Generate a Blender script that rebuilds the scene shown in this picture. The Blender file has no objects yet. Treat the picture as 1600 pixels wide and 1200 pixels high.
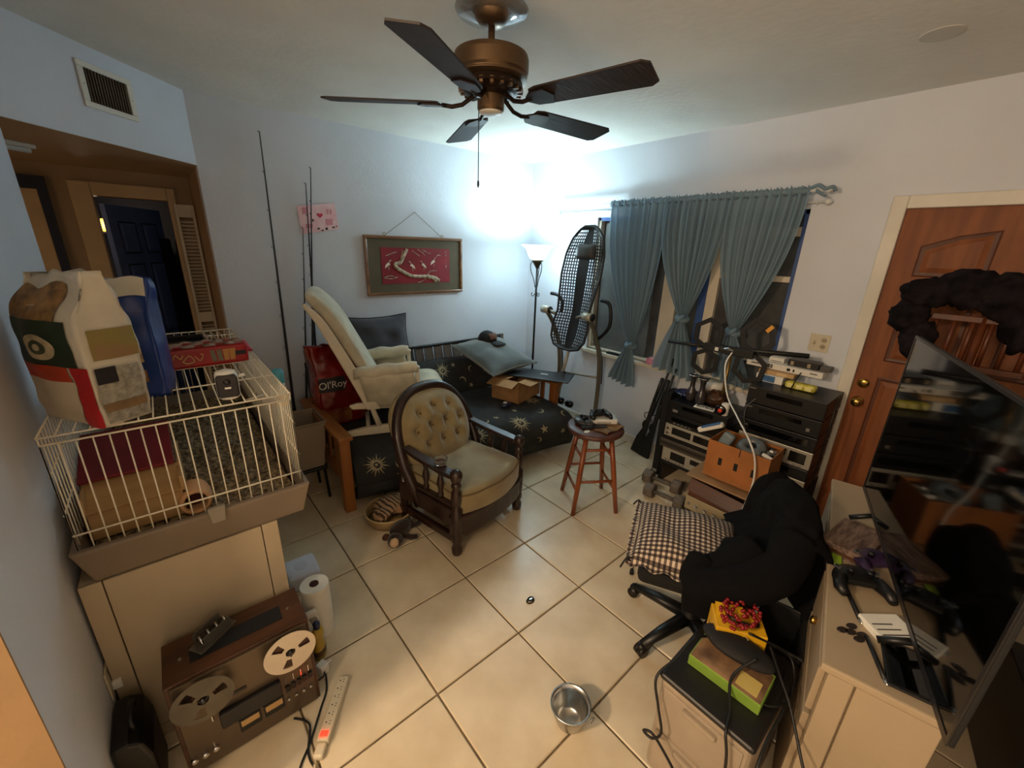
import bpy, bmesh, math, random
from mathutils import Vector, Matrix, noise
random.seed(7)
PI = math.pi
SC = bpy.context.scene
C = SC.collection

# ------------------------------------------------------------------ camera, world, exposure
cam_data = bpy.data.cameras.new('camera')
cam = bpy.data.objects.new('camera', cam_data)
C.objects.link(cam)
cam_data.sensor_fit = 'HORIZONTAL'
cam_data.sensor_width = 36.0
cam_data.lens = 637.0 / 1600.0 * 36.0
cam_data.clip_start = 0.02
PITCH, ROLL, YAW = 0.3223, -0.0326, math.radians(40.8)

def cam_rotation():
    cp, sp, cr, sr = math.cos(PITCH), math.sin(PITCH), math.cos(ROLL), math.sin(ROLL)
    fwd = Vector((0, cp, -sp)); right = Vector((1, 0, 0)); down = Vector((0, -sp, -cp))
    r2 = right * cr + down * sr
    d2 = right * -sr + down * cr
    m = Matrix((r2, -d2, -fwd)).transposed()
    return (Matrix.Rotation(-YAW, 3, 'Z') @ m).to_4x4()
cam.matrix_world = Matrix.Translation((0, 0, 1.785)) @ cam_rotation()
SC.camera = cam

world = bpy.data.worlds.new('night'); SC.world = world; world.use_nodes = True
world.node_tree.nodes['Background'].inputs[0].default_value = (0.10, 0.13, 0.20, 1)
world.node_tree.nodes['Background'].inputs[1].default_value = 0.10
SC.view_settings.view_transform = 'Standard'
SC.view_settings.look = 'None'
SC.view_settings.gamma = 1.0
SC.view_settings.use_curve_mapping = False
SC.view_settings.exposure = 1.65
LAMP_W, LAMP_COL, SHADE_E = 7.0, (0.62, 0.90, 1.0), 8.5
KITCHEN_W, KITCHEN_COL = 22.0, (1.0, 0.75, 0.50)
KITCHEN2_W, KITCHEN2_COL = 68.0, (1.0, 0.74, 0.49)

# ------------------------------------------------------------------ materials
def lin(c):
    return tuple((x / 12.92 if x <= 0.04045 else ((x + 0.055) / 1.055) ** 2.4) for x in c[:3]) + (1.0,)

MATS = {}
def mat(name, col, rough=0.6, metal=0.0, var=0.0, vscale=6.0, col2=None, bump=0.0, bscale=60.0, spec=0.5,
        emit=None, estr=0.0, trans=0.0, alpha=1.0, stretch=None, sheen=0.0, coat=0.0, ior=None):
    """procedural material: base colour with noise variation and noise bump"""
    if name in MATS:
        return MATS[name]
    m = bpy.data.materials.new(name); m.use_nodes = True
    nt = m.node_tree; n = nt.nodes; l = nt.links
    b = n['Principled BSDF']
    b.inputs['Base Color'].default_value = lin(col)
    b.inputs['Roughness'].default_value = rough
    b.inputs['Metallic'].default_value = metal
    b.inputs['Specular IOR Level'].default_value = spec
    b.inputs['Transmission Weight'].default_value = trans
    b.inputs['Alpha'].default_value = alpha
    b.inputs['Sheen Weight'].default_value = sheen
    b.inputs['Coat Weight'].default_value = coat
    if ior: b.inputs['IOR'].default_value = ior
    if emit:
        b.inputs['Emission Color'].default_value = lin(emit)
        b.inputs['Emission Strength'].default_value = estr
    tc = n.new('ShaderNodeTexCoord')
    src = tc.outputs['Object']
    if stretch:
        mp = n.new('ShaderNodeMapping'); mp.inputs['Scale'].default_value = stretch
        l.new(src, mp.inputs['Vector']); src = mp.outputs['Vector']
    if var or col2:
        no = n.new('ShaderNodeTexNoise'); no.inputs['Scale'].default_value = vscale
        no.inputs['Detail'].default_value = 5.0
        l.new(src, no.inputs['Vector'])
        rp = n.new('ShaderNodeValToRGB')
        c2 = col2 or tuple(max(0, x * (1 - var)) for x in col)
        c1 = col if col2 else tuple(min(1, x * (1 + var * 0.5)) for x in col)
        rp.color_ramp.elements[0].position = 0.35; rp.color_ramp.elements[1].position = 0.68
        rp.color_ramp.elements[0].color = lin(c2); rp.color_ramp.elements[1].color = lin(c1)
        l.new(no.outputs['Fac'], rp.inputs['Fac']); l.new(rp.outputs['Color'], b.inputs['Base Color'])
    if bump:
        nb = n.new('ShaderNodeTexNoise'); nb.inputs['Scale'].default_value = bscale
        nb.inputs['Detail'].default_value = 4.0
        l.new(src, nb.inputs['Vector'])
        bp = n.new('ShaderNodeBump'); bp.inputs['Strength'].default_value = bump
        bp.inputs['Distance'].default_value = 0.01
        l.new(nb.outputs['Fac'], bp.inputs['Height']); l.new(bp.outputs['Normal'], b.inputs['Normal'])
    MATS[name] = m
    return m

def wood(name, c1, c2, rough=0.45, axis='X', scale=9.0, coat=0.0):
    if name in MATS:
        return MATS[name]
    s = {'X': (1.0, scale, scale), 'Y': (scale, 1.0, scale), 'Z': (scale, scale, 1.0)}[axis]
    m = mat(name, c1, rough, col2=c2, vscale=2.6, stretch=s, bump=0.12, bscale=9.0, coat=coat)
    return m

def gingham(name, ca, cb, cc, scale):
    """woven check: two crossing sets of dark bands"""
    if name in MATS:
        return MATS[name]
    m = mat(name, ca, 0.85, bump=0.3, bscale=220.0)
    nt = m.node_tree; n = nt.nodes; l = nt.links; b = n['Principled BSDF']
    tc = n.new('ShaderNodeTexCoord'); sx = n.new('ShaderNodeSeparateXYZ'); l.new(tc.outputs['Object'], sx.inputs[0])
    outs = []
    for ax in ('X', 'Y'):
        a = n.new('ShaderNodeMath'); a.operation = 'MULTIPLY'; a.inputs[1].default_value = scale; l.new(sx.outputs[ax], a.inputs[0])
        f = n.new('ShaderNodeMath'); f.operation = 'FRACT'; l.new(a.outputs[0], f.inputs[0])
        g = n.new('ShaderNodeMath'); g.operation = 'GREATER_THAN'; g.inputs[1].default_value = 0.5; l.new(f.outputs[0], g.inputs[0])
        outs.append(g)
    ad = n.new('ShaderNodeMath'); ad.operation = 'ADD'; l.new(outs[0].outputs[0], ad.inputs[0]); l.new(outs[1].outputs[0], ad.inputs[1])
    hf = n.new('ShaderNodeMath'); hf.operation = 'MULTIPLY'; hf.inputs[1].default_value = 0.5; l.new(ad.outputs[0], hf.inputs[0])
    rp = n.new('ShaderNodeValToRGB'); rp.color_ramp.interpolation = 'CONSTANT'
    e = rp.color_ramp.elements; e[0].color = lin(ca); e[1].position = 0.75; e[1].color = lin(cc)
    x = e.new(0.25); x.color = lin(cb)
    l.new(hf.outputs[0], rp.inputs['Fac']); l.new(rp.outputs['Color'], b.inputs['Base Color'])
    return m

# ------------------------------------------------------------------ mesh builder
class MB:
    def __init__(self):
        self.v = []; self.f = []
    def add(self, vs, fs):
        o = len(self.v); self.v += [tuple(x) for x in vs]; self.f += [tuple(i + o for i in q) for q in fs]; return self
    def box(self, c, s, M=None, taper=1.0):
        hx, hy, hz = s[0] / 2, s[1] / 2, s[2] / 2
        vs = []
        for z in (-1, 1):
            k = taper if z > 0 else 1.0
            for x, y in ((-1, -1), (1, -1), (1, 1), (-1, 1)):
                p = Vector((x * hx * k, y * hy * k, z * hz))
                if M is not None: p = M @ p
                vs.append(p + Vector(c))
        return self.add(vs, [(3, 2, 1, 0), (4, 5, 6, 7), (0, 1, 5, 4), (1, 2, 6, 5), (2, 3, 7, 6), (3, 0, 4, 7)])
    def span(self, a, b):
        return self.box(((a[0] + b[0]) / 2, (a[1] + b[1]) / 2, (a[2] + b[2]) / 2), (abs(b[0] - a[0]), abs(b[1] - a[1]), abs(b[2] - a[2])))
    def tube(self, pts, r, n=8, closed=False, flat=None):
        pts = [Vector(p) for p in pts]; m = len(pts)
        rs = r if isinstance(r, (list, tuple)) else [r] * m
        up = None; vs = []; rings = []
        for i, p in enumerate(pts):
            a = pts[(i - 1) % m] if (closed or i > 0) else p
            b = pts[(i + 1) % m] if (closed or i < m - 1) else p
            t = (b - a)
            if t.length < 1e-9: t = Vector((0, 0, 1))
            t.normalize()
            if up is None:
                up = Vector((0, 0, 1)) if abs(t.z) < 0.9 else Vector((1, 0, 0))
            s = t.cross(up)
            if s.length < 1e-6: s = t.cross(Vector((0, 1, 0)))
            s.normalize(); up = s.cross(t).normalized()
            ring = []
            for k in range(n):
                an = 2 * PI * k / n
                x, y = math.cos(an) * rs[i], math.sin(an) * rs[i]
                if flat: x *= flat
                ring.append(len(vs)); vs.append(p + s * x + up * y)
            rings.append(ring)
        fs = []
        for i in range(m if closed else m - 1):
            A, B = rings[i], rings[(i + 1) % m]
            for k in range(n):
                fs.append((A[k], A[(k + 1) % n], B[(k + 1) % n], B[k]))
        if not closed:
            fs.append(tuple(rings[0][::-1])); fs.append(tuple(rings[-1]))
        return self.add(vs, fs)
    def lathe(self, prof, c=(0, 0, 0), n=20, M=None, sx=1.0, sy=1.0):
        """prof: list of (radius, height); M optional rotation"""
        vs = []; fs = []
        for r, z in prof:
            for k in range(n):
                an = 2 * PI * k / n
                p = Vector((math.cos(an) * max(r, 1e-4) * sx, math.sin(an) * max(r, 1e-4) * sy, z))
                if M is not None: p = M @ p
                vs.append(p + Vector(c))
        for i in range(len(prof) - 1):
            for k in range(n):
                fs.append((i * n + k, i * n + (k + 1) % n, (i + 1) * n + (k + 1) % n, (i + 1) * n + k))
        fs.append(tuple(range(n))[::-1]); fs.append(tuple((len(prof) - 1) * n + k for k in range(n)))
        return self.add(vs, fs)
    def prism(self, poly, a, b, M=None, c=(0, 0, 0)):
        """polygon in local XY extruded from z=a to z=b"""
        n = len(poly); vs = []
        for z in (a, b):
            for x, y in poly:
                p = Vector((x, y, z))
                if M is not None: p = M @ p
                vs.append(p + Vector(c))
        fs = [tuple(range(n))[::-1], tuple(range(n, 2 * n))]
        for k in range(n):
            fs.append((k, (k + 1) % n, n + (k + 1) % n, n + k))
        return self.add(vs, fs)
    def grid(self, fn, nu, nv, cu=False, cv=False):
        vs = [fn(i / (nu if cu else nu - 1), j / (nv if cv else nv - 1)) for i in range(nu) for j in range(nv)]
        fs = []
        for i in range(nu if cu else nu - 1):
            for j in range(nv if cv else nv - 1):
                a = i * nv + j; b = ((i + 1) % nu) * nv + j
                c_ = ((i + 1) % nu) * nv + (j + 1) % nv; d = i * nv + (j + 1) % nv
                fs.append((a, b, c_, d))
        return self.add(vs, fs)
    def build(self, name, m, parent=None, smooth=False, bevel=0.0, seg=2, sub=0, solid=0.0, loc=None, rot=None):
        me = bpy.data.meshes.new(name)
        me.from_pydata(self.v, [], self.f); me.validate()
        bm = bmesh.new(); bm.from_mesh(me); bmesh.ops.recalc_face_normals(bm, faces=bm.faces); bm.to_mesh(me); bm.free()
        me.materials.append(m)
        if smooth:
            me.polygons.foreach_set('use_smooth', [True] * len(me.polygons))
        o = bpy.data.objects.new(name, me); C.objects.link(o)
        if parent is not None: o.parent = parent
        if loc is not None: o.location = loc
        if rot is not None: o.rotation_euler = rot
        if solid:
            s = o.modifiers.new('solid', 'SOLIDIFY'); s.thickness = solid; s.offset = 0
        if bevel:
            b = o.modifiers.new('bevel', 'BEVEL'); b.width = bevel; b.segments = seg; b.limit_method = 'ANGLE'; b.angle_limit = 0.6
        if sub:
            s = o.modifiers.new('sub', 'SUBSURF'); s.levels = sub; s.render_levels = sub
        return o

def Rz(a): return Matrix.Rotation(a, 3, 'Z')
def Ry(a): return Matrix.Rotation(a, 3, 'Y')
def Rx(a): return Matrix.Rotation(a, 3, 'X')

USED = {}
def tag(o, label, cat, group=None, kind=None):
    o['label'] = label; o['category'] = cat
    if group: o['group'] = group
    if kind: o['kind'] = kind
    return o
def thing(name, label, cat, loc=(0, 0, 0), rz=0.0, group=None, rot=None):
    o = bpy.data.objects.new(name, None); C.objects.link(o)
    o.empty_display_size = 0.05
    o.location = loc; o.rotation_euler = rot if rot else (0, 0, rz)
    return tag(o, label, cat, group)
def structure(o, label=None):
    o['kind'] = 'structure'
    if label: o['label'] = label
    return o
def text(name, body, size, m, parent, M, depth=0.0006):
    cu = bpy.data.curves.new(name, 'FONT'); cu.body = body; cu.size = size; cu.extrude = depth
    cu.align_x = 'CENTER'; cu.align_y = 'CENTER'
    t = bpy.data.objects.new(name, cu); C.objects.link(t)
    dg = bpy.context.evaluated_depsgraph_get()
    me = bpy.data.meshes.new_from_object(t.evaluated_get(dg))
    bpy.data.objects.remove(t); bpy.data.curves.remove(cu)
    me.materials.clear(); me.materials.append(m)
    o = bpy.data.objects.new(name, me); C.objects.link(o); o.parent = parent; o.matrix_local = M
    return o
def arc(c, r, a0, a1, n, plane='xz'):
    out = []
    for i in range(n):
        a = a0 + (a1 - a0) * i / (n - 1)
        x, y = math.cos(a) * r, math.sin(a) * r
        if plane == 'xz': out.append((c[0] + x, c[1], c[2] + y))
        elif plane == 'yz': out.append((c[0], c[1] + x, c[2] + y))
        else: out.append((c[0] + x, c[1] + y, c[2]))
    return out
def spline(pts, n=8):
    """Catmull-Rom through control points"""
    P = [Vector(p) for p in pts]; out = []
    for i in range(len(P) - 1):
        p0 = P[max(i - 1, 0)]; p1 = P[i]; p2 = P[i + 1]; p3 = P[min(i + 2, len(P) - 1)]
        for k in range(n):
            t = k / n
            out.append(0.5 * ((2 * p1) + (p2 - p0) * t + (2 * p0 - 5 * p1 + 4 * p2 - p3) * t * t + (3 * p1 - p0 - 3 * p2 + p3) * t ** 3))
    out.append(P[-1]); return out
def pillow_mesh(w, h, t, n=22, seed=0, lump=0.012, ear=0.10):
    """stuffed square cushion lying in the XY plane"""
    mb = MB()
    def side(sgn):
        def fn(u, v):
            x, y = u * 2 - 1, v * 2 - 1
            bulge = (max(0, 1 - abs(x) ** 2.6) * max(0, 1 - abs(y) ** 2.6)) ** 0.5
            px = x * (1 - ear * (1 - abs(y) ** 2) * abs(x)) if abs(x) > 0 else x
            py = y * (1 - ear * (1 - abs(x) ** 2) * abs(y))
            nz = noise.noise(Vector((x * 1.7 + seed, y * 1.7, sgn * 3 + seed))) * lump * bulge * 3
            return Vector((px * w / 2, py * h / 2, sgn * bulge * t / 2 + nz))
        return fn
    mb.grid(side(1), n, n); mb.grid(side(-1), n, n)
    return mb
def rope(m, name, label, pts, r, n=8, cat='cable', sub=7, group=None):
    return tag(MB().tube(spline(pts, sub), r, n).build(name, m, smooth=True), label, cat, group)
def attach(o, t):
    """make a world-space object a part of thing t"""
    for k in ('label', 'category', 'group'):
        if k in o: del o[k]
    t.rotation_mode = 'XYZ'
    o.parent = t; o.matrix_parent_inverse = t.matrix_basis.inverted()
    return o
def copy_tree(o, parent=None):
    c = o.copy(); C.objects.link(c); c.parent = parent
    for ch in list(o.children): copy_tree(ch, c)
    return c
# ------------------------------------------------------------------ common materials
m_wall = mat('wall_paint', (0.83, 0.85, 0.885), 0.75, var=0.03, vscale=1.2, bump=0.10, bscale=45)
m_wall_hall = mat('hall_paint', (0.66, 0.58, 0.48), 0.75, var=0.05, vscale=1.5, bump=0.08, bscale=45)
m_wall_kitchen = mat('kitchen_paint', (0.48, 0.42, 0.36), 0.75, var=0.03, vscale=1.5, bump=0.08, bscale=45)
m_ceil = mat('ceiling_paint', (0.90, 0.89, 0.855), 0.85, var=0.03, vscale=2.0, bump=0.22, bscale=28)
m_white = mat('white_trim_paint', (0.86, 0.84, 0.79), 0.5, var=0.04, vscale=5, bump=0.06, bscale=30)
m_grout = mat('grout', (0.42, 0.36, 0.27), 0.9, var=0.15, vscale=30)
m_tile = mat('beige_tile', (0.87, 0.81, 0.70), 0.30, col2=(0.80, 0.73, 0.61), vscale=4.5, bump=0.03, bscale=18)
m_black = mat('black_plastic', (0.055, 0.055, 0.06), 0.42, var=0.2, vscale=12)
m_blackmat = mat('black_matte', (0.045, 0.045, 0.05), 0.75, var=0.2, vscale=20)
m_gloss = mat('black_gloss', (0.02, 0.02, 0.022), 0.12, var=0.1)
m_steel = mat('brushed_steel', (0.75, 0.75, 0.74), 0.28, 1.0, var=0.06, vscale=10)
m_chrome = mat('chrome', (0.85, 0.85, 0.86), 0.12, 1.0, var=0.03)
m_silver = mat('silver_faceplate', (0.70, 0.68, 0.63), 0.42, 0.55, var=0.05, vscale=4)
m_brass = mat('brass', (0.80, 0.66, 0.36), 0.25, 1.0, var=0.08)
m_cable = mat('black_cable', (0.04, 0.04, 0.045), 0.5, var=0.1)
m_cardboard = mat('cardboard', (0.66, 0.49, 0.31), 0.85, var=0.10, vscale=9)
m_whiteplastic = mat('white_plastic', (0.88, 0.87, 0.84), 0.4, var=0.03)
m_paper = mat('white_paper', (0.90, 0.89, 0.85), 0.8, var=0.04)

# ------------------------------------------------------------------ room shell
floor = MB().span((-3.0, -1.6, -0.10), (3.42, 5.6, -0.006)).build('floor', m_grout)
structure(floor, 'floor of beige square ceramic tiles with dark grout')
TS, G = 0.4545, 0.0075
tm = MB(); h = (TS - G) / 2; c_ = 0.004
tm.add([(-h, -h, -0.012), (h, -h, -0.012), (h, h, -0.012), (-h, h, -0.012),
        (-h, -h, -c_), (h, -h, -c_), (h, h, -c_), (-h, h, -c_),
        (-h + c_, -h + c_, 0), (h - c_, -h + c_, 0), (h - c_, h - c_, 0), (-h + c_, h - c_, 0)],
       [(0, 1, 5, 4), (1, 2, 6, 5), (2, 3, 7, 6), (3, 0, 4, 7), (4, 5, 9, 8), (5, 6, 10, 9), (6, 7, 11, 10), (7, 4, 8, 11), (8, 9, 10, 11)])
tile0 = tm.build('floor_tile', m_tile, floor)
ROT = math.radians(0.5); first = True
for i in range(-9, 8):
    for j in range(-8, 8):
        lx, ly = (i + 0.5) * TS, (j + 0.5) * TS
        x = 0.582 + lx * math.cos(ROT) - ly * math.sin(ROT); y = 1.546 + lx * math.sin(ROT) + ly * math.cos(ROT)
        if not (-2.7 < x < 3.35 and -1.35 < y < 4.45): continue
        t = tile0 if first else tile0.copy()
        if not first: C.objects.link(t); t.parent = floor
        first = False
        t.location = (x, y, 0.0006 * math.sin(i * 3.1 + j * 5.7)); t.rotation_euler = (0, 0, ROT)

structure(MB().span((-3.0, -1.6, 2.64), (3.42, 5.6, 2.74)).build('ceiling', m_ceil), 'off-white textured ceiling')
structure(MB().span((0.335, 3.57, 0), (3.42, 3.69, 2.64)).build('wall_back', m_wall), 'pale blue wall behind the futon')
wb = MB()
X0, X1 = 3.28, 3.42
WY0, WY1, WZ0, WZ1 = 0.93, 2.64, 0.83, 2.08
DY0, DY1, DZ1 = -0.45, 0.468, 2.06
wb.span((X0, WY1, 0), (X1, 3.57, 2.64)); wb.span((X0, WY0, 0), (X1, WY1, WZ0)); wb.span((X0, WY0, WZ1), (X1, WY1, 2.64))
wb.span((X0, DY1, 0), (X1, WY0, 2.64)); wb.span((X0, DY0, DZ1), (X1, DY1, 2.64)); wb.span((X0, -1.6, 0), (X1, DY0, 2.64))
structure(wb.build('wall_right', m_wall), 'pale wall with the curtained window and front door')
structure(MB().span((-0.49, 1.125, 0), (-0.37, 2.80, 2.64)).build('wall_left', m_wall), 'short partition wall beside the cage')
structure(MB().span((-0.492, 1.119, 0), (-0.3695, 1.126, 2.64)).build('wall_left_end_tint', mat('lit_end_tint', (0.66, 0.53, 0.38), 0.75, var=0.03, bump=0.08, bscale=45)), 'thin tan slab toning the warm lit end of the partition wall')  # added slab: the wall end's warm, dimmer light is put into its colour
ws = MB().prism([(0.335, 3.57), (-0.37, 2.80), (-0.44, 2.865), (0.265, 3.635)], 2.228, 2.64)
structure(ws.build('wall_soffit', m_wall), 'slanting wall section above the hallway opening')
hc = MB().prism([(0.335, 3.571), (-0.37, 2.801), (-0.44, 2.80), (-2.0, 2.80), (-2.0, 4.35), (0.335, 4.35)], 2.226, 2.29)
structure(hc.build('ceiling_hall', m_wall_hall), 'low hallway ceiling')
structure(MB().span((0.335, 3.69, 0), (0.45, 4.35, 2.64)).build('wall_hall_right', m_wall_hall))
structure(MB().span((-1.35, 2.70, 0), (-0.49, 2.80, 2.64)).build('wall_hall_light_block', m_wall_hall))  # unseen wall piece added to block direct pendant light from the hall
OX0, OX1, OZ1 = -0.237, 0.180, 2.045
hb = MB().span((-2.0, 4.35, 0), (OX0, 4.47, 2.64)).span((OX1, 4.35, 0), (0.45, 4.47, 2.64)).span((OX0, 4.35, OZ1), (OX1, 4.47, 2.64))
structure(hb.build('wall_hall_back', m_wall_hall), 'dim hallway wall with a doorway')
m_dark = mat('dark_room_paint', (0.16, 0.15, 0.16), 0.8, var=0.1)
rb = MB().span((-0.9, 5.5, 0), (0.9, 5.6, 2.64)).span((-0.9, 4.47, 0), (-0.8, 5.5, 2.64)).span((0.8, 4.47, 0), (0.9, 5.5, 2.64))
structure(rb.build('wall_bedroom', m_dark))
structure(MB().span((-3.0, -1.6, 0), (-2.9, 4.47, 2.64)).build('wall_kitchen', m_wall_kitchen))
structure(MB().span((-2.9, -1.6, 0), (3.28, -1.5, 2.64)).build('wall_rear', m_wall))
structure(MB().span((0.60, 3.556, 0), (3.27, 3.57, 0.085)).build('baseboard_back', m_white, bevel=0.004))
structure(MB().span((3.266, 0.545, 0), (3.28, 3.556, 0.085)).build('baseboard_right', m_white, bevel=0.004))

# doorway casing in the hall
m_casing = mat('cream_casing', (0.80, 0.72, 0.58), 0.5, var=0.04)
cs = MB().span((OX0 - 0.11, 4.325, 0), (OX0, 4.35, OZ1 + 0.09)).span((OX1, 4.325, 0), (OX1 + 0.05, 4.35, OZ1 + 0.09)).span((OX0, 4.325, OZ1), (OX1, 4.35, OZ1 + 0.09))
structure(cs.build('trim_1', m_casing, bevel=0.006), 'cream casing round the hallway doorway')
m_navy = mat('navy_paint', (0.10, 0.16, 0.27), 0.5, var=0.1)
# second hallway door, seen as a slice on the left
d = structure(MB().span((-1.25, 4.325, 0), (-0.495, 4.345, 2.06)).build('door_4', m_casing, bevel=0.004), 'cream hallway door slice with dark blue edge')
MB().span((-0.495, 4.31, 0), (-0.45, 4.345, 2.06)).build('door_jamb', m_navy, d)
MB().span((-0.75, 4.31, 2.06), (-0.45, 4.345, 2.14)).build('door_head', m_navy, d)
MB().span((-0.64, 4.312, 0.1), (-0.625, 4.326, 1.95)).build('door_moulding', m_white, d)

def panel_door(name, w, hgt, th, m, mp, cols, rows, label, loc, rz):
    """door leaf: local x = width, y = thickness, panels are raised fields in routed recesses on -y side"""
    o = MB().span((0, 0, 0), (w, th, hgt)).build(name, m, bevel=0.003)
    o.location = loc; o.rotation_euler = (0, 0, rz)
    structure(o, label)
    for (z0, z1) in rows:
        for (x0, x1) in cols:
            p = MB(); a = 0.012
            p.box(((x0 + x1) / 2, -0.001, (z0 + z1) / 2), (x1 - x0, 0.004, z1 - z0))
            q = p.build('door_panel', mp, o, bevel=0.002)
            MB().add([(x0 + a, -0.003, z0 + a), (x1 - a, -0.003, z0 + a), (x1 - a, -0.003, z1 - a), (x0 + a, -0.003, z1 - a),
                      (x0 + 3 * a, -0.012, z0 + 3 * a), (x1 - 3 * a, -0.012, z0 + 3 * a), (x1 - 3 * a, -0.012, z1 - 3 * a), (x0 + 3 * a, -0.012, z1 - 3 * a)],
                     [(0, 1, 5, 4), (1, 2, 6, 5), (2, 3, 7, 6), (3, 0, 4, 7), (4, 5, 6, 7)]).build('panel_field', m, q)
    return o
m_bluedoor = mat('blue_door_paint', (0.40, 0.49, 0.72), 0.5, var=0.06)
m_bluedark = mat('blue_door_groove', (0.12, 0.15, 0.27), 0.6)
panel_door('door_2', 0.72, 2.0, 0.035, m_bluedoor, m_bluedark, [(0.10, 0.32), (0.40, 0.62)], [(0.15, 0.80), (0.92, 1.55), (1.63, 1.88)],
           'blue six-panel door standing ajar in the dark bedroom', (-0.20, 4.62, 0.01), math.radians(62))

# louvred closet door
lv = MB().span((0.205, 4.235, 0.01), (0.222, 4.262, 2.02)).span((0.308, 4.235, 0.01), (0.325, 4.262, 2.02)).span((0.222, 4.235, 1.93), (0.308, 4.262, 2.02)).span((0.222, 4.235, 1.12), (0.308, 4.262, 1.20)).span((0.222, 4.235, 0.01), (0.308, 4.262, 0.12)).build('door_3', m_white, bevel=0.002)
structure(lv, 'narrow white louvred closet door at the hallway corner')
sl = MB().box((0, 0, 0), (0.088, 0.022, 0.005), Rx(-0.6)).build('louvre_slat', m_white, lv)
zs = [0.14 + 0.027 * k for k in range(36)] + [1.22 + 0.027 * k for k in range(26)]
for k, z in enumerate(zs):
    s = sl if k == 0 else sl.copy()
    if k: C.objects.link(s); s.parent = lv
    s.location = (0.265, 4.248, z)

# ------------------------------------------------------------------ front door
m_doorwood = wood('front_door_wood', (0.55, 0.31, 0.13), (0.45, 0.235, 0.09), 0.6, 'Z', 7.0)
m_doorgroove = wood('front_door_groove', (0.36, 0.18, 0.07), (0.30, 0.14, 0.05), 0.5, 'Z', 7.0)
fd = MB().span((3.292, DY0, 0.01), (3.335, DY1, DZ1)).build('door_1', m_doorwood)
structure(fd, 'brown wooden six-panel front door with brass knob')
def door_field(poly):
    """poly of (y, z): routed groove and raised field on the room side of the front door"""
    cy = sum(p[0] for p in poly) / len(poly); cz = sum(p[1] for p in poly) / len(poly)
    def inset(k): return [(p[0] + (cy - p[0]) / (abs(cy - p[0]) + 1e-6) * min(k, abs(cy - p[0])), p[1] + (cz - p[1]) / (abs(cz - p[1]) + 1e-6) * min(k, abs(cz - p[1]))) for p in poly]
    g = MB(); n = len(poly)
    g.add([(3.2915, y, z) for y, z in poly] + [(3.2885, y, z) for y, z in inset(0.008)] + [(3.2905, y, z) for y, z in inset(0.022)],
          [(k, (k + 1) % n, n + (k + 1) % n, n + k) for k in range(n)] + [(n + k, n + (k + 1) % n, 2 * n + (k + 1) % n, 2 * n + k) for k in range(n)] + [tuple(2 * n + k for k in range(n))])
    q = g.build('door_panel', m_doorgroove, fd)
    f = MB()
    f.add([(3.2903, y, z) for y, z in inset(0.024)] + [(3.282, y, z) for y, z in inset(0.05)],
          [(k, (k + 1) % n, n + (k + 1) % n, n + k) for k in range(n)] + [tuple(n + k for k in range(n))])
    f.build('panel_field', m_doorwood, q)
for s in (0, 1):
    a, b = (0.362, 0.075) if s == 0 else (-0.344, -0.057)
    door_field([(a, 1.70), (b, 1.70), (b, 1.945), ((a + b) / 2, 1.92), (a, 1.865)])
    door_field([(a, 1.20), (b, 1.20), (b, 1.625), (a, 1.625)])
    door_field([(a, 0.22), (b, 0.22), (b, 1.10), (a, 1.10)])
for nm, z, pr in (('deadbolt', 1.045, [(0.030, 0), (0.031, 0.008), (0.028, 0.014), (0.004, 0.015)]),
                  ('door_knob', 0.925, [(0.032, 0), (0.032, 0.006), (0.014, 0.010), (0.012, 0.030), (0.024, 0.038), (0.029, 0.052), (0.026, 0.064), (0.012, 0.070)])):
    MB().lathe(pr, (3.292, 0.418, z), 20, Ry(-PI / 2)).build(nm, m_brass, fd, smooth=True)
cs = MB().span((3.258, DY1, 0), (3.292, DY1 + 0.068, DZ1 + 0.068)).span((3.258, DY0 - 0.068, 0), (3.292, DY0, DZ1 + 0.068)).span((3.258, DY0, DZ1), (3.292, DY1, DZ1 + 0.068))
structure(cs.build('trim_2', m_white, bevel=0.005), 'white casing round the front door')

# ------------------------------------------------------------------ window
m_bluetape = mat('blue_frame', (0.19, 0.32, 0.55), 0.5, var=0.1)
m_glass = mat('night_glass', (0.33, 0.335, 0.335), 0.14, var=0.25, vscale=3.0, spec=0.6)
m_winwhite = mat('white_window_frame', (0.84, 0.80, 0.72), 0.45, var=0.03)
win = MB().span((3.36, WY0, WZ0), (3.37, WY1, WZ1)).build('window_1', m_glass)
structure(win, 'wide window with blue edging behind the curtains')
fr = MB().span((3.30, WY0, WZ0), (3.37, WY0 + 0.03, WZ1)).span((3.30, WY0, WZ1 - 0.03), (3.37, WY1, WZ1))
MB().span((3.30, WY1 - 0.03, WZ0), (3.37, WY1, WZ1)).build('window_stile', m_winwhite, win, bevel=0.003)
MB().span((3.30, WY0 + 0.03, WZ0), (3.37, WY1 - 0.03, WZ0 + 0.02)).build('window_rail', m_winwhite, win, bevel=0.003)
fr.build('window_edging', m_bluetape, win, bevel=0.003)
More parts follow.
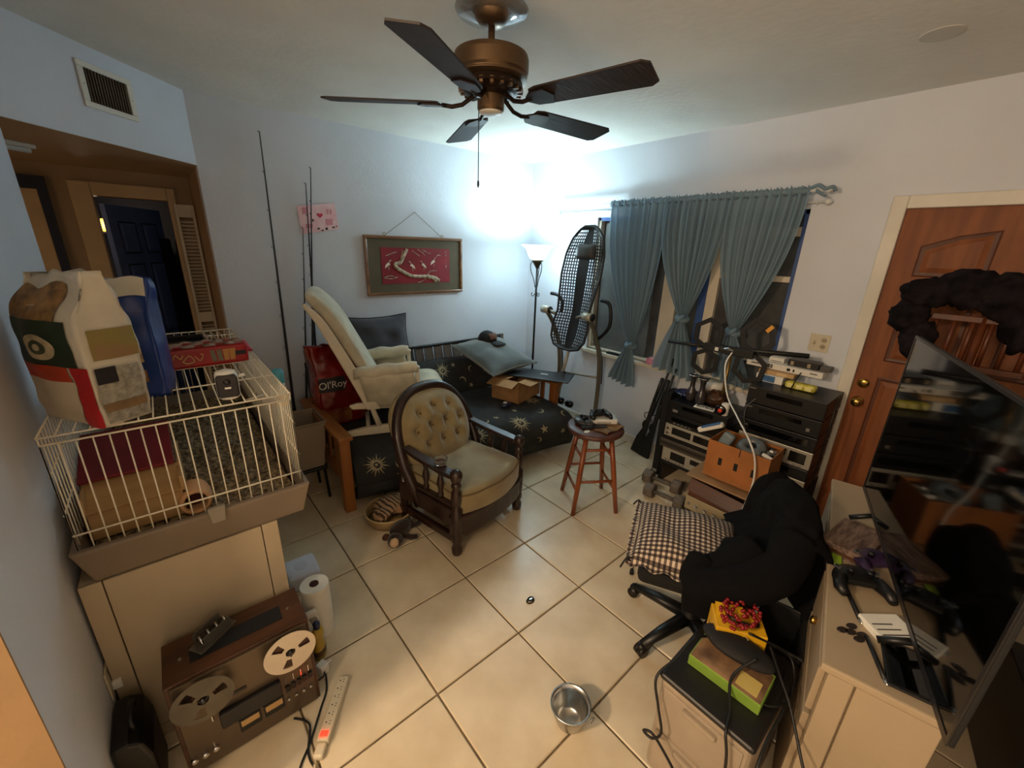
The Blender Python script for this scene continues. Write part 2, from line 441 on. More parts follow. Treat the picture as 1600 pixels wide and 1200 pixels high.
# sash of white bars in the middle and right part
def bar(a, b): MB().span(a, b).build('sash_bar', m_winwhite, win, bevel=0.003)
bar((3.32, 1.44, WZ0 + 0.02), (3.36, 1.515, WZ1 - 0.08)); bar((3.32, 1.765, WZ0 + 0.02), (3.36, 1.90, WZ1 - 0.03))
bar((3.325, 0.96, 1.615), (3.36, 1.58, 1.655)); bar((3.325, 0.96, 1.025), (3.36, 1.62, 1.075)); bar((3.325, 0.96, 1.915), (3.36, 1.515, 1.975))
MB().span((3.318, 1.515, WZ0 + 0.02), (3.36, 1.575, WZ1 - 0.08)).build('sash_edge', m_bluetape, win)
MB().span((3.34, 2.0, WZ0 + 0.02), (3.36, 2.58, WZ1 - 0.05)).build('insect_screen', mat('screen_mesh', (0.36, 0.365, 0.36), 0.6, var=0.2, vscale=5), win)
structure(MB().span((3.235, WY0 - 0.05, 0.795), (3.36, WY1 + 0.06, 0.83)).build('trim_3', m_winwhite, bevel=0.005), 'cream window sill')
# ------------------------------------------------------------------ kitchen ceiling light (behind the camera)
def pendant(label, loc, watts, col):
    kl = thing('pendant_lamp', label, 'lamp', loc)
    MB().lathe([(0.06, 0), (0.06, -0.02), (0.01, -0.03)], (0, 0, 0), 20).build('canopy', m_black, kl, smooth=True)
    MB().tube([(0, 0, -0.02), (0, 0, -0.24)], 0.004, 8).build('cord', m_black, kl, smooth=True)
    MB().grid(lambda u, v: Vector((math.cos(2 * PI * u) * (0.03 + 0.17 * v), math.sin(2 * PI * u) * (0.03 + 0.17 * v), -0.22 - 0.10 * v)), 28, 6, cu=True).build('uplight_block', m_black, kl, smooth=True, solid=0.003)  # opaque cone added to keep the pendant's light off the ceiling
    MB().lathe([(0.012, -0.24), (0.03, -0.275), (0.032, -0.30), (0.015, -0.325), (0.002, -0.33)], (0, 0, 0), 16).build('bulb', mat('warm_bulb', (1, 0.86, 0.66), 0.4, emit=(1, 0.80, 0.55), estr=1.0), kl, smooth=True)
    ld = bpy.data.lights.new('kitchen_bulb', 'POINT'); ld.energy = watts; ld.color = col; ld.shadow_soft_size = 0.13
    lo = bpy.data.objects.new('kitchen_bulb', ld); C.objects.link(lo); lo.location = (0, 0, -0.39); lo.parent = kl
pendant('kitchen pendant lamp nearer the camera, under a cone added to block its upward light', (-1.46, -0.05, 2.64), KITCHEN_W, KITCHEN_COL)
pendant('kitchen pendant lamp level with the end of the partition wall', (-1.55, 0.93, 2.64), KITCHEN2_W, KITCHEN2_COL)

# ------------------------------------------------------------------ torchiere floor lamp
lamp = thing('floor_lamp', 'lit torchiere floor lamp with white glass bowl in the corner', 'lamp', (2.868, 3.003, 0))
m_iron = mat('dark_iron', (0.10, 0.095, 0.09), 0.45, 0.6, var=0.15)
MB().lathe([(0.11, 0), (0.11, 0.012), (0.05, 0.03), (0.018, 0.05)], n=24).build('base', m_iron, lamp, smooth=True)
MB().tube([(0, 0, 0.04), (0, 0, 1.62)], 0.0105, 10).build('pole', m_iron, lamp, smooth=True)
MB().lathe([(0.012, 1.60), (0.045, 1.655), (0.06, 1.68), (0.02, 1.69)], n=20).build('socket_cup', mat('bronze_cup', (0.30, 0.26, 0.18), 0.4, 0.5), lamp, smooth=True)
m_shade = mat('lamp_glass', (0.97, 0.97, 0.95), 0.35, emit=(0.84, 0.97, 1.0), estr=SHADE_E)
sh = MB(); prof = [(0.055, 1.685), (0.075, 1.70), (0.092, 1.73), (0.104, 1.765), (0.125, 1.795), (0.158, 1.815)]
sh.grid(lambda u, v: Vector((math.cos(2 * PI * u) * (lambda r: r)(prof[min(5, int(round(v * 5)))][0]), math.sin(2 * PI * u) * prof[min(5, int(round(v * 5)))][0], prof[min(5, int(round(v * 5)))][1])), 28, 6, cu=True)
sh.build('lamp_shade', m_shade, lamp, smooth=True, solid=0.004)
for k in range(3):
    a = k * 2 * PI / 3 + 0.5; pts = []
    for (r, z) in [(0.012, 1.42), (0.03, 1.50), (0.058, 1.57), (0.066, 1.63), (0.05, 1.665), (0.038, 1.65)]:
        pts.append((math.cos(a) * r, math.sin(a) * r, z))
    MB().tube(spline(pts, 5), 0.004, 6).build('scroll', m_iron, lamp, smooth=True)
    pts = [(math.cos(a) * r, math.sin(a) * r, z) for r, z in [(0.012, 1.36), (0.03, 1.335), (0.045, 1.345), (0.042, 1.365), (0.033, 1.36)]]
    MB().tube(spline(pts, 5), 0.004, 6).build('scroll', m_iron, lamp, smooth=True)
MB().lathe([(0.012, 1.69), (0.02, 1.705), (0.02, 1.715), (0.012, 1.722), (0.003, 1.724)], n=14).build('bulb', mat('bulb_glow', (1, 1, 1), 0.4, emit=(0.9, 0.97, 1), estr=30), lamp, smooth=True)
ld = bpy.data.lights.new('torchiere_bulb', 'POINT'); ld.energy = LAMP_W; ld.color = LAMP_COL; ld.shadow_soft_size = 0.05
lo = bpy.data.objects.new('torchiere_bulb', ld); C.objects.link(lo); lo.location = (0, 0, 1.765); lo.parent = lamp

# ------------------------------------------------------------------ ceiling fan
m_bronze = mat('antique_bronze', (0.46, 0.37, 0.28), 0.36, 0.8, var=0.12, vscale=5)
m_bronze2 = mat('dark_bronze', (0.17, 0.11, 0.08), 0.4, 0.6, var=0.2, vscale=10)
m_blade = wood('fan_blade_wood', (0.17, 0.115, 0.09), (0.105, 0.07, 0.055), 0.55, 'X', 8.0)
fan = thing('ceiling_fan', 'bronze five-blade ceiling fan with dark wooden blades', 'ceiling fan', (1.115, 1.472, 2.64))
MB().lathe([(0.13, -0.030), (0.135, -0.036), (0.13, -0.042), (0.07, -0.05)], n=32).build('medallion', mat('clear_acrylic', (0.9, 0.9, 0.9), 0.08, trans=0.85, ior=1.35), fan, smooth=True)
MB().lathe([(0.072, 0), (0.072, -0.02), (0.062, -0.06), (0.045, -0.078), (0.014, -0.085)], n=28).build('canopy', m_bronze, fan, smooth=True)
MB().tube([(0, 0, -0.08), (0, 0, -0.17)], 0.0125, 12).build('downrod', m_bronze, fan, smooth=True)
MB().lathe([(0.03, -0.155), (0.11, -0.165), (0.138, -0.175), (0.142, -0.19), (0.142, -0.235), (0.136, -0.245), (0.138, -0.252), (0.11, -0.262)], n=72).build('motor_housing', m_bronze, fan, smooth=False, bevel=0.002)
mo = MB().lathe([(0.12, -0.262), (0.125, -0.285), (0.09, -0.30), (0.05, -0.305)], n=30).build('flywheel', m_bronze2, fan)
for k in range(20):
    a = 2 * PI * k / 20
    MB().box((math.cos(a) * 0.108, math.sin(a) * 0.108, -0.285), (0.03, 0.012, 0.02), Rz(a)).build('cooling_fin', m_bronze, mo)
MB().lathe([(0.052, -0.30), (0.052, -0.348), (0.047, -0.356)], n=24).build('switch_housing', m_bronze, fan, smooth=False, bevel=0.002)
MB().lathe([(0.046, -0.356), (0.04, -0.362), (0.01, -0.364)], n=24).build('end_cap', m_whiteplastic, fan, smooth=True)
for k in range(5):
    a = math.radians(-3.5 + 72 * k); R = Rz(a); pitch = R @ Rx(math.radians(-11))
    poly = [(0.20, -0.045), (0.23, -0.055), (0.61, -0.068), (0.635, -0.05), (0.635, 0.05), (0.61, 0.068), (0.23, 0.055), (0.20, 0.045)]
    b = MB().prism(poly, -0.003, 0.003, pitch, (0, 0, -0.333)).build('blade', m_blade, fan, bevel=0.001)
    ar = MB().tube([R @ Vector(p) for p in [(0.06, 0, -0.300), (0.11, 0, -0.335), (0.15, 0, -0.343), (0.19, 0, -0.338)]], 0.008, 8)
    ar.prism([(0.17, -0.012), (0.20, -0.040), (0.26, -0.046), (0.285, 0), (0.26, 0.046), (0.20, 0.040), (0.17, 0.012)], -0.010, -0.004, pitch, (0, 0, -0.333))
    ar.build('blade_arm', m_bronze2, b, bevel=0.001)
MB().tube([(-0.035, 0.03, -0.345), (-0.036, 0.031, -0.60)], 0.0018, 6).lathe([(0.004, -0.60), (0.005, -0.615), (0.002, -0.625)], (-0.036, 0.031, 0), 8).build('pull_chain', m_bronze2, fan, smooth=True)

# ------------------------------------------------------------------ vent grille on the soffit
UX, UY = -0.675, -0.738
vent = thing('air_vent', 'white framed air return vent grille above the hallway', 'vent', (0.335, 3.57, 0), math.atan2(UY, UX))
m_ventbrown = mat('dusty_vent', (0.42, 0.37, 0.31), 0.8, var=0.15, vscale=14)
# local x runs along the soffit, local +y faces the room
v0, v1, z0, z1 = 0.375, 0.658, 2.370, 2.565
MB().span((v0, 0.0, z0), (v1, 0.010, z0 + 0.026)).span((v0, 0, z1 - 0.026), (v1, 0.010, z1)).span((v0, 0, z0 + 0.026), (v0 + 0.03, 0.010, z1 - 0.026)).span((v1 - 0.03, 0, z0 + 0.026), (v1, 0.010, z1 - 0.026)).build('vent_frame', m_white, vent, bevel=0.003)
MB().span((v0 + 0.03, 0.0005, z0 + 0.026), (v1 - 0.03, 0.002, z1 - 0.026)).build('vent_backing', mat('vent_dark', (0.20, 0.17, 0.14), 0.9), vent)
for k in range(14):
    x = v0 + 0.042 + k * (v1 - v0 - 0.084) / 13
    MB().box((x, 0.006, (z0 + z1) / 2), (0.012, 0.003, z1 - z0 - 0.054), Rz(0.6)).build('vent_slat', m_ventbrown, vent)
for sx in (v0 + 0.015, v1 - 0.015):
    MB().lathe([(0.004, 0), (0.003, 0.002)], (sx, 0.0101, (z0 + z1) / 2), 8, Rx(-PI / 2)).build('screw', m_steel, vent)

hl = thing('fluorescent_light', 'white strip light fixture under the hallway ceiling', 'lamp', (-0.50, 3.46, 2.23), math.radians(44))
MB().span((-0.16, -0.035, -0.022), (0.16, 0.035, 0)).build('housing', m_white, hl, bevel=0.004)
MB().tube([(-0.15, 0, -0.032), (0.15, 0, -0.032)], 0.014, 10).build('tube', m_whiteplastic, hl, smooth=True)

nl = thing('night_lamp', 'small glowing amber lamp inside the dark bedroom', 'lamp', (-0.245, 4.98, 1.81))
MB().lathe([(0.02, 0), (0.03, 0.03), (0.026, 0.09), (0.012, 0.10)], n=12).build('amber_shade', mat('amber_glow', (0.9, 0.6, 0.2), 0.5, emit=(1.0, 0.66, 0.22), estr=1.6), nl, smooth=True)
MB().span((-0.5, -0.006, -0.01), (0.01, 0.006, 0.0)).build('bracket', m_bronze2, nl)
ld = bpy.data.lights.new('bedroom_fill', 'POINT'); ld.energy = 1.6; ld.color = (1.0, 0.85, 0.65); ld.shadow_soft_size = 0.03  # pale fill light added to brighten the blue door
lo = bpy.data.objects.new('bedroom_fill', ld); C.objects.link(lo); lo.location = (0.02, -0.10, 0.05); lo.parent = nl
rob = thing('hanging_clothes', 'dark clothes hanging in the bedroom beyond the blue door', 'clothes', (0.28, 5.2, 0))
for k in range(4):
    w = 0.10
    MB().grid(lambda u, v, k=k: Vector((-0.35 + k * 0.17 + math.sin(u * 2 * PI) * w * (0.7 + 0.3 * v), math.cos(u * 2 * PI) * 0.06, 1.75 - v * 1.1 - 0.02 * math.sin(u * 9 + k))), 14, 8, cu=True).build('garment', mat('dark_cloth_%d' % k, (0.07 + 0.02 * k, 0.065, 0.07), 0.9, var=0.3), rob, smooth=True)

det = thing('ceiling_cover', 'flat round cover plate on the ceiling near the front door', 'cover plate', (2.55, 0.42, 2.64))
MB().lathe([(0.07, 0), (0.069, -0.002), (0.062, -0.003), (0.01, -0.0032)], n=28).build('plate', mat('cover_paint', (0.80, 0.79, 0.75), 0.85), det)

ol = thing('wall_outlet', 'almond wall plate with outlet and switch beside the front door', 'outlet', (3.279, 0.697, 1.25))
m_almond = mat('almond_plastic', (0.80, 0.76, 0.66), 0.4, var=0.03)
MB().span((-0.006, -0.056, -0.058), (0, 0.056, 0.058)).build('plate', m_almond, ol, bevel=0.004)
for z in (0.02, -0.022):
    q = MB().lathe([(0.017, 0), (0.016, 0.003)], (-0.006, -0.024, z), 14, Ry(-PI / 2)).build('socket', mat('almond_dark', (0.66, 0.61, 0.50), 0.4), ol)
    MB().span((-0.0102, -0.031, z - 0.004), (-0.009, -0.028, z + 0.006)).span((-0.0102, -0.020, z - 0.004), (-0.009, -0.017, z + 0.006)).build('slot', m_blackmat, q)
MB().box((-0.010, 0.026, 0), (0.014, 0.009, 0.022), Ry(0.4)).build('switch', mat('almond_dark', (0.66, 0.61, 0.50), 0.4), ol)

# ------------------------------------------------------------------ framed picture with crane and branch
pic = thing('framed_picture', 'framed red panel with pale branch and white cranes above the futon', 'picture', (1.865, 3.566, 1.60))
m_frame = wood('picture_frame_wood', (0.58, 0.42, 0.29), (0.44, 0.29, 0.18), 0.3, 'X', 6, coat=0.3)
W2, H2 = 0.487, 0.252
for nm, a, b in (('frame_rail', (-W2, -0.03, H2 - 0.024), (W2, 0, H2)), ('frame_rail', (-W2, -0.03, -H2), (W2, 0, -H2 + 0.024)),
                 ('frame_stile', (-W2, -0.03, -H2 + 0.024), (-W2 + 0.024, 0, H2 - 0.024)), ('frame_stile', (W2 - 0.024, -0.03, -H2 + 0.024), (W2, 0, H2 - 0.024))):
    MB().span(a, b).build(nm, m_frame, pic, bevel=0.006)
MB().span((-W2 + 0.02, -0.012, -H2 + 0.02), (W2 - 0.02, -0.004, H2 - 0.02)).build('mat_board', mat('olive_mat', (0.36, 0.32, 0.23), 0.7, var=0.06), pic)
pn = MB().span((-0.345, -0.016, -0.155), (0.345, -0.012, 0.155)).build('red_panel', mat('red_silk', (0.55, 0.09, 0.13), 0.6, var=0.12), pic)
m_gold = mat('pale_gold', (0.76, 0.70, 0.60), 0.6, var=0.3, vscale=40); m_cream = mat('cream_white', (0.92, 0.86, 0.78), 0.6)
br = MB()
def stroke(pts, r): br.tube(spline([(x, -0.0165, z) for x, z in pts], 5), [r] * ((len(pts) - 1) * 5 + 1), 6, flat=None)
stroke([(0.19, -0.145), (0.13, -0.10), (0.04, -0.095), (-0.06, -0.09), (-0.13, -0.06), (-0.20, -0.02), (-0.22, 0.015), (-0.17, 0.03), (-0.14, 0.08), (-0.10, 0.145)], 0.017)
stroke([(0.22, -0.14), (0.17, -0.11), (0.10, -0.10)], 0.020)
for p in ([(0.10, -0.09), (0.13, -0.05), (0.20, -0.045)], [(0.10, -0.105), (0.05, -0.135), (0.0, -0.15)], [(-0.17, 0.03), (-0.15, 0.10), (-0.14, 0.14)], [(-0.20, 0.12), (-0.26, 0.10), (-0.30, 0.085)], [(-0.05, 0.13), (0.0, 0.10), (0.02, 0.085)], [(0.0, 0.145), (0.05, 0.12), (0.08, 0.09)], [(0.05, 0.145), (0.11, 0.115), (0.14, 0.11)],
          [(-0.33, -0.10), (-0.27, -0.085), (-0.22, -0.10)], [(-0.33, -0.105), (-0.25, -0.11), (-0.2, -0.095)]):
    stroke(p, 0.0035)
br.build('branch', m_gold, pn, smooth=True)
for (x, z, s) in ((-0.285, 0.01, -1), (-0.055, 0.0, 1), (0.06, 0.005, 1), (0.165, 0.035, -1)):
    cr = MB(); y = -0.0185
    cr.prism([(x - 0.022 * s, z + 0.004), (x, z + 0.02), (x + 0.024 * s, z - 0.004), (x + 0.03 * s, z - 0.03), (x + 0.008 * s, z - 0.014)], y, y - 0.0015, Matrix(((1, 0, 0), (0, 0, 1), (0, 1, 0))))
    cr.v = [(a, b if abs(b) < 0.1 else b, c) for a, b, c in cr.v]
    cr.tube([(x - 0.01 * s, y, z + 0.014), (x - 0.016 * s, y, z + 0.034), (x - 0.03 * s, y, z + 0.038)], 0.003, 5)
    cr.tube([(x + 0.006, y, z - 0.012), (x + 0.004, y, z - 0.045)], 0.0015, 4)
    cr.build('crane', m_cream, pn)
fl = MB().tube([(0.20, -0.018, 0.085), (0.225, -0.018, 0.10), (0.245, -0.018, 0.09)], 0.003, 5).build('flying_bird', m_cream, pn)
for k, z in enumerate((0.125, 0.095, 0.045, 0.015, -0.01)):
    g = MB(); x = 0.305
    if k in (2, 3): g.tube([(x - 0.004, -0.0175, z + 0.006), (x + 0.003, -0.0175, z - 0.004)], 0.0014, 4)
    else: g.tube([(x - 0.008, -0.0175, z + 0.008), (x + 0.008, -0.0175, z + 0.008)], 0.0014, 4).tube([(x, -0.0175, z + 0.012), (x - 0.004, -0.0175, z - 0.010)], 0.0014, 4).tube([(x - 0.007, -0.0175, z - 0.002), (x + 0.008, -0.0175, z - 0.004)], 0.0014, 4)
    g.build('written_character', m_cream, pn)
MB().tube([(-0.30, -0.012, H2), (0.0, -0.006, H2 + 0.205), (0.27, -0.012, H2)], 0.0022, 6).build('hanging_cord', mat('cord', (0.45, 0.42, 0.36), 0.8), pic, smooth=True)
for x in (-0.30, 0.27):
    MB().tube(arc((x, -0.012, H2 + 0.012), 0.013, 0, 2 * PI * 0.95, 12, 'xz'), 0.003, 6).build('hanger_ring', mat('aged_cord', (0.62, 0.55, 0.42), 0.7), pic)
MB().lathe([(0.006, 0), (0.006, 0.004), (0.002, 0.012)], (0, -0.010, H2 + 0.206), 8, Rx(-PI / 2)).build('nail', m_steel, pic)

card = thing('wall_card', 'pale pink decorated card with red heart taped to the wall', 'poster', (1.045, 3.562, 1.957), rot=(0, 0, 0))
MB().add([(-0.147, 0, 0.073), (0.13, 0, 0.118), (0.144, 0, -0.073), (-0.132, 0, -0.124), (-0.147, -0.004, 0.073), (0.13, -0.004, 0.118), (0.144, -0.012, -0.073), (-0.132, -0.004, -0.124)],
         [(0, 1, 2, 3), (7, 6, 5, 4), (0, 4, 5, 1), (1, 5, 6, 2), (2, 6, 7, 3), (3, 7, 4, 0)]).build('sheet', mat('pink_card', (0.94, 0.76, 0.80), 0.7, col2=(0.97, 0.86, 0.88), vscale=16), card)
XZ = Matrix(((1, 0, 0), (0, 0, 1), (0, 1, 0)))
ht = [(0.016 * math.sin(t) ** 3 * 1.4, (13 * math.cos(t) - 5 * math.cos(2 * t) - 2 * math.cos(3 * t) - math.cos(4 * t)) / 16 * 0.02) for t in [2 * PI * k / 18 for k in range(18)]]
MB().prism([(x + 0.01, z + 0.02) for x, z in ht], -0.0075, -0.006, XZ).build('heart', mat('rose_red', (0.80, 0.20, 0.33), 0.6), card)
dk = MB()
for (x, z, w, hh) in ((-0.02, -0.085, 0.02, 0.014), (0.01, -0.095, 0.016, 0.012), (0.04, -0.085, 0.02, 0.02), (0.09, -0.07, 0.024, 0.014), (0.12, -0.06, 0.012, 0.012), (-0.05, -0.03, 0.01, 0.02), (-0.06, 0.02, 0.008, 0.014)):
    dk.prism([(x, z), (x + w, z + 0.004), (x + w * 0.8, z + hh), (x + w * 0.2, z + hh * 0.9)], -0.0125, -0.004, XZ)
dk.build('dark_marks', mat('charcoal_ink', (0.16, 0.13, 0.15), 0.7), card)
pk = MB()
for (x, z, w, hh) in ((0.05, -0.05, 0.05, 0.05), (0.065, 0.03, 0.01, 0.04), (0.09, 0.03, 0.01, 0.04), (-0.10, -0.08, 0.05, 0.035), (-0.11, 0.02, 0.03, 0.05)):
    pk.prism([(x, z), (x + w, z + 0.006), (x + w, z + hh), (x, z + hh * 0.9)], -0.0095, -0.004, XZ)
pk.build('rose_marks', mat('rose_ink', (0.86, 0.58, 0.64), 0.7), card)

# ------------------------------------------------------------------ fishing rods standing against the back wall
m_rod = mat('rod_graphite', (0.06, 0.06, 0.075), 0.35, var=0.15); m_foam = mat('rod_foam', (0.045, 0.045, 0.045), 0.9)
def fishing_rod(label, base, top, r0=0.013):
    t = thing('fishing_rod', label, 'fishing rod', base, group='fishing rods against the back wall')
    d = Vector(top) - Vector(base); n = 10
    pts = [d * (k / n) + Vector((0, -0.008 * math.sin(k / n * PI), 0)) for k in range(n + 1)]
    MB().tube(pts, [r0 * (1 - 0.78 * k / n) for k in range(n + 1)], 8).build('blank', m_rod, t, smooth=True)
    MB().tube([pts[0], pts[0] * 0.4 + pts[1] * 0.6], 0.015, 10).build('butt_grip', m_foam, t, smooth=True); MB().tube([pts[1] * 1.1, pts[2]], 0.014, 10).build('fore_grip', m_foam, t, smooth=True)
    MB().lathe([(0.018, -0.03), (0.03, -0.02), (0.03, 0.02), (0.018, 0.03)], pts[1] * 0.9 + Vector((-0.045, 0, 0)), 14, Ry(PI / 2)).build('reel', m_black, t, smooth=True)
    for k in range(3, n + 1):
        p = pts[k]; rr = 0.013 * (1 - 0.07 * k)
        MB().tube(arc((p.x - rr - 0.004, p.y - 0.004, p.z), rr, 0, 2 * PI, 10, 'xz')[:-1], 0.0014, 5, closed=True).build('line_guide', m_iron, t, smooth=True)
fishing_rod('tall black fishing rod standing alone, nearest the hallway', (0.655, 3.47, 0.0), (0.718, 3.54, 2.480), 0.014)
fishing_rod('black fishing rod leaning behind the pink card, tallest of the trio', (0.765, 3.50, 0.0), (1.022, 3.54, 2.30))
fishing_rod('black fishing rod of the trio, its tip just left of the tallest', (0.835, 3.52, 0.0), (0.975, 3.54, 2.19))
fishing_rod('shortest thin black fishing rod of the trio, leaning left', (0.715, 3.49, 0.0), (0.918, 3.54, 1.88), 0.011)

# ------------------------------------------------------------------ curtain rods and curtains
m_rodwhite = mat('white_rod', (0.84, 0.86, 0.86), 0.4)
for (x, z, y0, lab) in ((3.195, 2.178, 3.03, 'white curtain rod carrying the blue curtains'), (3.245, 2.115, 3.09, 'thinner white curtain rod just below and behind the curtain rod')):
    r = thing('curtain_rod', lab, 'curtain rod', (x, 0.0, z))
    r0 = 0.011 if x < 3.2 else 0.006
    MB().tube([(0, 0.86, 0), (0, y0, 0)], r0, 10).build('pole', m_rodwhite, r, smooth=True)
    for y in (y0, 0.86):
        MB().lathe([(0.006, 0), (0.018, 0.012), (0.020, 0.024), (0.012, 0.038), (0.004, 0.044)], (0, y, 0), 12, Rx(-PI / 2 if y > 2 else PI / 2)).build('finial', m_rodwhite, r, smooth=True)
    for y in (y0 - 0.14, 0.90):
        MB().tube([(0, y, 0), (0.03, y, -0.012), (3.28 - x, y, -0.012)], 0.006, 6).build('bracket', m_rodwhite, r, smooth=True)

m_curt = bpy.data.materials.new('blue_sheer'); m_curt.use_nodes = True
nt = m_curt.node_tree; n_ = nt.nodes; l_ = nt.links
bs = n_['Principled BSDF']; bs.inputs['Base Color'].default_value = lin((0.51, 0.61, 0.67)); bs.inputs['Roughness'].default_value = 0.85
tr = n_.new('ShaderNodeBsdfTranslucent'); tr.inputs[0].default_value = lin((0.51, 0.61, 0.68))
tp = n_.new('ShaderNodeBsdfTransparent'); mx = n_.new('ShaderNodeMixShader'); mx.inputs[0].default_value = 0.25
mx2 = n_.new('ShaderNodeMixShader'); mx2.inputs[0].default_value = 0.13
l_.new(bs.outputs[0], mx.inputs[1]); l_.new(tr.outputs[0], mx.inputs[2]); l_.new(mx.outputs[0], mx2.inputs[1]); l_.new(tp.outputs[0], mx2.inputs[2])
l_.new(mx2.outputs[0], n_['Material Output'].inputs['Surface'])

def curtain(label, ya, yb, ky, kz, bz, bw, by, seed):
    t = thing('curtain', label, 'curtain', (3.195, 0, 0), group='blue curtains on the window')
    rnd = random.Random(seed); folds = 9
    ph = [rnd.uniform(-0.5, 0.5) for _ in range(folds + 2)]
    def fold(u): return math.sin(2 * PI * folds * u + 2.2 * math.sin(3.1 * u + seed)) + 0.35 * math.sin(2 * PI * 17 * u + seed)
    ztop = 2.20
    def body(u, v):
        # u across, v from heading (0) to knot (1)
        e = v ** 1.25
        y = (ya + (yb - ya) * u) * (1 - e) + (ky + (u - 0.5) * -0.055) * e
        # loose outer edge bellies out before reaching the knot
        y += (yb - ya) * 0.20 * (u - 0.5) * math.sin(PI * v) * (1 if v < 0.99 else 0)
        amp = 0.020 + 0.010 * math.sin(PI * v)
        amp *= 1 - 0.55 * v
        x = fold(u) * amp - 0.02 * math.sin(PI * v)
        if v < 0.06: x *= 0.8; x -= 0.004
        z = ztop + 0.012 * fold(u * 1.7) * (1 if v < 0.02 else 0) - (ztop - kz) * v
        return Vector((x, y, z))
    MB().grid(body, 90, 34).build('drape', m_curt, t, smooth=True)
    def head(u, v):
        a = 2 * PI * v
        return Vector((math.cos(a) * (0.017 + 0.006 * fold(u * 2.1)), ya + (yb - ya) * u, 2.178 + math.sin(a) * (0.022 + 0.005 * fold(u * 2.3))))
    MB().grid(head, 70, 8, cv=True).build('rod_pocket', m_curt, t, smooth=True)
    kn = MB()
    ring = [(math.cos(a) * 0.034, ky + math.sin(a) * 0.038, kz + 0.014 * math.sin(a * 1.0 + 0.7)) for a in [2 * PI * k / 16 for k in range(16)]]
    kn.tube(ring, 0.022, 8, closed=True)
    kn.tube([(-0.03, ky - 0.03, kz + 0.03), (-0.05, ky, kz), (-0.03, ky + 0.03, kz - 0.035)], [0.014, 0.02, 0.012], 8)
    kn.build('knot', m_curt, t, smooth=True)
    def tail(u, v):
        w = 0.05 + (bw - 0.05) * min(1, v * 1.15) ** 0.8
        y = ky + (by - ky) * v + (0.5 - u) * w
        x = fold(u * 0.6) * (0.012 + 0.03 * v) - 0.035 - 0.02 * v
        return Vector((x, y, kz - (kz - bz + 0.05 * (u - 0.5)) * v))
    MB().grid(tail, 60, 16).build('tail', m_curt, t, smooth=True)
curtain('leftmost knotted blue curtain, hanging lowest below the sill', 2.43, 1.88, 2.06, 0.975, 0.63, 0.26, 2.09, 1)
curtain('middle blue curtain with the highest knot and wide tail', 1.90, 1.41, 1.62, 1.285, 0.83, 0.36, 1.585, 5)
curtain('rightmost blue curtain, knotted behind the black antenna', 1.43, 0.93, 1.212, 1.245, 0.88, 0.28, 1.15, 9)
tie = MB().tube(spline([(3.19, 0.93, 2.19), (3.175, 0.89, 2.205), (3.17, 0.85, 2.18), (3.18, 0.815, 2.19), (3.19, 0.80, 2.165)], 5), 0.010, 7).tube(spline([(3.19, 0.90, 2.18), (3.18, 0.87, 2.155), (3.185, 0.84, 2.14)], 5), 0.008, 7).build('curtain_scrap', m_curt, smooth=True)
tag(tie, 'twisted end of blue curtain cloth wound on the rod tip', 'cloth')

pb = thing('pink_box', 'small pink box on the window sill', 'box', (3.262, 1.86, 0.83))
MB().span((-0.024, -0.055, 0), (0.024, 0.055, 0.055)).build('body', mat('pink_plastic', (0.82, 0.45, 0.62), 0.5, col2=(0.88, 0.62, 0.72), vscale=30), pb, bevel=0.006)
MB().span((-0.026, -0.02, 0.045), (0.0, 0.02, 0.072)).build('ribbon', mat('pale_pink', (0.90, 0.70, 0.78), 0.5), pb, bevel=0.008)
rm = thing('remote_control', 'black remote lying on the window sill', 'remote', (3.262, 2.29, 0.83))
MB().span((-0.022, -0.07, 0), (0.022, 0.07, 0.018)).build('body', m_black, rm, bevel=0.005)
MB().span((-0.012, -0.05, 0.018), (0.012, 0.04, 0.0205)).build('keypad', mat('dark_keys', (0.16, 0.16, 0.17), 0.5), rm)
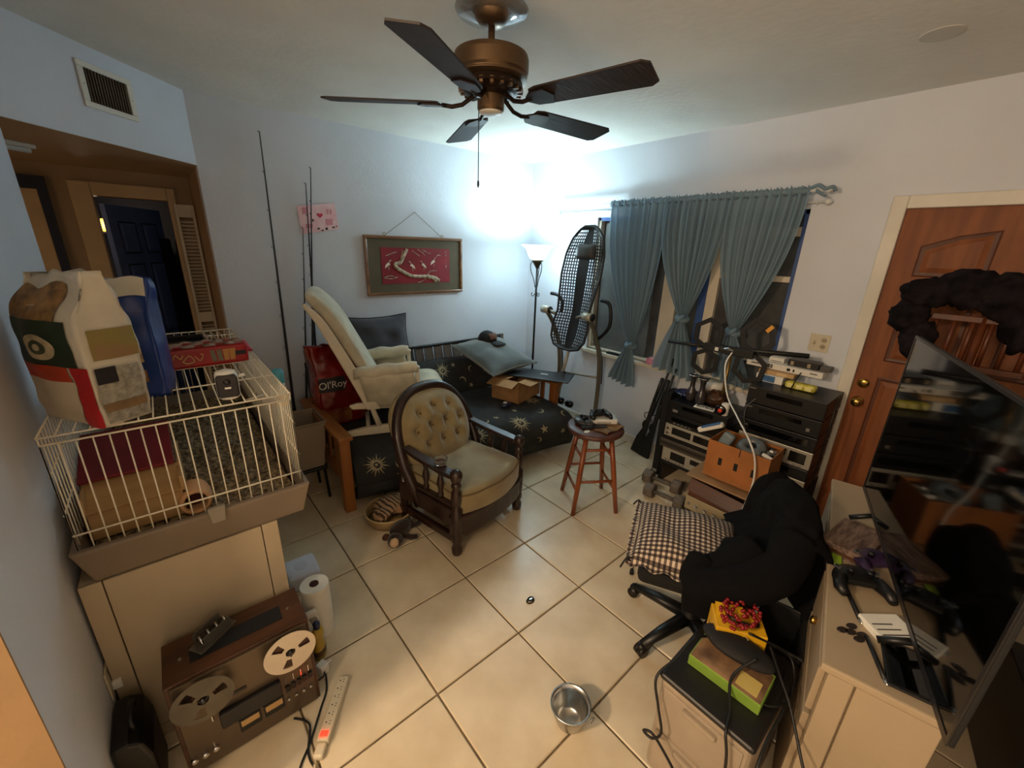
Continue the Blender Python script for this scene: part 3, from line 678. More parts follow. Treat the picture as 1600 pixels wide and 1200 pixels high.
# ------------------------------------------------------------------ shared bag builder
class Bag:
    """soft upright bag: perimeter parameter s (metres from the left end of the front face), height t in 0..1"""
    def __init__(self, w, d, h, pinch=0.75, bulge=0.02, seed=0, crumple=0.014, lean=0.0, pstart=0.72):
        self.w, self.d, self.h, self.pinch, self.bulge, self.seed, self.cr, self.lean, self.ps = w, d, h, pinch, bulge, seed, crumple, lean, pstart
        self.P = 2 * (w + d)
    def pt(self, s, t, off=0.0):
        w, d = self.w, self.d; s = s % self.P
        k = max(0.0, (t - self.ps) / (1 - self.ps)); k = k * k * (3 - 2 * k)
        low = 0.94 + 0.06 * min(1, t / 0.12)
        a = (w / 2) * low * (1 + 0.05 * k); b = (d / 2) * (1 - self.pinch * k) * low
        if s < w: f = s / w; p = Vector((-a + 2 * a * f, -b, 0)); n = Vector((0, -1, 0))
        elif s < w + d: f = (s - w) / d; p = Vector((a, -b + 2 * b * f, 0)); n = Vector((1, 0, 0))
        elif s < 2 * w + d: f = (s - w - d) / w; p = Vector((a - 2 * a * f, b, 0)); n = Vector((0, 1, 0))
        else: f = (s - 2 * w - d) / d; p = Vector((-a, b - 2 * b * f, 0)); n = Vector((-1, 0, 0))
        blg = self.bulge * math.sin(PI * f) * math.sin(PI * min(1, t * 1.05)) * (1 if abs(n.y) > 0.5 else 0.4 - 0.9 * k)
        z = self.h * t
        q = Vector((p.x * 4 + self.seed, p.y * 4 + 3, z * 5))
        nz = noise.noise(q * 1.6) * self.cr * (0.4 + 1.8 * k) + noise.noise(q * 4) * self.cr * (0.35 + 0.5 * k)
        p = p + n * (blg + nz + off)
        p.z = z + (noise.noise(Vector((p.x * 9 + self.seed, 0.3, 1))) * 0.055 * k if t > 0.8 else 0)
        p.y += self.lean * t
        return p
    def body(self, ns=64, nt=26):
        m = MB().grid(lambda u, v: self.pt(u * self.P, v), ns, nt, cu=True)
        n0 = len(m.v); c0 = Vector((0, 0, 0)); m.v.append((0, 0, 0.001)); 
        for i in range(ns): m.f.append((i * nt, ((i + 1) % ns) * nt, n0))
        m.v.append(tuple(sum((Vector(m.v[i * nt + nt - 1]) for i in range(ns)), Vector()) / ns)); 
        for i in range(ns): m.f.append((i * nt + nt - 1, ((i + 1) % ns) * nt + nt - 1, n0 + 1))
        return m
    def patch(self, s0, s1, t0, t1, off=0.004, ns=14, nt=10, skew=0.0):
        return MB().grid(lambda u, v: self.pt(s0 + (s1 - s0) * u + skew * v, t0 + (t1 - t0) * v, off), ns, nt)
    def ellipse(self, s, t, rs, rt, off=0.002, n=24):
        m = MB(); rings = 4; vs = [self.pt(s, t, off)]; fs = []
        for r in range(1, rings + 1):
            for k in range(n):
                a = 2 * PI * k / n; vs.append(self.pt(s + math.cos(a) * rs * r / rings, t + math.sin(a) * rt * r / rings, off))
        for k in range(n): fs.append((0, 1 + k, 1 + (k + 1) % n))
        for r in range(rings - 1):
            for k in range(n): fs.append((1 + r * n + k, 1 + r * n + (k + 1) % n, 1 + (r + 1) * n + (k + 1) % n, 1 + (r + 1) * n + k))
        return m.add(vs, fs)

# ------------------------------------------------------------------ cabinet under the cage
m_cab = mat('cream_cabinet', (0.70, 0.635, 0.53), 0.5, var=0.05, vscale=3)
cab = thing('cabinet', 'cream cabinet with plain door carrying the long wire cage', 'cabinet', (-0.085, 1.60, 0))
MB().span((-0.275, 0.02, 0.0), (0.275, 1.38, 0.745)).build('body', m_cab, cab, bevel=0.003)
MB().span((-0.275, 0.0, 0.0), (-0.222, 0.02, 0.745)).build('face_stile', m_cab, cab, bevel=0.002)
MB().span((0.222, 0.0, 0.0), (0.275, 0.02, 0.745)).build('face_stile', m_cab, cab, bevel=0.002)
dr = MB().span((-0.219, 0.002, 0.06), (0.219, 0.02, 0.742)).build('door', m_cab, cab, bevel=0.002)
MB().span((-0.222, 0.004, 0.0), (0.222, 0.02, 0.055)).build('toe_board', m_cab, cab)

# ------------------------------------------------------------------ long wire pet cage
m_wire = mat('white_wire', (0.93, 0.89, 0.80), 0.4); m_tray = mat('taupe_tray', (0.50, 0.44, 0.37), 0.5, var=0.06, vscale=3)
cage = thing('pet_cage', 'long white wire pet cage with a taupe tray on the cabinet', 'cage', (-0.015, 1.575, 0.746))
CX, CL, CH = 0.335, 1.50, 0.505
tr_ = MB(); o_ = [(-CX, 0), (CX, 0), (CX, CL), (-CX, CL)]; ii = [(-CX + 0.03, 0.03), (CX - 0.03, 0.03), (CX - 0.03, CL - 0.03), (-CX + 0.03, CL - 0.03)]
vs = [(x, y, 0.0) for x, y in ii] + [(x * 0.985, y, 0.122) for x, y in o_] + [(x, y, 0.134) for x, y in o_] + [(x * 0.93, 0.022 + (y / CL) * (CL - 0.044), 0.134) for x, y in o_] + [(x * 0.97, 0.04 + (y / CL) * (CL - 0.08), 0.012) for x, y in ii]
fs = [(0, 1, 2, 3), (16, 17, 18, 19)]
for r in range(4):
    for k in range(4): fs.append((r * 4 + k, r * 4 + (k + 1) % 4, (r + 1) * 4 + (k + 1) % 4, (r + 1) * 4 + k))
tr_.add(vs, fs).build('tray', m_tray, cage, bevel=0.006)
def wires(name, segs, r=0.0018, thick=(), rt=0.0030):
    w = MB(); r = 0.0023
    for a, b in segs: w.tube([a, b], r, 5)
    for a, b in thick: w.tube([a, b], rt, 6)
    return w.build(name, m_wire, cage, smooth=True)
zb, zt = 0.136, CH; N = 19; XS = [-CX + 0.022 + (2 * CX - 0.044) * k / (N - 1) for k in range(N)]; xe = CX - 0.022
wires('front_panel', [((x, 0.02, zb - 0.01), (x, 0.02, zt - 0.022)) for x in XS], 0.0019, [((-xe, 0.018, zt - 0.022), (xe, 0.018, zt - 0.022)), ((-xe, 0.016, zb + 0.05), (xe, 0.016, zb + 0.05)), ((-xe, 0.018, zb + 0.2), (-xe, 0.018, zb + 0.2001))])
wires('rear_panel', [((x, CL - 0.02, zb - 0.01), (x, CL - 0.02, zt)) for x in XS], 0.0019, [((-xe, CL - 0.018, zt), (xe, CL - 0.018, zt)), ((-xe, CL - 0.018, zb + 0.18), (xe, CL - 0.018, zb + 0.18))])
YS = [0.02 + (CL - 0.04) * k / 41 for k in range(42)]
for sx in (-1, 1):
    wires('side_panel', [((sx * xe, y, zb - 0.01), (sx * xe, y, zt)) for y in YS], 0.0019,
          [((sx * (xe + 0.002), 0.02, zt), (sx * (xe + 0.002), CL - 0.02, zt)), ((sx * (xe + 0.002), 0.02, zb + 0.12), (sx * (xe + 0.002), CL - 0.02, zb + 0.12)), ((sx * (xe + 0.002), 0.02, zb + 0.25), (sx * (xe + 0.002), CL - 0.02, zb + 0.25))])
wires('roof_panel', [((x, 0.02, zt + 0.002), (x, CL - 0.02, zt + 0.002)) for x in XS], 0.0019,
      [((-xe, y, zt - 0.001), (xe, y, zt - 0.001)) for y in (0.02, 0.30, 0.60, 0.66, 0.85, 1.10, 1.30, CL - 0.02)])
MB().prism([(-0.02, -0.03), (0.02, -0.03), (0.026, 0.03), (-0.026, 0.03)], -0.018, 0.0, Matrix(((1, 0, 0), (0, 0, 1), (0, 1, 0))), (0.03, 0.004, 0.125)).build('tray_clip', mat('grey_clip', (0.55, 0.52, 0.46), 0.5), cage, bevel=0.004)
MB().tube([(0.23, 0.60, zb + 0.18), (0.31, 0.60, zb + 0.19)], 0.006, 8).build('perch', m_wire, cage, smooth=True)

m_bed = mat('shavings', (0.62, 0.54, 0.40), 0.95, col2=(0.26, 0.20, 0.14), vscale=55, bump=0.9, bscale=70)
bd = MB().grid(lambda u, v: Vector((-0.305 + 0.58 * u, 1.625 + 1.40 * v, 0.835 + 0.016 * noise.noise(Vector((u * 9, v * 20, 1))) + 0.010 * noise.noise(Vector((u * 31, v * 70, 4))))), 60, 120).build('cage_bedding', m_bed)
tag(bd, 'brown wood shaving bedding covering the cage tray', 'bedding', kind='stuff')

hut = thing('pet_house', 'wooden hide house with red roof panel inside the cage', 'pet house', (-0.185, 1.69, 0.842))
m_pine = wood('pale_pine', (0.74, 0.60, 0.40), (0.66, 0.51, 0.32), 0.6, 'X', 6)
MB().span((-0.13, 0.0, 0), (0.13, 0.012, 0.10)).build('front_board', m_pine, hut, bevel=0.003)
for sx in (-0.124, 0.124): MB().box((sx, 0.17, 0.075), (0.012, 0.34, 0.15)).build('side_board', m_pine, hut, bevel=0.003)
MB().box((0, 0.055, 0.125), (0.26, 0.13, 0.010), Rx(0.45)).build('ledge_board', m_pine, hut, bevel=0.003)
MB().box((-0.01, 0.23, 0.20), (0.25, 0.28, 0.012), Rx(0.25)).build('roof_panel', mat('deep_red_plastic', (0.48, 0.05, 0.08), 0.45, var=0.08), hut, bevel=0.003)
tun = thing('pet_tunnel', 'rounded peach tunnel end beside the hide house in the cage', 'pet toy', (-0.035, 1.685, 0.842))
MB().grid(lambda u, v: Vector((math.cos(u * 2 * PI) * (0.04 + 0.006 * math.sin(v * PI)), -0.02 + v * 0.10, 0.044 + math.sin(u * 2 * PI) * 0.042)), 20, 8, cu=True).build('shell', mat('peach_wood', (0.86, 0.66, 0.47), 0.6, var=0.08), tun, smooth=True, solid=0.010)
MB().lathe([(0.028, 0), (0.027, 0.004)], (0, 0.02, 0.044), 18, Rx(-PI / 2)).build('hole', mat('dark_red_hole', (0.26, 0.07, 0.05), 0.8), tun)

wbt = thing('water_bottle', 'small cage water bottle with yellow label and teal cap', 'bottle', (0.345, 2.05, 0.95))
MB().lathe([(0.022, 0.06), (0.026, 0.07), (0.026, 0.20), (0.022, 0.21)], n=16).build('body', mat('clear_bottle', (0.82, 0.86, 0.86), 0.2, trans=0.4), wbt, smooth=True)
MB().lathe([(0.023, 0.21), (0.027, 0.215), (0.027, 0.265), (0.02, 0.275)], n=16).build('cap', mat('teal_plastic', (0.30, 0.62, 0.70), 0.4), wbt, smooth=True)
MB().lathe([(0.0265, 0.10), (0.0268, 0.105), (0.0268, 0.15), (0.0265, 0.155)], n=16).build('label_band', mat('yellow_label', (0.86, 0.64, 0.22), 0.6), wbt, smooth=True)
MB().tube([(0, 0, 0.06), (0, 0, 0.03), (-0.03, 0, 0.0)], 0.005, 8).build('spout', m_steel, wbt, smooth=True)
MB().tube([(-0.03, 0, 0.19), (0.0, 0.028, 0.185), (0.028, 0, 0.18), (0.0, -0.028, 0.185), (-0.03, 0, 0.19)], 0.0022, 6).build('hanger_wire', m_wire, wbt, smooth=True)

# ------------------------------------------------------------------ bags and box on the cage roof
CT = 1.2545
m_kraft = mat('bag_white', (0.80, 0.77, 0.70), 0.5, var=0.10, vscale=5, bump=0.25, bscale=9)
fb = thing('feed_bag', 'large cream feed bag with green emblem and red stripe on the cage', 'bag', (-0.2045, 1.712, CT), math.radians(-57.7))
B = Bag(0.262, 0.135, 0.425, 0.62, 0.015, 3, 0.017, 0.0, 0.66)
B.body().build('bag_body', m_kraft, fb, smooth=True)
def bp(nm, m, *a, **k): return B.patch(*a, **k).build(nm, m, fb, smooth=True)
bp('tan_print', mat('grain_print', (0.55, 0.41, 0.22), 0.6, var=0.3, vscale=28), 0.006, 0.20, 0.72, 0.93)
bp('green_print', mat('green_print', (0.09, 0.17, 0.10), 0.5, var=0.25, vscale=14), 0.004, 0.235, 0.42, 0.72)
bp('orange_print', mat('orange_print', (0.72, 0.22, 0.08), 0.5, var=0.1), 0.004, 0.20, 0.315, 0.42)
bp('cream_print', mat('cream_print', (0.80, 0.74, 0.64), 0.6, var=0.05), 0.004, 0.205, 0.02, 0.315)
bp('red_stripe', mat('red_print', (0.66, 0.06, 0.09), 0.5, var=0.08), 0.208, 0.263, 0.0, 0.42)
em = B.ellipse(0.125, 0.545, 0.062, 0.085, 0.006).build('emblem', mat('emblem_cream', (0.72, 0.66, 0.53), 0.6, var=0.15, vscale=40), fb, smooth=True)
B.ellipse(0.125, 0.545, 0.034, 0.047, 0.0072).build('emblem_ring', mat('emblem_green', (0.25, 0.29, 0.20), 0.6, var=0.2, vscale=40), em, smooth=True)
B.ellipse(0.125, 0.545, 0.016, 0.022, 0.0084).build('emblem_hub', mat('emblem_cream', (0.72, 0.66, 0.53), 0.6), em, smooth=True)
gx = 0.262
bp('text_panel', mat('grey_print', (0.60, 0.58, 0.53), 0.6, var=0.2, vscale=60), gx + 0.012, gx + 0.122, 0.02, 0.40)
bp('black_block', mat('black_print', (0.10, 0.08, 0.10), 0.5, var=0.2), gx + 0.014, gx + 0.062, 0.30, 0.41, off=0.006)
bp('tan_block', mat('tan_print', (0.52, 0.41, 0.27), 0.6, var=0.15, vscale=20), gx + 0.014, gx + 0.12, 0.10, 0.16, off=0.006)
bp('picture_print', mat('grain_picture', (0.55, 0.40, 0.30), 0.6, col2=(0.50, 0.47, 0.22), vscale=12), gx + 0.02, gx + 0.13, 0.46, 0.66)
bl = thing('blue_bag', 'glossy blue treat bag with folded white top behind the feed bag', 'bag', (-0.115, 1.885, CT), math.radians(-18))
B2 = Bag(0.19, 0.10, 0.39, 0.7, 0.012, 8, 0.016, 0.0, 0.66)
B2.body().build('bag_body', mat('blue_foil', (0.07, 0.19, 0.47), 0.3, var=0.15, vscale=6, bump=0.3, bscale=12), bl, smooth=True)
B2.patch(0.0, 0.185, 0.86, 1.0, off=0.006).build('white_top', m_kraft, bl, smooth=True)
B2.patch(0.06, 0.15, 0.32, 0.46, off=0.006).build('cream_label', mat('cream_label', (0.78, 0.66, 0.50), 0.5, var=0.2, vscale=40), bl, smooth=True)
B2.patch(0.07, 0.14, 0.33, 0.36, off=0.008).build('dark_strip', mat('black_print', (0.10, 0.08, 0.10), 0.5), bl, smooth=True)
B2.patch(0.07, 0.15, 0.14, 0.25, off=0.006).build('brown_print', mat('treat_print', (0.56, 0.37, 0.16), 0.5, var=0.3, vscale=40), bl, smooth=True)

ck = thing('cracker_package', 'red wrapped snack package lying on the cage roof', 'package', (0.105, 2.20, CT), math.radians(2))
m_redfoil = mat('red_foil', (0.62, 0.06, 0.07), 0.3, var=0.1, vscale=7)
MB().span((-0.155, -0.05, 0), (0.155, 0.10, 0.085)).build('wrapper', m_redfoil, ck, bevel=0.012, seg=3)
MB().grid(lambda u, v: Vector((-0.148 + 0.296 * u, -0.045 + 0.14 * v, 0.0865 + 0.006 * math.sin(u * 25) * math.sin(v * 7))), 40, 14).build('clear_top', mat('clear_film', (0.74, 0.66, 0.60), 0.2, col2=(0.55, 0.42, 0.34), vscale=18), ck, smooth=True)
for k in range(4):
    x = 0.018 + k * 0.022
    MB().prism([(x, 0.018), (x + 0.018, 0.018), (x + 0.012 + 0.004 * k, 0.068), (x + 0.001 * k - 0.004, 0.068)], -0.0512, -0.0500, XZ).build('printed_cracker', mat('cracker_%d' % (k // 2), (0.72, 0.52, 0.28) if k > 1 else (0.45, 0.43, 0.36), 0.5), ck)
for (pts) in ([(-0.115, 0.045), (-0.105, 0.062), (-0.09, 0.045), (-0.08, 0.06)], [(-0.085, 0.03), (-0.06, 0.055), (-0.045, 0.03), (-0.07, 0.022), (-0.085, 0.034)], [(-0.04, 0.05), (-0.025, 0.03), (-0.012, 0.052), (-0.02, 0.058)]):
    MB().tube(spline([(x, -0.0512, z) for x, z in pts], 6), 0.0022, 5).build('gold_script', mat('gold_print', (0.80, 0.66, 0.40), 0.4), ck, smooth=True)
MB().span((0.105, -0.0512, 0.035), (0.145, -0.05, 0.055)).build('dark_print', mat('black_print', (0.10, 0.08, 0.10), 0.5), ck)
pt = MB().grid(lambda u, v: Vector((0.255 + 0.05 * u, 2.34 + 0.25 * v, CT + 0.004 + 0.035 * math.sin(PI * u) * math.sin(PI * min(1, v * 1.2)) + 0.005 * math.sin(v * 20))), 12, 20).build('pink_wrapper', mat('pink_foil', (0.72, 0.12, 0.24), 0.35, var=0.2), smooth=True, solid=0.003)
tag(pt, 'crumpled crimson wrapper on the cage roof past the snack package', 'wrapper')
ft = thing('black_tray', 'flat black tray at the far end of the cage roof', 'tray', (-0.02, 2.62, CT))
MB().span((-0.16, -0.14, 0), (0.16, 0.14, 0.012)).span((-0.16, -0.14, 0.012), (0.16, -0.13, 0.035)).span((-0.16, 0.13, 0.012), (0.16, 0.14, 0.035)).span((-0.16, -0.13, 0.012), (-0.15, 0.13, 0.035)).span((0.15, -0.13, 0.012), (0.16, 0.13, 0.035)).build('shell', m_black, ft, bevel=0.003)

sc = thing('security_camera', 'small white security camera with black face on the cage roof', 'camera', (0.123, 1.655, CT), math.radians(-5))
MB().lathe([(0.026, 0), (0.034, 0.006), (0.036, 0.02), (0.036, 0.085), (0.033, 0.097), (0.02, 0.102)], n=24, sx=0.92, sy=0.85).build('body', m_whiteplastic, sc, smooth=True)
fc = MB().prism([(-0.026, 0.012), (0.026, 0.012), (0.031, 0.02), (0.031, 0.082), (0.024, 0.092), (-0.024, 0.092), (-0.031, 0.082), (-0.031, 0.02)], -0.036, -0.014, XZ).build('face', mat('dark_brown_gloss', (0.11, 0.08, 0.07), 0.2), sc, bevel=0.004)
MB().lathe([(0.010, 0), (0.009, 0.002), (0.003, 0.0025)], (0, -0.0362, 0.068), 16, Rx(PI / 2)).build('lens', m_gloss, fc, smooth=True)
MB().span((-0.009, -0.0375, 0.044), (0.009, -0.036, 0.050)).build('sensor', m_whiteplastic, fc)
MB().tube([(0.03, 0.01, 0.07), (0.055, 0.012, 0.075)], 0.006, 8).build('mount_stub', m_whiteplastic, sc, smooth=True)

# ------------------------------------------------------------------ reel-to-reel deck
m_walnut = wood('walnut', (0.33, 0.20, 0.11), (0.24, 0.14, 0.075), 0.45, 'X', 7)
dk_ = thing('tape_deck', 'reel-to-reel tape deck in a walnut case on the floor', 'tape deck', (-0.008, 1.37, 0))
DW = 0.213
MB().span((-DW, 0.008, 0.012), (DW, 0.20, 0.43)).build('case', m_walnut, dk_, bevel=0.003)
MB().span((-DW + 0.012, 0.0, 0.02), (DW - 0.012, 0.010, 0.42)).build('faceplate', mat('brushed_tan_metal', (0.40, 0.345, 0.28), 0.4, 0.5, var=0.10, vscale=3), dk_, bevel=0.002)
MB().span((-0.14, 0.065, 0.4285), (0.14, 0.135, 0.432)).build('vent_slot', mat('vent_black', (0.03, 0.03, 0.03), 0.8), dk_)
for sx in (-1, 1): MB().lathe([(0.006, 0), (0.005, 0.004)], (0.165 * sx, 0.10, 0.43), 10).build('case_screw', m_steel, dk_)
for sx in (-0.5, 0.5): MB().lathe([(0.018, 0), (0.016, 0.012)], (sx * 0.36, 0.1, 0.0), 12).build('foot', m_black, dk_)
def reel(x, z, r, m, full):
    rl = MB(); n = 36; y0 = -0.030
    cut = []
    ring = lambda rad, yy: [(x + math.cos(2 * PI * k / n) * rad, yy, z + math.sin(2 * PI * k / n) * rad) for k in range(n)]
    # flange: hub ring, three spokes, outer ring
    for y in (y0, y0 - 0.002):
        pass
    radii = [0.016, 0.030, r * 0.78, r]
    V = []; F = []
    for y in (y0, y0 - 0.0022):
        for rad in radii: V += ring(rad, y)
    def idx(s, i, k): return (s * 4 + i) * n + k % n
    for s in (0, 1):
        for i in range(3):
            for k in range(n):
                if i == 1 and (k % 12) < 3: continue
                F.append((idx(s, i, k), idx(s, i, k + 1), idx(s, i + 1, k + 1), idx(s, i + 1, k)))
    for i in (0, 3):
        for k in range(n): F.append((idx(0, i, k), idx(0, i, k + 1), idx(1, i, k + 1), idx(1, i, k)))
    for k in range(n):
        if (k % 12) < 3:
            F.append((idx(0, 1, k), idx(0, 1, k + 1), idx(1, 1, k + 1), idx(1, 1, k))); F.append((idx(0, 2, k), idx(0, 2, k + 1), idx(1, 2, k + 1), idx(1, 2, k)))
    rl.add(V, F)
    o = rl.build('reel', m, dk_)
    MB().lathe([(0.010, 0), (0.010, 0.03), (0.005, 0.036)], (x, -0.004, z), 12, Rx(PI / 2)).build('spindle', m_black, o)
    for k in range(3):
        MB().box((x + math.cos(k * 2.094 + 0.5) * 0.011, -0.034, z + math.sin(k * 2.094 + 0.5) * 0.011), (0.012, 0.004, 0.004), Ry(-k * 2.094 - 0.5)).build('hub_key', m_black, o)
    MB().lathe([(r * (0.74 if full else 0.42), 0), (r * (0.74 if full else 0.42), 0.014)], (x, -0.012, z), 30, Rx(PI / 2)).build('tape_pack', mat('brown_tape', (0.22, 0.11, 0.07), 0.4), o)
    return o
reel(0.135, 0.355, 0.086, mat('cream_reel', (0.82, 0.76, 0.67), 0.4, var=0.04), True)
reel(-0.125, 0.350, 0.086, mat('smoky_reel', (0.30, 0.27, 0.22), 0.25, var=0.2), False)
MB().span((-0.10, -0.022, 0.165), (0.088, 0.0, 0.235)).build('head_cover', m_black, dk_, bevel=0.006)
for x0 in (-0.055, 0.022):
    q = MB().span((x0, -0.006, 0.085), (x0 + 0.068, 0.0, 0.145)).build('level_meter', m_black, dk_, bevel=0.003)
    MB().span((x0 + 0.006, -0.0075, 0.112), (x0 + 0.062, -0.006, 0.138)).build('meter_scale', mat('meter_cream', (0.70, 0.56, 0.36), 0.5), q)
for k in range(5):
    MB().span((0.100 + k * 0.020, -0.010, 0.150 + 0.002 * k), (0.116 + k * 0.020, 0.0, 0.178 + 0.002 * k)).build('key_button', mat('black_key', (0.05, 0.045, 0.045), 0.35), dk_, bevel=0.003)
for k in range(4):
    MB().tube([(0.105 + k * 0.026, 0, 0.205), (0.105 + k * 0.026, -0.012, 0.205), (0.105 + k * 0.026, -0.012, 0.235)], 0.0025, 6).build('lever', m_chrome, dk_)
    MB().lathe([(0.006, 0), (0.006, 0.012), (0.003, 0.015)], (0.105 + k * 0.026, 0, 0.115), 10, Rx(PI / 2)).build('knob', m_chrome, dk_)
MB().span((-0.065, -0.003, 0.272), (-0.01, 0.0, 0.284)).build('tape_counter', m_black, dk_)
MB().tube([(-0.118, 0, 0.225), (-0.118, -0.014, 0.225), (-0.118, -0.014, 0.265)], 0.003, 6).build('tape_arm', m_chrome, dk_)
for x0 in (-0.19, -0.16, -0.13):
    MB().lathe([(0.010, 0), (0.010, 0.014), (0.006, 0.017)], (x0, 0, 0.09), 12, Rx(PI / 2)).build('knob', m_chrome, dk_)

pc = thing('plastic_clip', 'clear plastic clip lying on top of the tape deck', 'clip', (-0.075, 1.505, 0.432), math.radians(35))
m_clear = mat('smoky_clear', (0.42, 0.40, 0.36), 0.12, trans=0.5)
MB().span((-0.07, -0.03, 0), (0.07, 0.03, 0.006)).span((-0.05, -0.028, 0.006), (0.05, -0.022, 0.05)).span((-0.05, 0.022, 0.006), (0.05, 0.028, 0.05)).build('tray', m_clear, pc, bevel=0.002)
for k in range(4):
    MB().tube([(-0.05 + 0.03 * k, -0.02, 0.02), (-0.045 + 0.03 * k, 0.0, 0.045), (-0.04 + 0.03 * k, 0.02, 0.02)], 0.004, 6).build('rib', m_chrome, pc, smooth=True)

# ------------------------------------------------------------------ small things beside the deck
wb_ = thing('white_box', 'white rounded case lying flat beside the cream cabinet', 'case', (0.315, 2.09, 0), math.radians(-2))
MB().span((-0.075, -0.085, 0), (0.085, 0.085, 0.10)).build('body', mat('bluish_white_plastic', (0.84, 0.86, 0.93), 0.45, var=0.03), wb_, bevel=0.02, seg=3)
MB().lathe([(0.034, 0), (0.033, 0.002)], (0.005, 0, 0.10), 24).build('lid_disc', mat('pale_grey_plastic', (0.78, 0.80, 0.87), 0.5), wb_)
pt_ = thing('paper_towel_roll', 'white paper towel roll standing beside the tape deck', 'paper towels', (0.302, 1.708, 0))
MB().lathe([(0.021, 0.0), (0.060, 0.0), (0.062, 0.01), (0.062, 0.272), (0.060, 0.28), (0.021, 0.28)], n=32).build('paper', m_paper, pt_, smooth=False)
MB().grid(lambda u, v: Vector((math.cos(u * 2 * PI) * 0.0205, math.sin(u * 2 * PI) * 0.0205, 0.12 + v * 0.162)), 20, 3, cu=True).lathe([(0.0195, 0.2805), (0.0195, 0.281)], n=20).build('core', mat('core_dark', (0.20, 0.07, 0.04), 0.8), pt_, smooth=False)
sb = thing('spray_bottle', 'white trigger spray bottle between paper towels and deck', 'bottle', (0.232, 1.625, 0))
MB().lathe([(0.022, 0), (0.025, 0.01), (0.025, 0.13), (0.014, 0.165), (0.012, 0.18)], n=18).build('body', m_whiteplastic, sb, smooth=True)
MB().box((0.012, 0, 0.20), (0.07, 0.022, 0.028)).tube(spline([(0.02, 0, 0.19), (0.045, 0, 0.175), (0.05, 0, 0.15)], 5), 0.005, 6).build('trigger_head', m_whiteplastic, sb, bevel=0.005)
sp = thing('soap_bottle', 'yellow dish soap bottle with dark blue cap beside the deck', 'bottle', (0.262, 1.572, 0), math.radians(50))
MB().lathe([(0.030, 0), (0.034, 0.012), (0.034, 0.06), (0.027, 0.09), (0.033, 0.125), (0.026, 0.155), (0.013, 0.165)], n=20, sy=0.7).build('body', mat('yellow_soap', (0.70, 0.58, 0.20), 0.25, var=0.06), sp, smooth=True)
MB().lathe([(0.014, 0.163), (0.015, 0.19), (0.008, 0.198)], n=14).build('cap', mat('navy_plastic', (0.10, 0.14, 0.30), 0.4), sp, smooth=True)
MB().lathe([(0.0345, 0.025), (0.0348, 0.028), (0.0348, 0.052), (0.0345, 0.055)], n=20, sy=0.71).build('label_band', mat('brown_label', (0.36, 0.25, 0.12), 0.5, var=0.4, vscale=70), sp, smooth=True)
ad = thing('power_adapter', 'white cube power adapter on the floor by the deck', 'adapter', (0.245, 1.485, 0), math.radians(25))
MB().span((-0.02, -0.02, 0), (0.02, 0.02, 0.05)).build('body', m_whiteplastic, ad, bevel=0.006)
MB().tube([(0.02, 0, 0.02), (0.045, 0, 0.02)], 0.004, 8).build('cord_stub', m_whiteplastic, ad)
ps = thing('power_strip', 'white power strip with glowing red switch on the floor', 'power strip', (0.228, 1.288, 0), math.atan2(0.20, 0.15))
m_strip = mat('cream_strip', (0.82, 0.77, 0.66), 0.45)
MB().span((-0.115, -0.022, 0), (0.125, 0.022, 0.032)).build('body', m_strip, ps, bevel=0.005)
MB().span((-0.165, -0.018, 0), (-0.115, 0.018, 0.026)).build('end_cap', m_strip, ps, bevel=0.008)
for k in range(6):
    x = 0.105 - k * 0.032
    MB().span((x - 0.006, -0.010, 0.0318), (x - 0.004, -0.004, 0.0325)).span((x + 0.004, -0.010, 0.0318), (x + 0.006, -0.004, 0.0325)).lathe([(0.0028, 0.0318), (0.0028, 0.0325)], (x, 0.007, 0), 8).build('socket_slot', m_blackmat, ps)
MB().span((-0.105, -0.014, 0.031), (-0.085, 0.014, 0.038)).build('switch', mat('red_switch', (0.85, 0.10, 0.06), 0.3, emit=(1, 0.12, 0.06), estr=2.2), ps, bevel=0.003)
attach(rope(mat('cream_cord', (0.75, 0.68, 0.56), 0.5), 'power_cord', 'cream cord running off the power strip', [(0.118, 1.146, 0.014), (0.09, 1.06, 0.006), (0.085, 0.95, 0.006), (0.05, 0.75, 0.006)], 0.005), ps)
attach(rope(m_cable, 'power_cord', 'black cord looping from the deck past the power strip', [(0.17, 1.42, 0.05), (0.235, 1.44, 0.03), (0.255, 1.50, 0.006), (0.235, 1.40, 0.006), (0.19, 1.33, 0.006), (0.13, 1.24, 0.006), (0.06, 1.14, 0.006), (0.04, 0.95, 0.006)], 0.004), dk_)
attach(rope(m_cable, 'signal_cord', 'black cord crossing in front of the tape deck', [(0.10, 1.36, 0.006), (0.14, 1.30, 0.006), (0.11, 1.20, 0.006), (0.12, 1.12, 0.006), (0.16, 0.98, 0.006)], 0.004), dk_)
dc = thing('black_case', 'black hard case leaning in the dark corner left of the deck', 'case', (-0.315, 1.46, 0.0))
MB().prism([(-0.05, 0), (0.035, 0), (0.035, 0.22), (0.02, 0.29), (-0.01, 0.31), (-0.05, 0.31)], -0.10, 0.10, XZ).build('shell', m_black, dc, bevel=0.012, seg=3)
MB().tube([(0.0, -0.05, 0.305), (0.0, -0.04, 0.335), (0.0, 0.04, 0.335), (0.0, 0.05, 0.305)], 0.008, 8).build('handle', m_black, dc, smooth=True)
lo_ = thing('wall_socket', 'small wall socket with plug low on the partition wall', 'outlet', (-0.369, 1.60, 0.36))
MB().span((0, -0.035, -0.057), (0.006, 0.035, 0.057)).build('plate', m_almond, lo_, bevel=0.003)
MB().span((0.006, -0.015, -0.035), (0.032, 0.015, -0.005)).build('plug', m_whiteplastic, lo_, bevel=0.004)
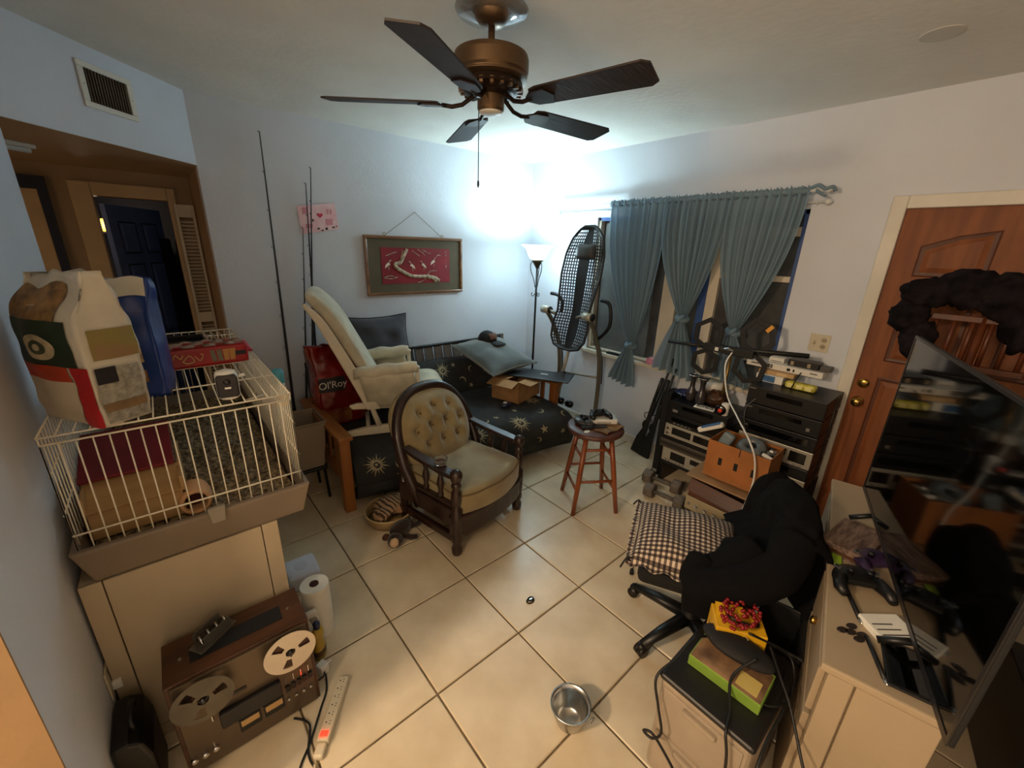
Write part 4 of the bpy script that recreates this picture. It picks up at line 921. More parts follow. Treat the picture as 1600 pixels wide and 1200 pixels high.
# ------------------------------------------------------------------ futon
m_oak = wood('golden_oak', (0.66, 0.42, 0.19), (0.55, 0.33, 0.13), 0.45, 'Y', 7)
m_oakz = wood('golden_oak_post', (0.64, 0.40, 0.18), (0.54, 0.32, 0.13), 0.45, 'Z', 7)
fut = thing('futon', 'oak-armed futon with black sun and moon mattress against the back wall', 'futon', (0, 0, 0))
for x0 in (0.715, 2.725):
    MB().span((x0 - 0.012, 2.50, 0.552), (x0 + 0.082, 3.42, 0.58)).build('arm_board', m_oak, fut, bevel=0.006)
    for y in (2.535, 3.33):
        MB().span((x0, y, 0), (x0 + 0.07, y + 0.065, 0.552)).build('leg', m_oakz, fut, bevel=0.005)
    MB().span((x0 + 0.02, 2.60, 0.20), (x0 + 0.05, 3.33, 0.30)).build('lower_rail', m_oak, fut, bevel=0.004)
    for k in range(4):
        MB().span((x0 + 0.025, 2.70 + 0.15 * k, 0.30), (x0 + 0.043, 2.75 + 0.15 * k, 0.552)).build('arm_slat', m_oakz, fut, bevel=0.003)
MB().span((0.785, 2.66, 0.18), (2.725, 2.69, 0.27)).build('front_rail', m_oak, fut, bevel=0.004)
MB().span((0.785, 3.30, 0.18), (2.725, 3.33, 0.27)).build('rear_rail', m_oak, fut, bevel=0.004)
for k in range(8):
    MB().span((0.95 + 0.22 * k, 2.66, 0.255), (1.01 + 0.22 * k, 3.33, 0.27)).build('seat_slat', m_oak, fut)
m_slat = mat('grey_brown_strap', (0.36, 0.31, 0.27), 0.7, var=0.12)
MB().tube([(0.80, 3.475, 0.855), (2.80, 3.475, 0.855)], 0.014, 8).build('back_rail', m_black, fut, smooth=True)
MB().tube([(0.80, 3.44, 0.70), (2.80, 3.44, 0.70)], 0.012, 8).build('back_rail', m_black, fut, smooth=True)
for x in (0.80, 2.80):
    MB().tube([(x, 3.475, 0.855), (x, 3.40, 0.40), (x, 3.36, 0.25)], 0.014, 8).build('back_post', m_black, fut, smooth=True)
for k in range(19):
    x = 0.86 + 0.105 * k
    MB().box((x, 3.462, 0.775), (0.082, 0.006, 0.14), Rx(-0.22)).build('back_strap', m_slat, fut, bevel=0.01)
    MB().tube([(x + 0.05, 3.466, 0.85), (x + 0.05, 3.43, 0.70)], 0.004, 6).build('back_spring', m_black, fut)
MB().span((2.60, 3.485, 0.66), (2.86, 3.505, 0.875)).build('end_board', mat('taupe_board', (0.45, 0.38, 0.31), 0.6, var=0.1), fut, bevel=0.004)

m_matt = mat('black_mattress', (0.17, 0.17, 0.165), 0.9, var=0.15, vscale=12, bump=0.2, bscale=150)
m_print = mat('cream_celestial_print', (0.66, 0.60, 0.47), 0.85, var=0.12, vscale=60)
class Surf:
    """swept cloth surface: x across, s = arc length along a profile of (dy, z)"""
    def __init__(self, x0, x1, prof, yf, endsag=0.05):
        self.x0, self.x1, self.yf, self.es = x0, x1, yf, endsag
        p = spline([(0, a, b) for a, b in prof], 10); self.p = p; self.s = [0.0]
        for i in range(1, len(p)): self.s.append(self.s[-1] + (p[i] - p[i - 1]).length)
        self.L = self.s[-1]
    def at(self, x, s):
        s = max(0, min(self.L, s)); i = 0
        while i < len(self.s) - 2 and self.s[i + 1] < s: i += 1
        f = (s - self.s[i]) / (self.s[i + 1] - self.s[i] + 1e-9); q = self.p[i].lerp(self.p[i + 1], f)
        e = min(x - self.x0, self.x1 - x); k = max(0, 1 - e / 0.09); k = k * k
        lump = noise.noise(Vector((x * 2.3, s * 3.1, 2))) * 0.022
        return Vector((x, self.yf(x) + q.y + k * 0.03, q.z * (1 - self.es * 2 * k) + lump * (0 if s < 0.02 else 1)))
    def off(self, x, s, d=0.0025):
        a = self.at(x, s); b = self.at(x + 0.004, s) - a; c = self.at(x, s + 0.004) - a
        n = b.cross(c); n.normalize()
        return a + n * d
    def body(self, nu, nv, thick):
        m = MB().grid(lambda u, v: self.at(self.x0 + (self.x1 - self.x0) * u, self.L * v), nu, nv)
        m.grid(lambda u, v: self.at(self.x0 + (self.x1 - self.x0) * u, self.L * v) + thick, nu, nv)
        def rim(pts):
            o = len(m.v); m.v += [tuple(p) for p in pts] + [tuple(p + thick) for p in pts]; n = len(pts)
            m.f += [(o + k, o + k + 1, o + n + k + 1, o + n + k) for k in range(n - 1)]
        xs = [self.x0 + (self.x1 - self.x0) * k / (nu - 1) for k in range(nu)]; ss = [self.L * k / (nv - 1) for k in range(nv)]
        rim([self.at(x, 0) for x in xs]); rim([self.at(x, self.L) for x in xs]); rim([self.at(self.x0, s) for s in ss]); rim([self.at(self.x1, s) for s in ss])
        return m
    def poly(self, mb, pts, c):
        o = len(mb.v); mb.v.append(tuple(self.off(*c))); mb.v += [tuple(self.off(*p)) for p in pts]; n = len(pts)
        mb.f += [(o, o + 1 + k, o + 1 + (k + 1) % n) for k in range(n)]
    def sun(self, x, s, r, parent):
        m = MB(); n = 16
        for k in range(n):
            a = 2 * PI * k / n + 0.1; w = 0.13 + 0.05 * (k % 2); rr = r * (1.0 if k % 2 else 0.78)
            pts = [(x + math.cos(a - w) * r * 0.42, s + math.sin(a - w) * r * 0.42), (x + math.cos(a) * rr, s + math.sin(a) * rr), (x + math.cos(a + w) * r * 0.42, s + math.sin(a + w) * r * 0.42)]
            self.poly(m, pts, (x + math.cos(a) * r * 0.55, s + math.sin(a) * r * 0.55))
        # face disc as a spiral ring
        for k in range(20):
            a0, a1 = 2 * PI * k / 20, 2 * PI * (k + 1) / 20
            q = [(x + math.cos(a) * r * f, s + math.sin(a) * r * f) for a, f in ((a0, 0.42), (a1, 0.42), (a1, 0.22 if k < 14 else 0.30), (a0, 0.22 if k < 14 else 0.30))]
            self.poly(m, q, (sum(p[0] for p in q) / 4, sum(p[1] for p in q) / 4))
        self.poly(m, [(x + math.cos(a) * r * 0.12, s + math.sin(a) * r * 0.12) for a in [2 * PI * k / 8 for k in range(8)]], (x, s))
        return m.build('sun_motif', m_print, parent)
    def moon(self, x, s, r, ang, parent):
        m = MB(); n = 10
        for k in range(n):
            t0, t1 = -1.9 + 3.8 * k / n, -1.9 + 3.8 * (k + 1) / n
            f = lambda t, inner: (x + math.cos(t + ang) * r * (1 if not inner else 1 - 0.42 * max(0.02, math.cos(t / 1.9 * PI / 2))), s + math.sin(t + ang) * r * (1 if not inner else 1 - 0.42 * max(0.02, math.cos(t / 1.9 * PI / 2))))
            q = [f(t0, 0), f(t1, 0), f(t1, 1), f(t0, 1)]
            self.poly(m, q, (sum(p[0] for p in q) / 4, sum(p[1] for p in q) / 4))
        return m.build('moon_motif', m_print, parent)
    def star(self, x, s, r, ang, parent):
        m = MB(); pts = [(x + math.cos(ang + PI * k / 5) * r * (1 if k % 2 == 0 else 0.38), s + math.sin(ang + PI * k / 5) * r * (1 if k % 2 == 0 else 0.38)) for k in range(10)]
        self.poly(m, pts, (x, s)); return m.build('star_motif', m_print, parent)
seat = Surf(0.80, 2.69, [(0.04, 0.16), (-0.03, 0.19), (-0.045, 0.27), (0.0, 0.355), (0.09, 0.405), (0.30, 0.428), (0.60, 0.425), (0.86, 0.425)], lambda x: 2.52 - 0.16 * (x - 0.85))
sm = seat.body(70, 40, Vector((0, 0.02, -0.10))).build('seat_mattress', m_matt, fut, smooth=True)
back = Surf(0.86, 2.69, [(0.0, 0.43), (0.05, 0.52), (0.12, 0.64), (0.17, 0.72), (0.215, 0.745)], lambda x: 3.14 + 0.0 * x, 0.02)
bm_ = back.body(60, 16, Vector((0, 0.07, -0.03))).build('back_mattress', m_matt, fut, smooth=True)
for (x, s, r) in ((2.13, 0.30, 0.105), (0.93, 0.22, 0.09), (1.72, 0.27, 0.10), (2.50, 0.62, 0.09), (1.55, 0.66, 0.09), (1.28, 0.35, 0.08)): seat.sun(x, s, r, sm)
for (x, s, r, a) in ((1.86, 0.40, 0.035, -1.3), (2.42, 0.42, 0.04, -1.0), (1.95, 0.20, 0.04, 2.0), (1.10, 0.20, 0.045, -1.6), (0.97, 0.05, 0.045, -1.4), (1.24, 0.10, 0.04, 1.3), (1.80, 0.12, 0.035, 0.4), (2.60, 0.30, 0.035, 2.5), (2.26, 0.10, 0.04, 0.2), (1.45, 0.20, 0.04, -1)): seat.moon(x, s, r, a, sm)
for (x, s, r, a) in ((2.33, 0.20, 0.045, 0.3), (1.98, 0.42, 0.03, 0.8), (1.82, 0.52, 0.028, 0.1), (1.10, 0.12, 0.05, 0.5), (2.52, 0.14, 0.03, 0.9), (1.33, 0.18, 0.04, 0.2), (2.22, 0.50, 0.03, 0.6), (1.62, 0.10, 0.035, 0.3)): seat.star(x, s, r, a, sm)
for (x, s, r) in ((1.93, 0.24, 0.085), (1.76, 0.11, 0.07), (2.45, 0.20, 0.08), (1.25, 0.2, 0.08)): back.sun(x, s, r, bm_)
for (x, s, r, a) in ((2.12, 0.12, 0.035, 1.0), (2.25, 0.22, 0.03, 2.6), (1.6, 0.22, 0.035, 0.3)): back.moon(x, s, r, a, bm_)
for (x, s, r, a) in ((1.86, 0.06, 0.03, 0.4), (2.20, 0.06, 0.03, 0.9), (2.06, 0.28, 0.028, 0.2)): back.star(x, s, r, a, bm_)

# ------------------------------------------------------------------ glider chair standing on the futon
m_glw = mat('ivory_paint', (0.90, 0.85, 0.75), 0.45, var=0.04, vscale=6); m_cream = mat('cream_suede', (0.80, 0.765, 0.665), 0.85, var=0.10, vscale=9, bump=0.15, bscale=40, sheen=0.3)
gl = thing('glider_chair', 'ivory wooden glider chair with cream cushions standing on the futon', 'chair', (1.185, 2.98, 0.432), math.radians(-20))
def G_(pts, name, w, y0, y1, par=gl, m=m_glw, bev=0.008):
    return MB().prism(pts, y0, y1, XZ).build(name, m, par, bevel=bev)
for y in (-0.27, 0.23):
    G_([(-0.29, 0.0), (0.30, 0.0), (0.34, 0.02), (0.26, 0.048), (0.06, 0.066), (-0.10, 0.062), (-0.24, 0.038), (-0.31, 0.014)], 'base_runner', 0, y, y + 0.045)
    for x in (-0.02, 0.14):
        MB().tube([(x, y + 0.022, 0.055), (x - 0.05, y + 0.022, 0.225)], [0.022, 0.018], 10).build('base_post', m_glw, gl, smooth=True)
    G_([(-0.20, 0.21), (0.30, 0.185), (0.32, 0.205), (0.30, 0.225), (-0.16, 0.255), (-0.22, 0.24)], 'glide_rail', 0, y + 0.004, y + 0.036)
for x in (-0.10, 0.18):
    MB().tube([(x, -0.25, 0.035), (x, 0.25, 0.035)], 0.016, 8).build('cross_bar', m_glw, gl, smooth=True)
for y in (-0.275, 0.245):
    # curved back post
    n_l = spline([(-0.10, 0, 0.20), (-0.18, 0, 0.40), (-0.29, 0, 0.66), (-0.37, 0, 0.84), (-0.44, 0, 0.955)], 6)
    n_r = spline([(-0.005, 0, 0.20), (-0.105, 0, 0.42), (-0.235, 0, 0.70), (-0.325, 0, 0.87), (-0.42, 0, 0.975)], 6)
    G_([(p.x, p.z) for p in n_l] + [(p.x, p.z) for p in n_r][::-1], 'back_post', 0, y, y + 0.03)
    G_([(0.262, 0.19), (0.292, 0.19), (0.285, 0.50), (0.255, 0.50)], 'arm_post', 0, y, y + 0.03)
    G_([(-0.12, 0.475), (0.28, 0.485), (0.295, 0.50), (0.27, 0.515), (-0.13, 0.50)], 'arm_rail', 0, y - 0.008, y + 0.038)
    # padded arm and hanging side pocket
    ap = MB().grid(lambda u, v, y=y: Vector((-0.17 + 0.44 * v, y + 0.015 + math.cos(2 * PI * u) * 0.052 * (0.86 + 0.14 * math.sin(PI * v)), 0.475 + 0.025 * v + math.sin(2 * PI * u) * 0.050 * (0.8 + 0.2 * math.sin(PI * v)) + 0.006 * math.sin(v * 16))), 18, 20, cu=True)
    k0 = len(ap.v); ap.f.append(tuple(i * 20 for i in range(18))); ap.f.append(tuple(i * 20 + 19 for i in range(18)))
    ap.build('arm_pad', m_cream, gl, smooth=True)
    MB().grid(lambda u, v, y=y: Vector((-0.135 + 0.375 * u + 0.05 * v, y + 0.015 + (0.042 if y > 0 else -0.042) * (1 - v * 0.9), 0.47 - 0.26 * v)), 12, 8).build('arm_pocket', m_cream, gl, smooth=True, solid=0.006)
MB().span((-0.06, -0.245, 0.20), (0.29, 0.245, 0.235)).build('seat_frame', m_glw, gl, bevel=0.006)
def slab(mb, path, thick, y0, y1, n=22):
    """cushion following a path in the xz plane"""
    P = spline([(a, 0, b) for a, b in path], 5); L = len(P)
    def fn(u, v):
        i = min(L - 1, int(round(v * (L - 1)))); p = P[i]; t = (P[min(i + 1, L - 1)] - P[max(i - 1, 0)]).normalized(); nrm = Vector((t.z, 0, -t.x))
        a = 2 * PI * u; e = math.sin(PI * (0.04 + 0.92 * v)) ** 0.35
        cy = math.copysign(abs(math.cos(a)) ** 0.5, math.cos(a)); cz = math.copysign(abs(math.sin(a)) ** 0.6, math.sin(a))
        return p + nrm * (cz * thick / 2 * e) + Vector((0, (y0 + y1) / 2 + cy * (y1 - y0) / 2 * (0.9 + 0.1 * e), 0))
    mb.grid(fn, n, L, cu=True); o = len(mb.v) - n * L
    mb.f.append(tuple(o + i * L for i in range(n))); mb.f.append(tuple(o + i * L + L - 1 for i in range(n)))
    return mb
slab(MB(), [(0.02, 0.30), (-0.06, 0.44), (-0.19, 0.70), (-0.27, 0.86), (-0.375, 0.99), (-0.415, 1.0)], 0.115, -0.25, 0.25).build('back_cushion', m_cream, gl, smooth=True)
slab(MB(), [(-0.06, 0.285), (0.08, 0.292), (0.30, 0.298), (0.43, 0.30), (0.475, 0.285)], 0.125, -0.225, 0.225).build('seat_cushion', m_cream, gl, smooth=True)

# ------------------------------------------------------------------ cushions and clutter on the futon
def placed_pillow(label, w, h, t, M, m, seed, piping=None):
    th = thing('pillow', label, 'pillow'); th.matrix_world = M
    pillow_mesh(w, h, t, 24, seed).build('cushion', m, th, smooth=True)
    if piping:
        e = []; 
        for k in range(4):
            for j in range(12):
                f = j / 12 * 2 - 1; x, y = [(f, -1), (1, f), (-f, 1), (-1, -f)][k]
                e.append((x * w / 2 * (1 - 0.10 * (1 - y * y) * abs(x)), y * h / 2 * (1 - 0.10 * (1 - x * x) * abs(y)), 0))
        MB().tube(e, 0.006, 6, closed=True).build('piping', piping, th, smooth=True)
    return th
def frame(o, u, v):
    u = Vector(u).normalized(); v = Vector(v); v = (v - u * v.dot(u)).normalized(); n = u.cross(v)
    M = Matrix((u, v, n)).transposed().to_4x4(); M.translation = o; return M
placed_pillow('dark slate square cushion propped upright behind the glider', 0.54, 0.44, 0.15, frame((1.39, 3.37, 0.985), (1, 0.0, 0.0), (0.03, 0.24, 0.97)), mat('slate_velvet', (0.23, 0.235, 0.27), 0.9, var=0.12, vscale=7, sheen=0.4), 2, mat('slate_piping', (0.13, 0.13, 0.15), 0.9))
placed_pillow('grey-green velvet cushion sprawled over box and futon back', 0.60, 0.62, 0.17, frame((2.40, 3.06, 0.79), (0.57, 0.06, 0.02), (-0.05, 0.58, 0.17)), mat('sage_velvet', (0.33, 0.365, 0.36), 0.85, var=0.16, vscale=6, sheen=0.5), 11, mat('sage_piping', (0.42, 0.42, 0.38), 0.9))
cp = thing('baseball_cap', 'black baseball cap with tan front resting on the grey-green cushion', 'cap', (2.41, 3.19, 0.905), math.radians(-70))
m_capb = mat('cap_black', (0.06, 0.06, 0.065), 0.8)
def crown(u, v):
    a = 2 * PI * u; b = v * PI / 2
    return Vector((math.cos(a) * math.cos(b) * 0.098, math.sin(a) * math.cos(b) * 0.082, math.sin(b) * 0.095))
MB().grid(crown, 24, 10, cu=True).build('crown', m_capb, cp, smooth=True, solid=0.004)
MB().grid(lambda u, v: Vector((math.cos((u - 0.5) * 1.5) * (0.055 + 0.045), math.sin((u - 0.5) * 1.5) * 0.084, 0.025 + 0.055 * v)) * 1.0 + Vector((0.002 - 0.03 * v * v, 0, 0)), 14, 8).build('front_panel', mat('cap_tan', (0.42, 0.27, 0.19), 0.8, var=0.2, vscale=30), cp, smooth=True)
MB().grid(lambda u, v: Vector((0.07 + 0.11 * v * math.cos((u - 0.5) * 1.9) + 0.022 * math.cos((u - 0.5) * 2), math.sin((u - 0.5) * 1.9) * (0.082 + 0.012 * v), 0.004 - 0.02 * v * v - 0.012 * (2 * u - 1) ** 2)), 16, 6).build('brim', m_capb, cp, smooth=True, solid=0.004)
cbx = thing('cardboard_box', 'open cardboard box under the grey-green cushion on the futon', 'box', (2.33, 2.60, 0.425), math.radians(16))
t_ = 0.005
for a, b in (((0, 0, 0), (0.38, t_, 0.195)), ((0, 0.30, 0), (0.38, 0.30 + t_, 0.195)), ((0, 0, 0), (t_, 0.30, 0.195)), ((0.38, 0, 0), (0.38 + t_, 0.305, 0.195)), ((0, 0, 0), (0.38, 0.30, t_))):
    MB().span(a, b).build('wall', m_cardboard, cbx)
for c0, s0, M0 in (((0.19, -0.05, 0.20), (0.37, 0.13, 0.004), Rx(0.1)), ((-0.05, 0.15, 0.19), (0.12, 0.28, 0.004), Ry(-0.3)), ((0.20, 0.21, 0.205), (0.37, 0.16, 0.004), Rx(-0.12))):
    MB().box(c0, s0, M0).build('flap', m_cardboard, cbx)
bb = thing('black_board', 'flat black board resting across the cardboard box and futon arm', 'board', (2.62, 2.63, 0.642), math.radians(-60))
MB().span((-0.32, -0.14, 0), (0.30, 0.14, 0.014)).build('panel', mat('black_board', (0.055, 0.06, 0.065), 0.4, var=0.15), bb, bevel=0.004)
MB().span((0.0, 0.0, 0.014), (0.07, 0.035, 0.0155)).build('sticker', mat('pale_sticker', (0.75, 0.75, 0.72), 0.6), bb)
gm = thing('game_controller', 'small blue and white gamepad on the futon seat by the box', 'controller', (2.20, 2.62, 0.43), math.radians(20))
MB().lathe([(0.02, 0), (0.045, 0.008), (0.045, 0.022), (0.02, 0.03)], (0, 0, 0), 16, None, 1.5, 0.8).build('shell', mat('navy_shell', (0.10, 0.12, 0.22), 0.3), gm, smooth=True)
MB().lathe([(0.018, 0.028), (0.02, 0.036), (0.006, 0.04)], (0.0, 0.01, 0), 12).build('button_cap', m_whiteplastic, gm, smooth=True)

# ------------------------------------------------------------------ red dog food bag
db = thing('dog_food_bag', 'big shiny red dog food bag between fishing rods and glider', 'bag', (0.945, 3.19, 0.425), math.radians(4))
B3 = Bag(0.355, 0.20, 0.60, 0.8, 0.03, 21, 0.022, 0.02, 0.6)
m_dog = mat('red_dog_bag', (0.52, 0.075, 0.07), 0.25, var=0.2, vscale=5, bump=0.35, bscale=9, coat=0.3)
B3.body(80, 34).build('bag_body', m_dog, db, smooth=True)
B3.patch(0.0, 0.19, 0.48, 0.66, off=0.006).build('black_banner', mat('black_print', (0.10, 0.08, 0.10), 0.5), db, smooth=True)
B3.patch(0.02, 0.22, 0.04, 0.24, off=0.006).build('dog_print', mat('tan_dog_print', (0.60, 0.42, 0.20), 0.5, col2=(0.44, 0.10, 0.07), vscale=9), db, smooth=True)
B3.patch(0.30, 0.36, 0.05, 0.5, off=0.006).build('side_text', mat('side_text_print', (0.52, 0.30, 0.14), 0.5, col2=(0.38, 0.06, 0.05), vscale=38), db, smooth=True)
p0 = B3.pt(0.10, 0.57, 0.0)
text('banner_lettering', "Ol'Roy", 0.075, mat('white_letter', (0.90, 0.88, 0.84), 0.5), db, Matrix.Translation((p0.x - 0.005, p0.y - 0.014, p0.z)) @ Matrix.Rotation(PI / 2, 4, 'X'), 0.001)

# ------------------------------------------------------------------ tan bin behind the cage, basket, plush toy
st = thing('step_stool', 'low black step stool under the tan bin', 'stool', (0.60, 2.94, 0))
MB().span((-0.11, -0.13, 0.235), (0.10, 0.13, 0.26)).build('top', m_black, st, bevel=0.006)
for sx in (-0.09, 0.08):
    for sy in (-0.11, 0.11): MB().tube([(sx, sy, 0.24), (sx * 1.15, sy * 1.1, 0)], 0.010, 8).build('leg', m_black, st)
tb = thing('tan_bin', 'empty tan plastic bin behind the right side of the cage', 'bin', (0.60, 2.94, 0.262))
def binfn(k, wx, wy): 
    return [(-wx, -wy), (wx, -wy), (wx, wy), (-wx, wy)]
b_ = MB(); lv = [(0.085, 0.115, 0.0), (0.115, 0.15, 0.335), (0.122, 0.157, 0.345), (0.122, 0.157, 0.35), (0.112, 0.147, 0.35), (0.080, 0.11, 0.008)]
vs = []; fs = []
for wx, wy, z in lv: vs += [(x, y, z) for x, y in binfn(0, wx, wy)]
for r in range(len(lv) - 1):
    for k in range(4): fs.append((r * 4 + k, r * 4 + (k + 1) % 4, (r + 1) * 4 + (k + 1) % 4, (r + 1) * 4 + k))
fs += [(0, 1, 2, 3), (20, 21, 22, 23)]
b_.add(vs, fs).build('shell', mat('tan_plastic', (0.60, 0.53, 0.45), 0.5, var=0.05), tb, bevel=0.012, seg=3)

bk = thing('cloth_basket', 'round tan basket heaped with brown tabby-striped cloth on the floor', 'basket', (0.925, 2.31, 0), math.radians(20))
MB().grid(lambda u, v: Vector((math.cos(2 * PI * u) * (0.135 + 0.02 * v), math.sin(2 * PI * u) * (0.135 + 0.02 * v), 0.002 + 0.075 * v)), 32, 5, cu=True).lathe([(0.13, 0.0), (0.13, 0.004)], n=32).build('basket_wall', mat('tan_basket', (0.66, 0.55, 0.38), 0.5, var=0.15, vscale=12), bk, smooth=True, solid=0.006)
MB().tube([(math.cos(2 * PI * k / 32) * 0.157, math.sin(2 * PI * k / 32) * 0.157, 0.078) for k in range(32)], 0.007, 8, closed=True).build('rim', mat('pale_rim', (0.72, 0.62, 0.45), 0.5), bk, smooth=True)
m_tabby = bpy.data.materials.new('tabby_cloth'); m_tabby.use_nodes = True
nt = m_tabby.node_tree; n_ = nt.nodes; l_ = nt.links
tc = n_.new('ShaderNodeTexCoord'); wv = n_.new('ShaderNodeTexWave'); wv.inputs['Scale'].default_value = 11.0; wv.inputs['Distortion'].default_value = 6.0; wv.inputs['Detail'].default_value = 3.0
rp = n_.new('ShaderNodeValToRGB'); rp.color_ramp.elements[0].color = lin((0.24, 0.17, 0.11)); rp.color_ramp.elements[1].color = lin((0.62, 0.49, 0.36)); rp.color_ramp.elements[0].position = 0.2; rp.color_ramp.elements[1].position = 0.55
l_.new(tc.outputs['Object'], wv.inputs['Vector']); l_.new(wv.outputs['Fac'], rp.inputs['Fac']); l_.new(rp.outputs['Color'], n_['Principled BSDF'].inputs['Base Color']); n_['Principled BSDF'].inputs['Roughness'].default_value = 0.95
def lump(c, r, seed, m, name, par, f=3.0, amp=0.25):
    mb = MB()
    def fn(u, v):
        a, b = 2 * PI * u, PI * (v - 0.5); d = Vector((math.cos(a) * math.cos(b), math.sin(a) * math.cos(b), math.sin(b)))
        k = 1 + amp * noise.noise(d * f * 0.7 + Vector((seed, seed, 0)))
        return Vector((c[0] + d.x * r[0] * k, c[1] + d.y * r[1] * k, c[2] + d.z * r[2] * k))
    return mb.grid(fn, 28, 16, cu=True).build(name, m, par, smooth=True)
lump((0.03, 0.02, 0.085), (0.115, 0.095, 0.055), 3, m_tabby, 'striped_cloth', bk)
lump((-0.085, -0.02, 0.09), (0.055, 0.06, 0.04), 8, m_tabby, 'striped_fold', bk)
lump((0.06, -0.055, 0.085), (0.075, 0.045, 0.035), 5, mat('tan_fleece', (0.62, 0.48, 0.35), 0.95, var=0.1), 'tan_fold', bk)
lump((0.125, 0.03, 0.09), (0.025, 0.035, 0.03), 9, mat('cream_fleece', (0.80, 0.70, 0.56), 0.95), 'cream_tuft', bk)

mk = thing('plush_toy', 'dark brown plush monkey with pale face lying on the floor', 'plush toy', (0.895, 2.085, 0), math.radians(20))
m_fur = mat('brown_plush', (0.17, 0.11, 0.08), 0.98, var=0.3, vscale=40, bump=0.5, bscale=90, sheen=0.3); m_face = mat('cream_plush', (0.78, 0.66, 0.52), 0.95)
lump((0.03, 0.02, 0.048), (0.085, 0.05, 0.046), 2, m_fur, 'body', mk, 2, 0.1)
hd = lump((-0.075, -0.035, 0.045), (0.05, 0.048, 0.044), 4, m_fur, 'head', mk, 2, 0.06)
lump((-0.10, -0.055, 0.055), (0.030, 0.026, 0.030), 6, m_face, 'muzzle', hd, 2, 0.05)
for (x, y, z, r, m) in ((-0.118, -0.068, 0.052, 0.004, m_blackmat), (-0.118, -0.052, 0.052, 0.004, m_blackmat), (-0.095, -0.040, 0.084, 0.012, m_blackmat)):
    lump((x, y, z), (r, r, r), 1, m, 'eye' if r < 0.01 else 'nose', hd, 1, 0)
for (c0, r0) in (((-0.09, 0.03, 0.05), (0.025, 0.02, 0.02)),):
    lump(c0, r0, 7, mat('brown_ear', (0.28, 0.16, 0.10), 0.95), 'ear', hd, 2, 0.05)
for pts in ([(0.0, -0.02, 0.03), (0.02, -0.07, 0.02), (0.05, -0.10, 0.018)], [(0.09, 0.0, 0.03), (0.14, -0.02, 0.022), (0.17, -0.01, 0.02)], [(0.09, 0.04, 0.03), (0.13, 0.08, 0.022), (0.16, 0.09, 0.02)]):
    MB().tube(spline(pts, 4), 0.017, 9).build('limb', m_fur, mk, smooth=True)

# ------------------------------------------------------------------ upholstered armchair
m_mah = wood('dark_mahogany', (0.20, 0.115, 0.085), (0.13, 0.07, 0.055), 0.32, 'Z', 6, coat=0.3)
m_velv = mat('olive_velvet', (0.585, 0.52, 0.365), 0.8, col2=(0.51, 0.435, 0.29), vscale=7, bump=0.12, bscale=120, sheen=0.5)
ac = thing('armchair', 'dark wood armchair with tufted olive velvet back and seat', 'armchair', (1.395, 1.80, 0), math.radians(11.9))
post = [(0.026, 0), (0.032, 0.012), (0.034, 0.05), (0.022, 0.075), (0.034, 0.10), (0.034, 0.13), (0.030, 0.14), (0.036, 0.17), (0.036, 0.32), (0.024, 0.335), (0.030, 0.36), (0.033, 0.40), (0.028, 0.44), (0.020, 0.455), (0.031, 0.475), (0.022, 0.50)]
for sx in (-1, 1):
    lg = MB().lathe(post, (0.30 * sx, 0.0, 0), 18).build('front_leg', m_mah, ac, smooth=True)
    MB().lathe([(0.018, 0.495), (0.032, 0.515), (0.038, 0.54), (0.034, 0.562), (0.018, 0.578), (0.004, 0.582)], (0.30 * sx, 0.0, 0), 18).build('finial', m_mah, lg, smooth=True)
    MB().lathe([(0.024, 0), (0.030, 0.02), (0.026, 0.10), (0.032, 0.20), (0.03, 0.36)], (0.29 * sx, 0.50, 0), 14).build('rear_leg', m_mah, ac, smooth=True)
    MB().box((0.30 * sx, 0.25, 0.255), (0.045, 0.50, 0.115)).build('side_rail', m_mah, ac, bevel=0.008)
    MB().box((0.30 * sx, 0.26, 0.105), (0.035, 0.54, 0.05)).build('base_rail', m_mah, ac, bevel=0.008)
    MB().box((0.30 * sx, 0.24, 0.335), (0.03, 0.44, 0.03)).build('spindle_rail', m_mah, ac, bevel=0.006)
    # arm: flat board rising to the hoop
    ar = MB().prism([(-0.030, 0.02), (0.030, 0.02), (0.036, 0.12), (0.032, 0.32), (0.040, 0.46), (-0.020, 0.46), (-0.032, 0.32), (-0.036, 0.12)], -0.014, 0.014, Rx(0.06), (0.303 * sx, 0.0, 0.535)).build('armrest', m_mah, ac, bevel=0.008)
    for y in (0.13, 0.26):
        MB().lathe([(0.012, 0.345), (0.020, 0.37), (0.012, 0.395), (0.016, 0.41), (0.024, 0.445), (0.016, 0.485), (0.012, 0.50), (0.018, 0.515), (0.012, 0.54)], (0.302 * sx, y, 0), 12).build('spindle', m_mah, ac, smooth=True)
bow = [(-0.335, 0.03), (-0.325, -0.015), (-0.25, -0.045), (-0.12, -0.065), (0, -0.07), (0.12, -0.065), (0.25, -0.045), (0.325, -0.015), (0.335, 0.03), (0.30, 0.05), (-0.30, 0.05)]
MB().prism(bow, 0.135, 0.265, None).build('front_rail', m_mah, ac, bevel=0.012, seg=3)
MB().prism([(x * 1.02, y - 0.008 if y < 0 else y) for x, y in bow], 0.25, 0.278, None).build('seat_moulding', m_mah, ac, bevel=0.010, seg=3)
MB().prism([(x * 0.99, y + 0.01) for x, y in bow], 0.115, 0.145, None).build('apron_moulding', m_mah, ac, bevel=0.010, seg=3)
MB().span((-0.29, 0.03, 0.25), (0.29, 0.50, 0.272)).build('seat_deck', m_mah, ac)
MB().span((-0.28, 0.50, 0.20), (0.28, 0.53, 0.32)).build('rear_rail', m_mah, ac, bevel=0.006)
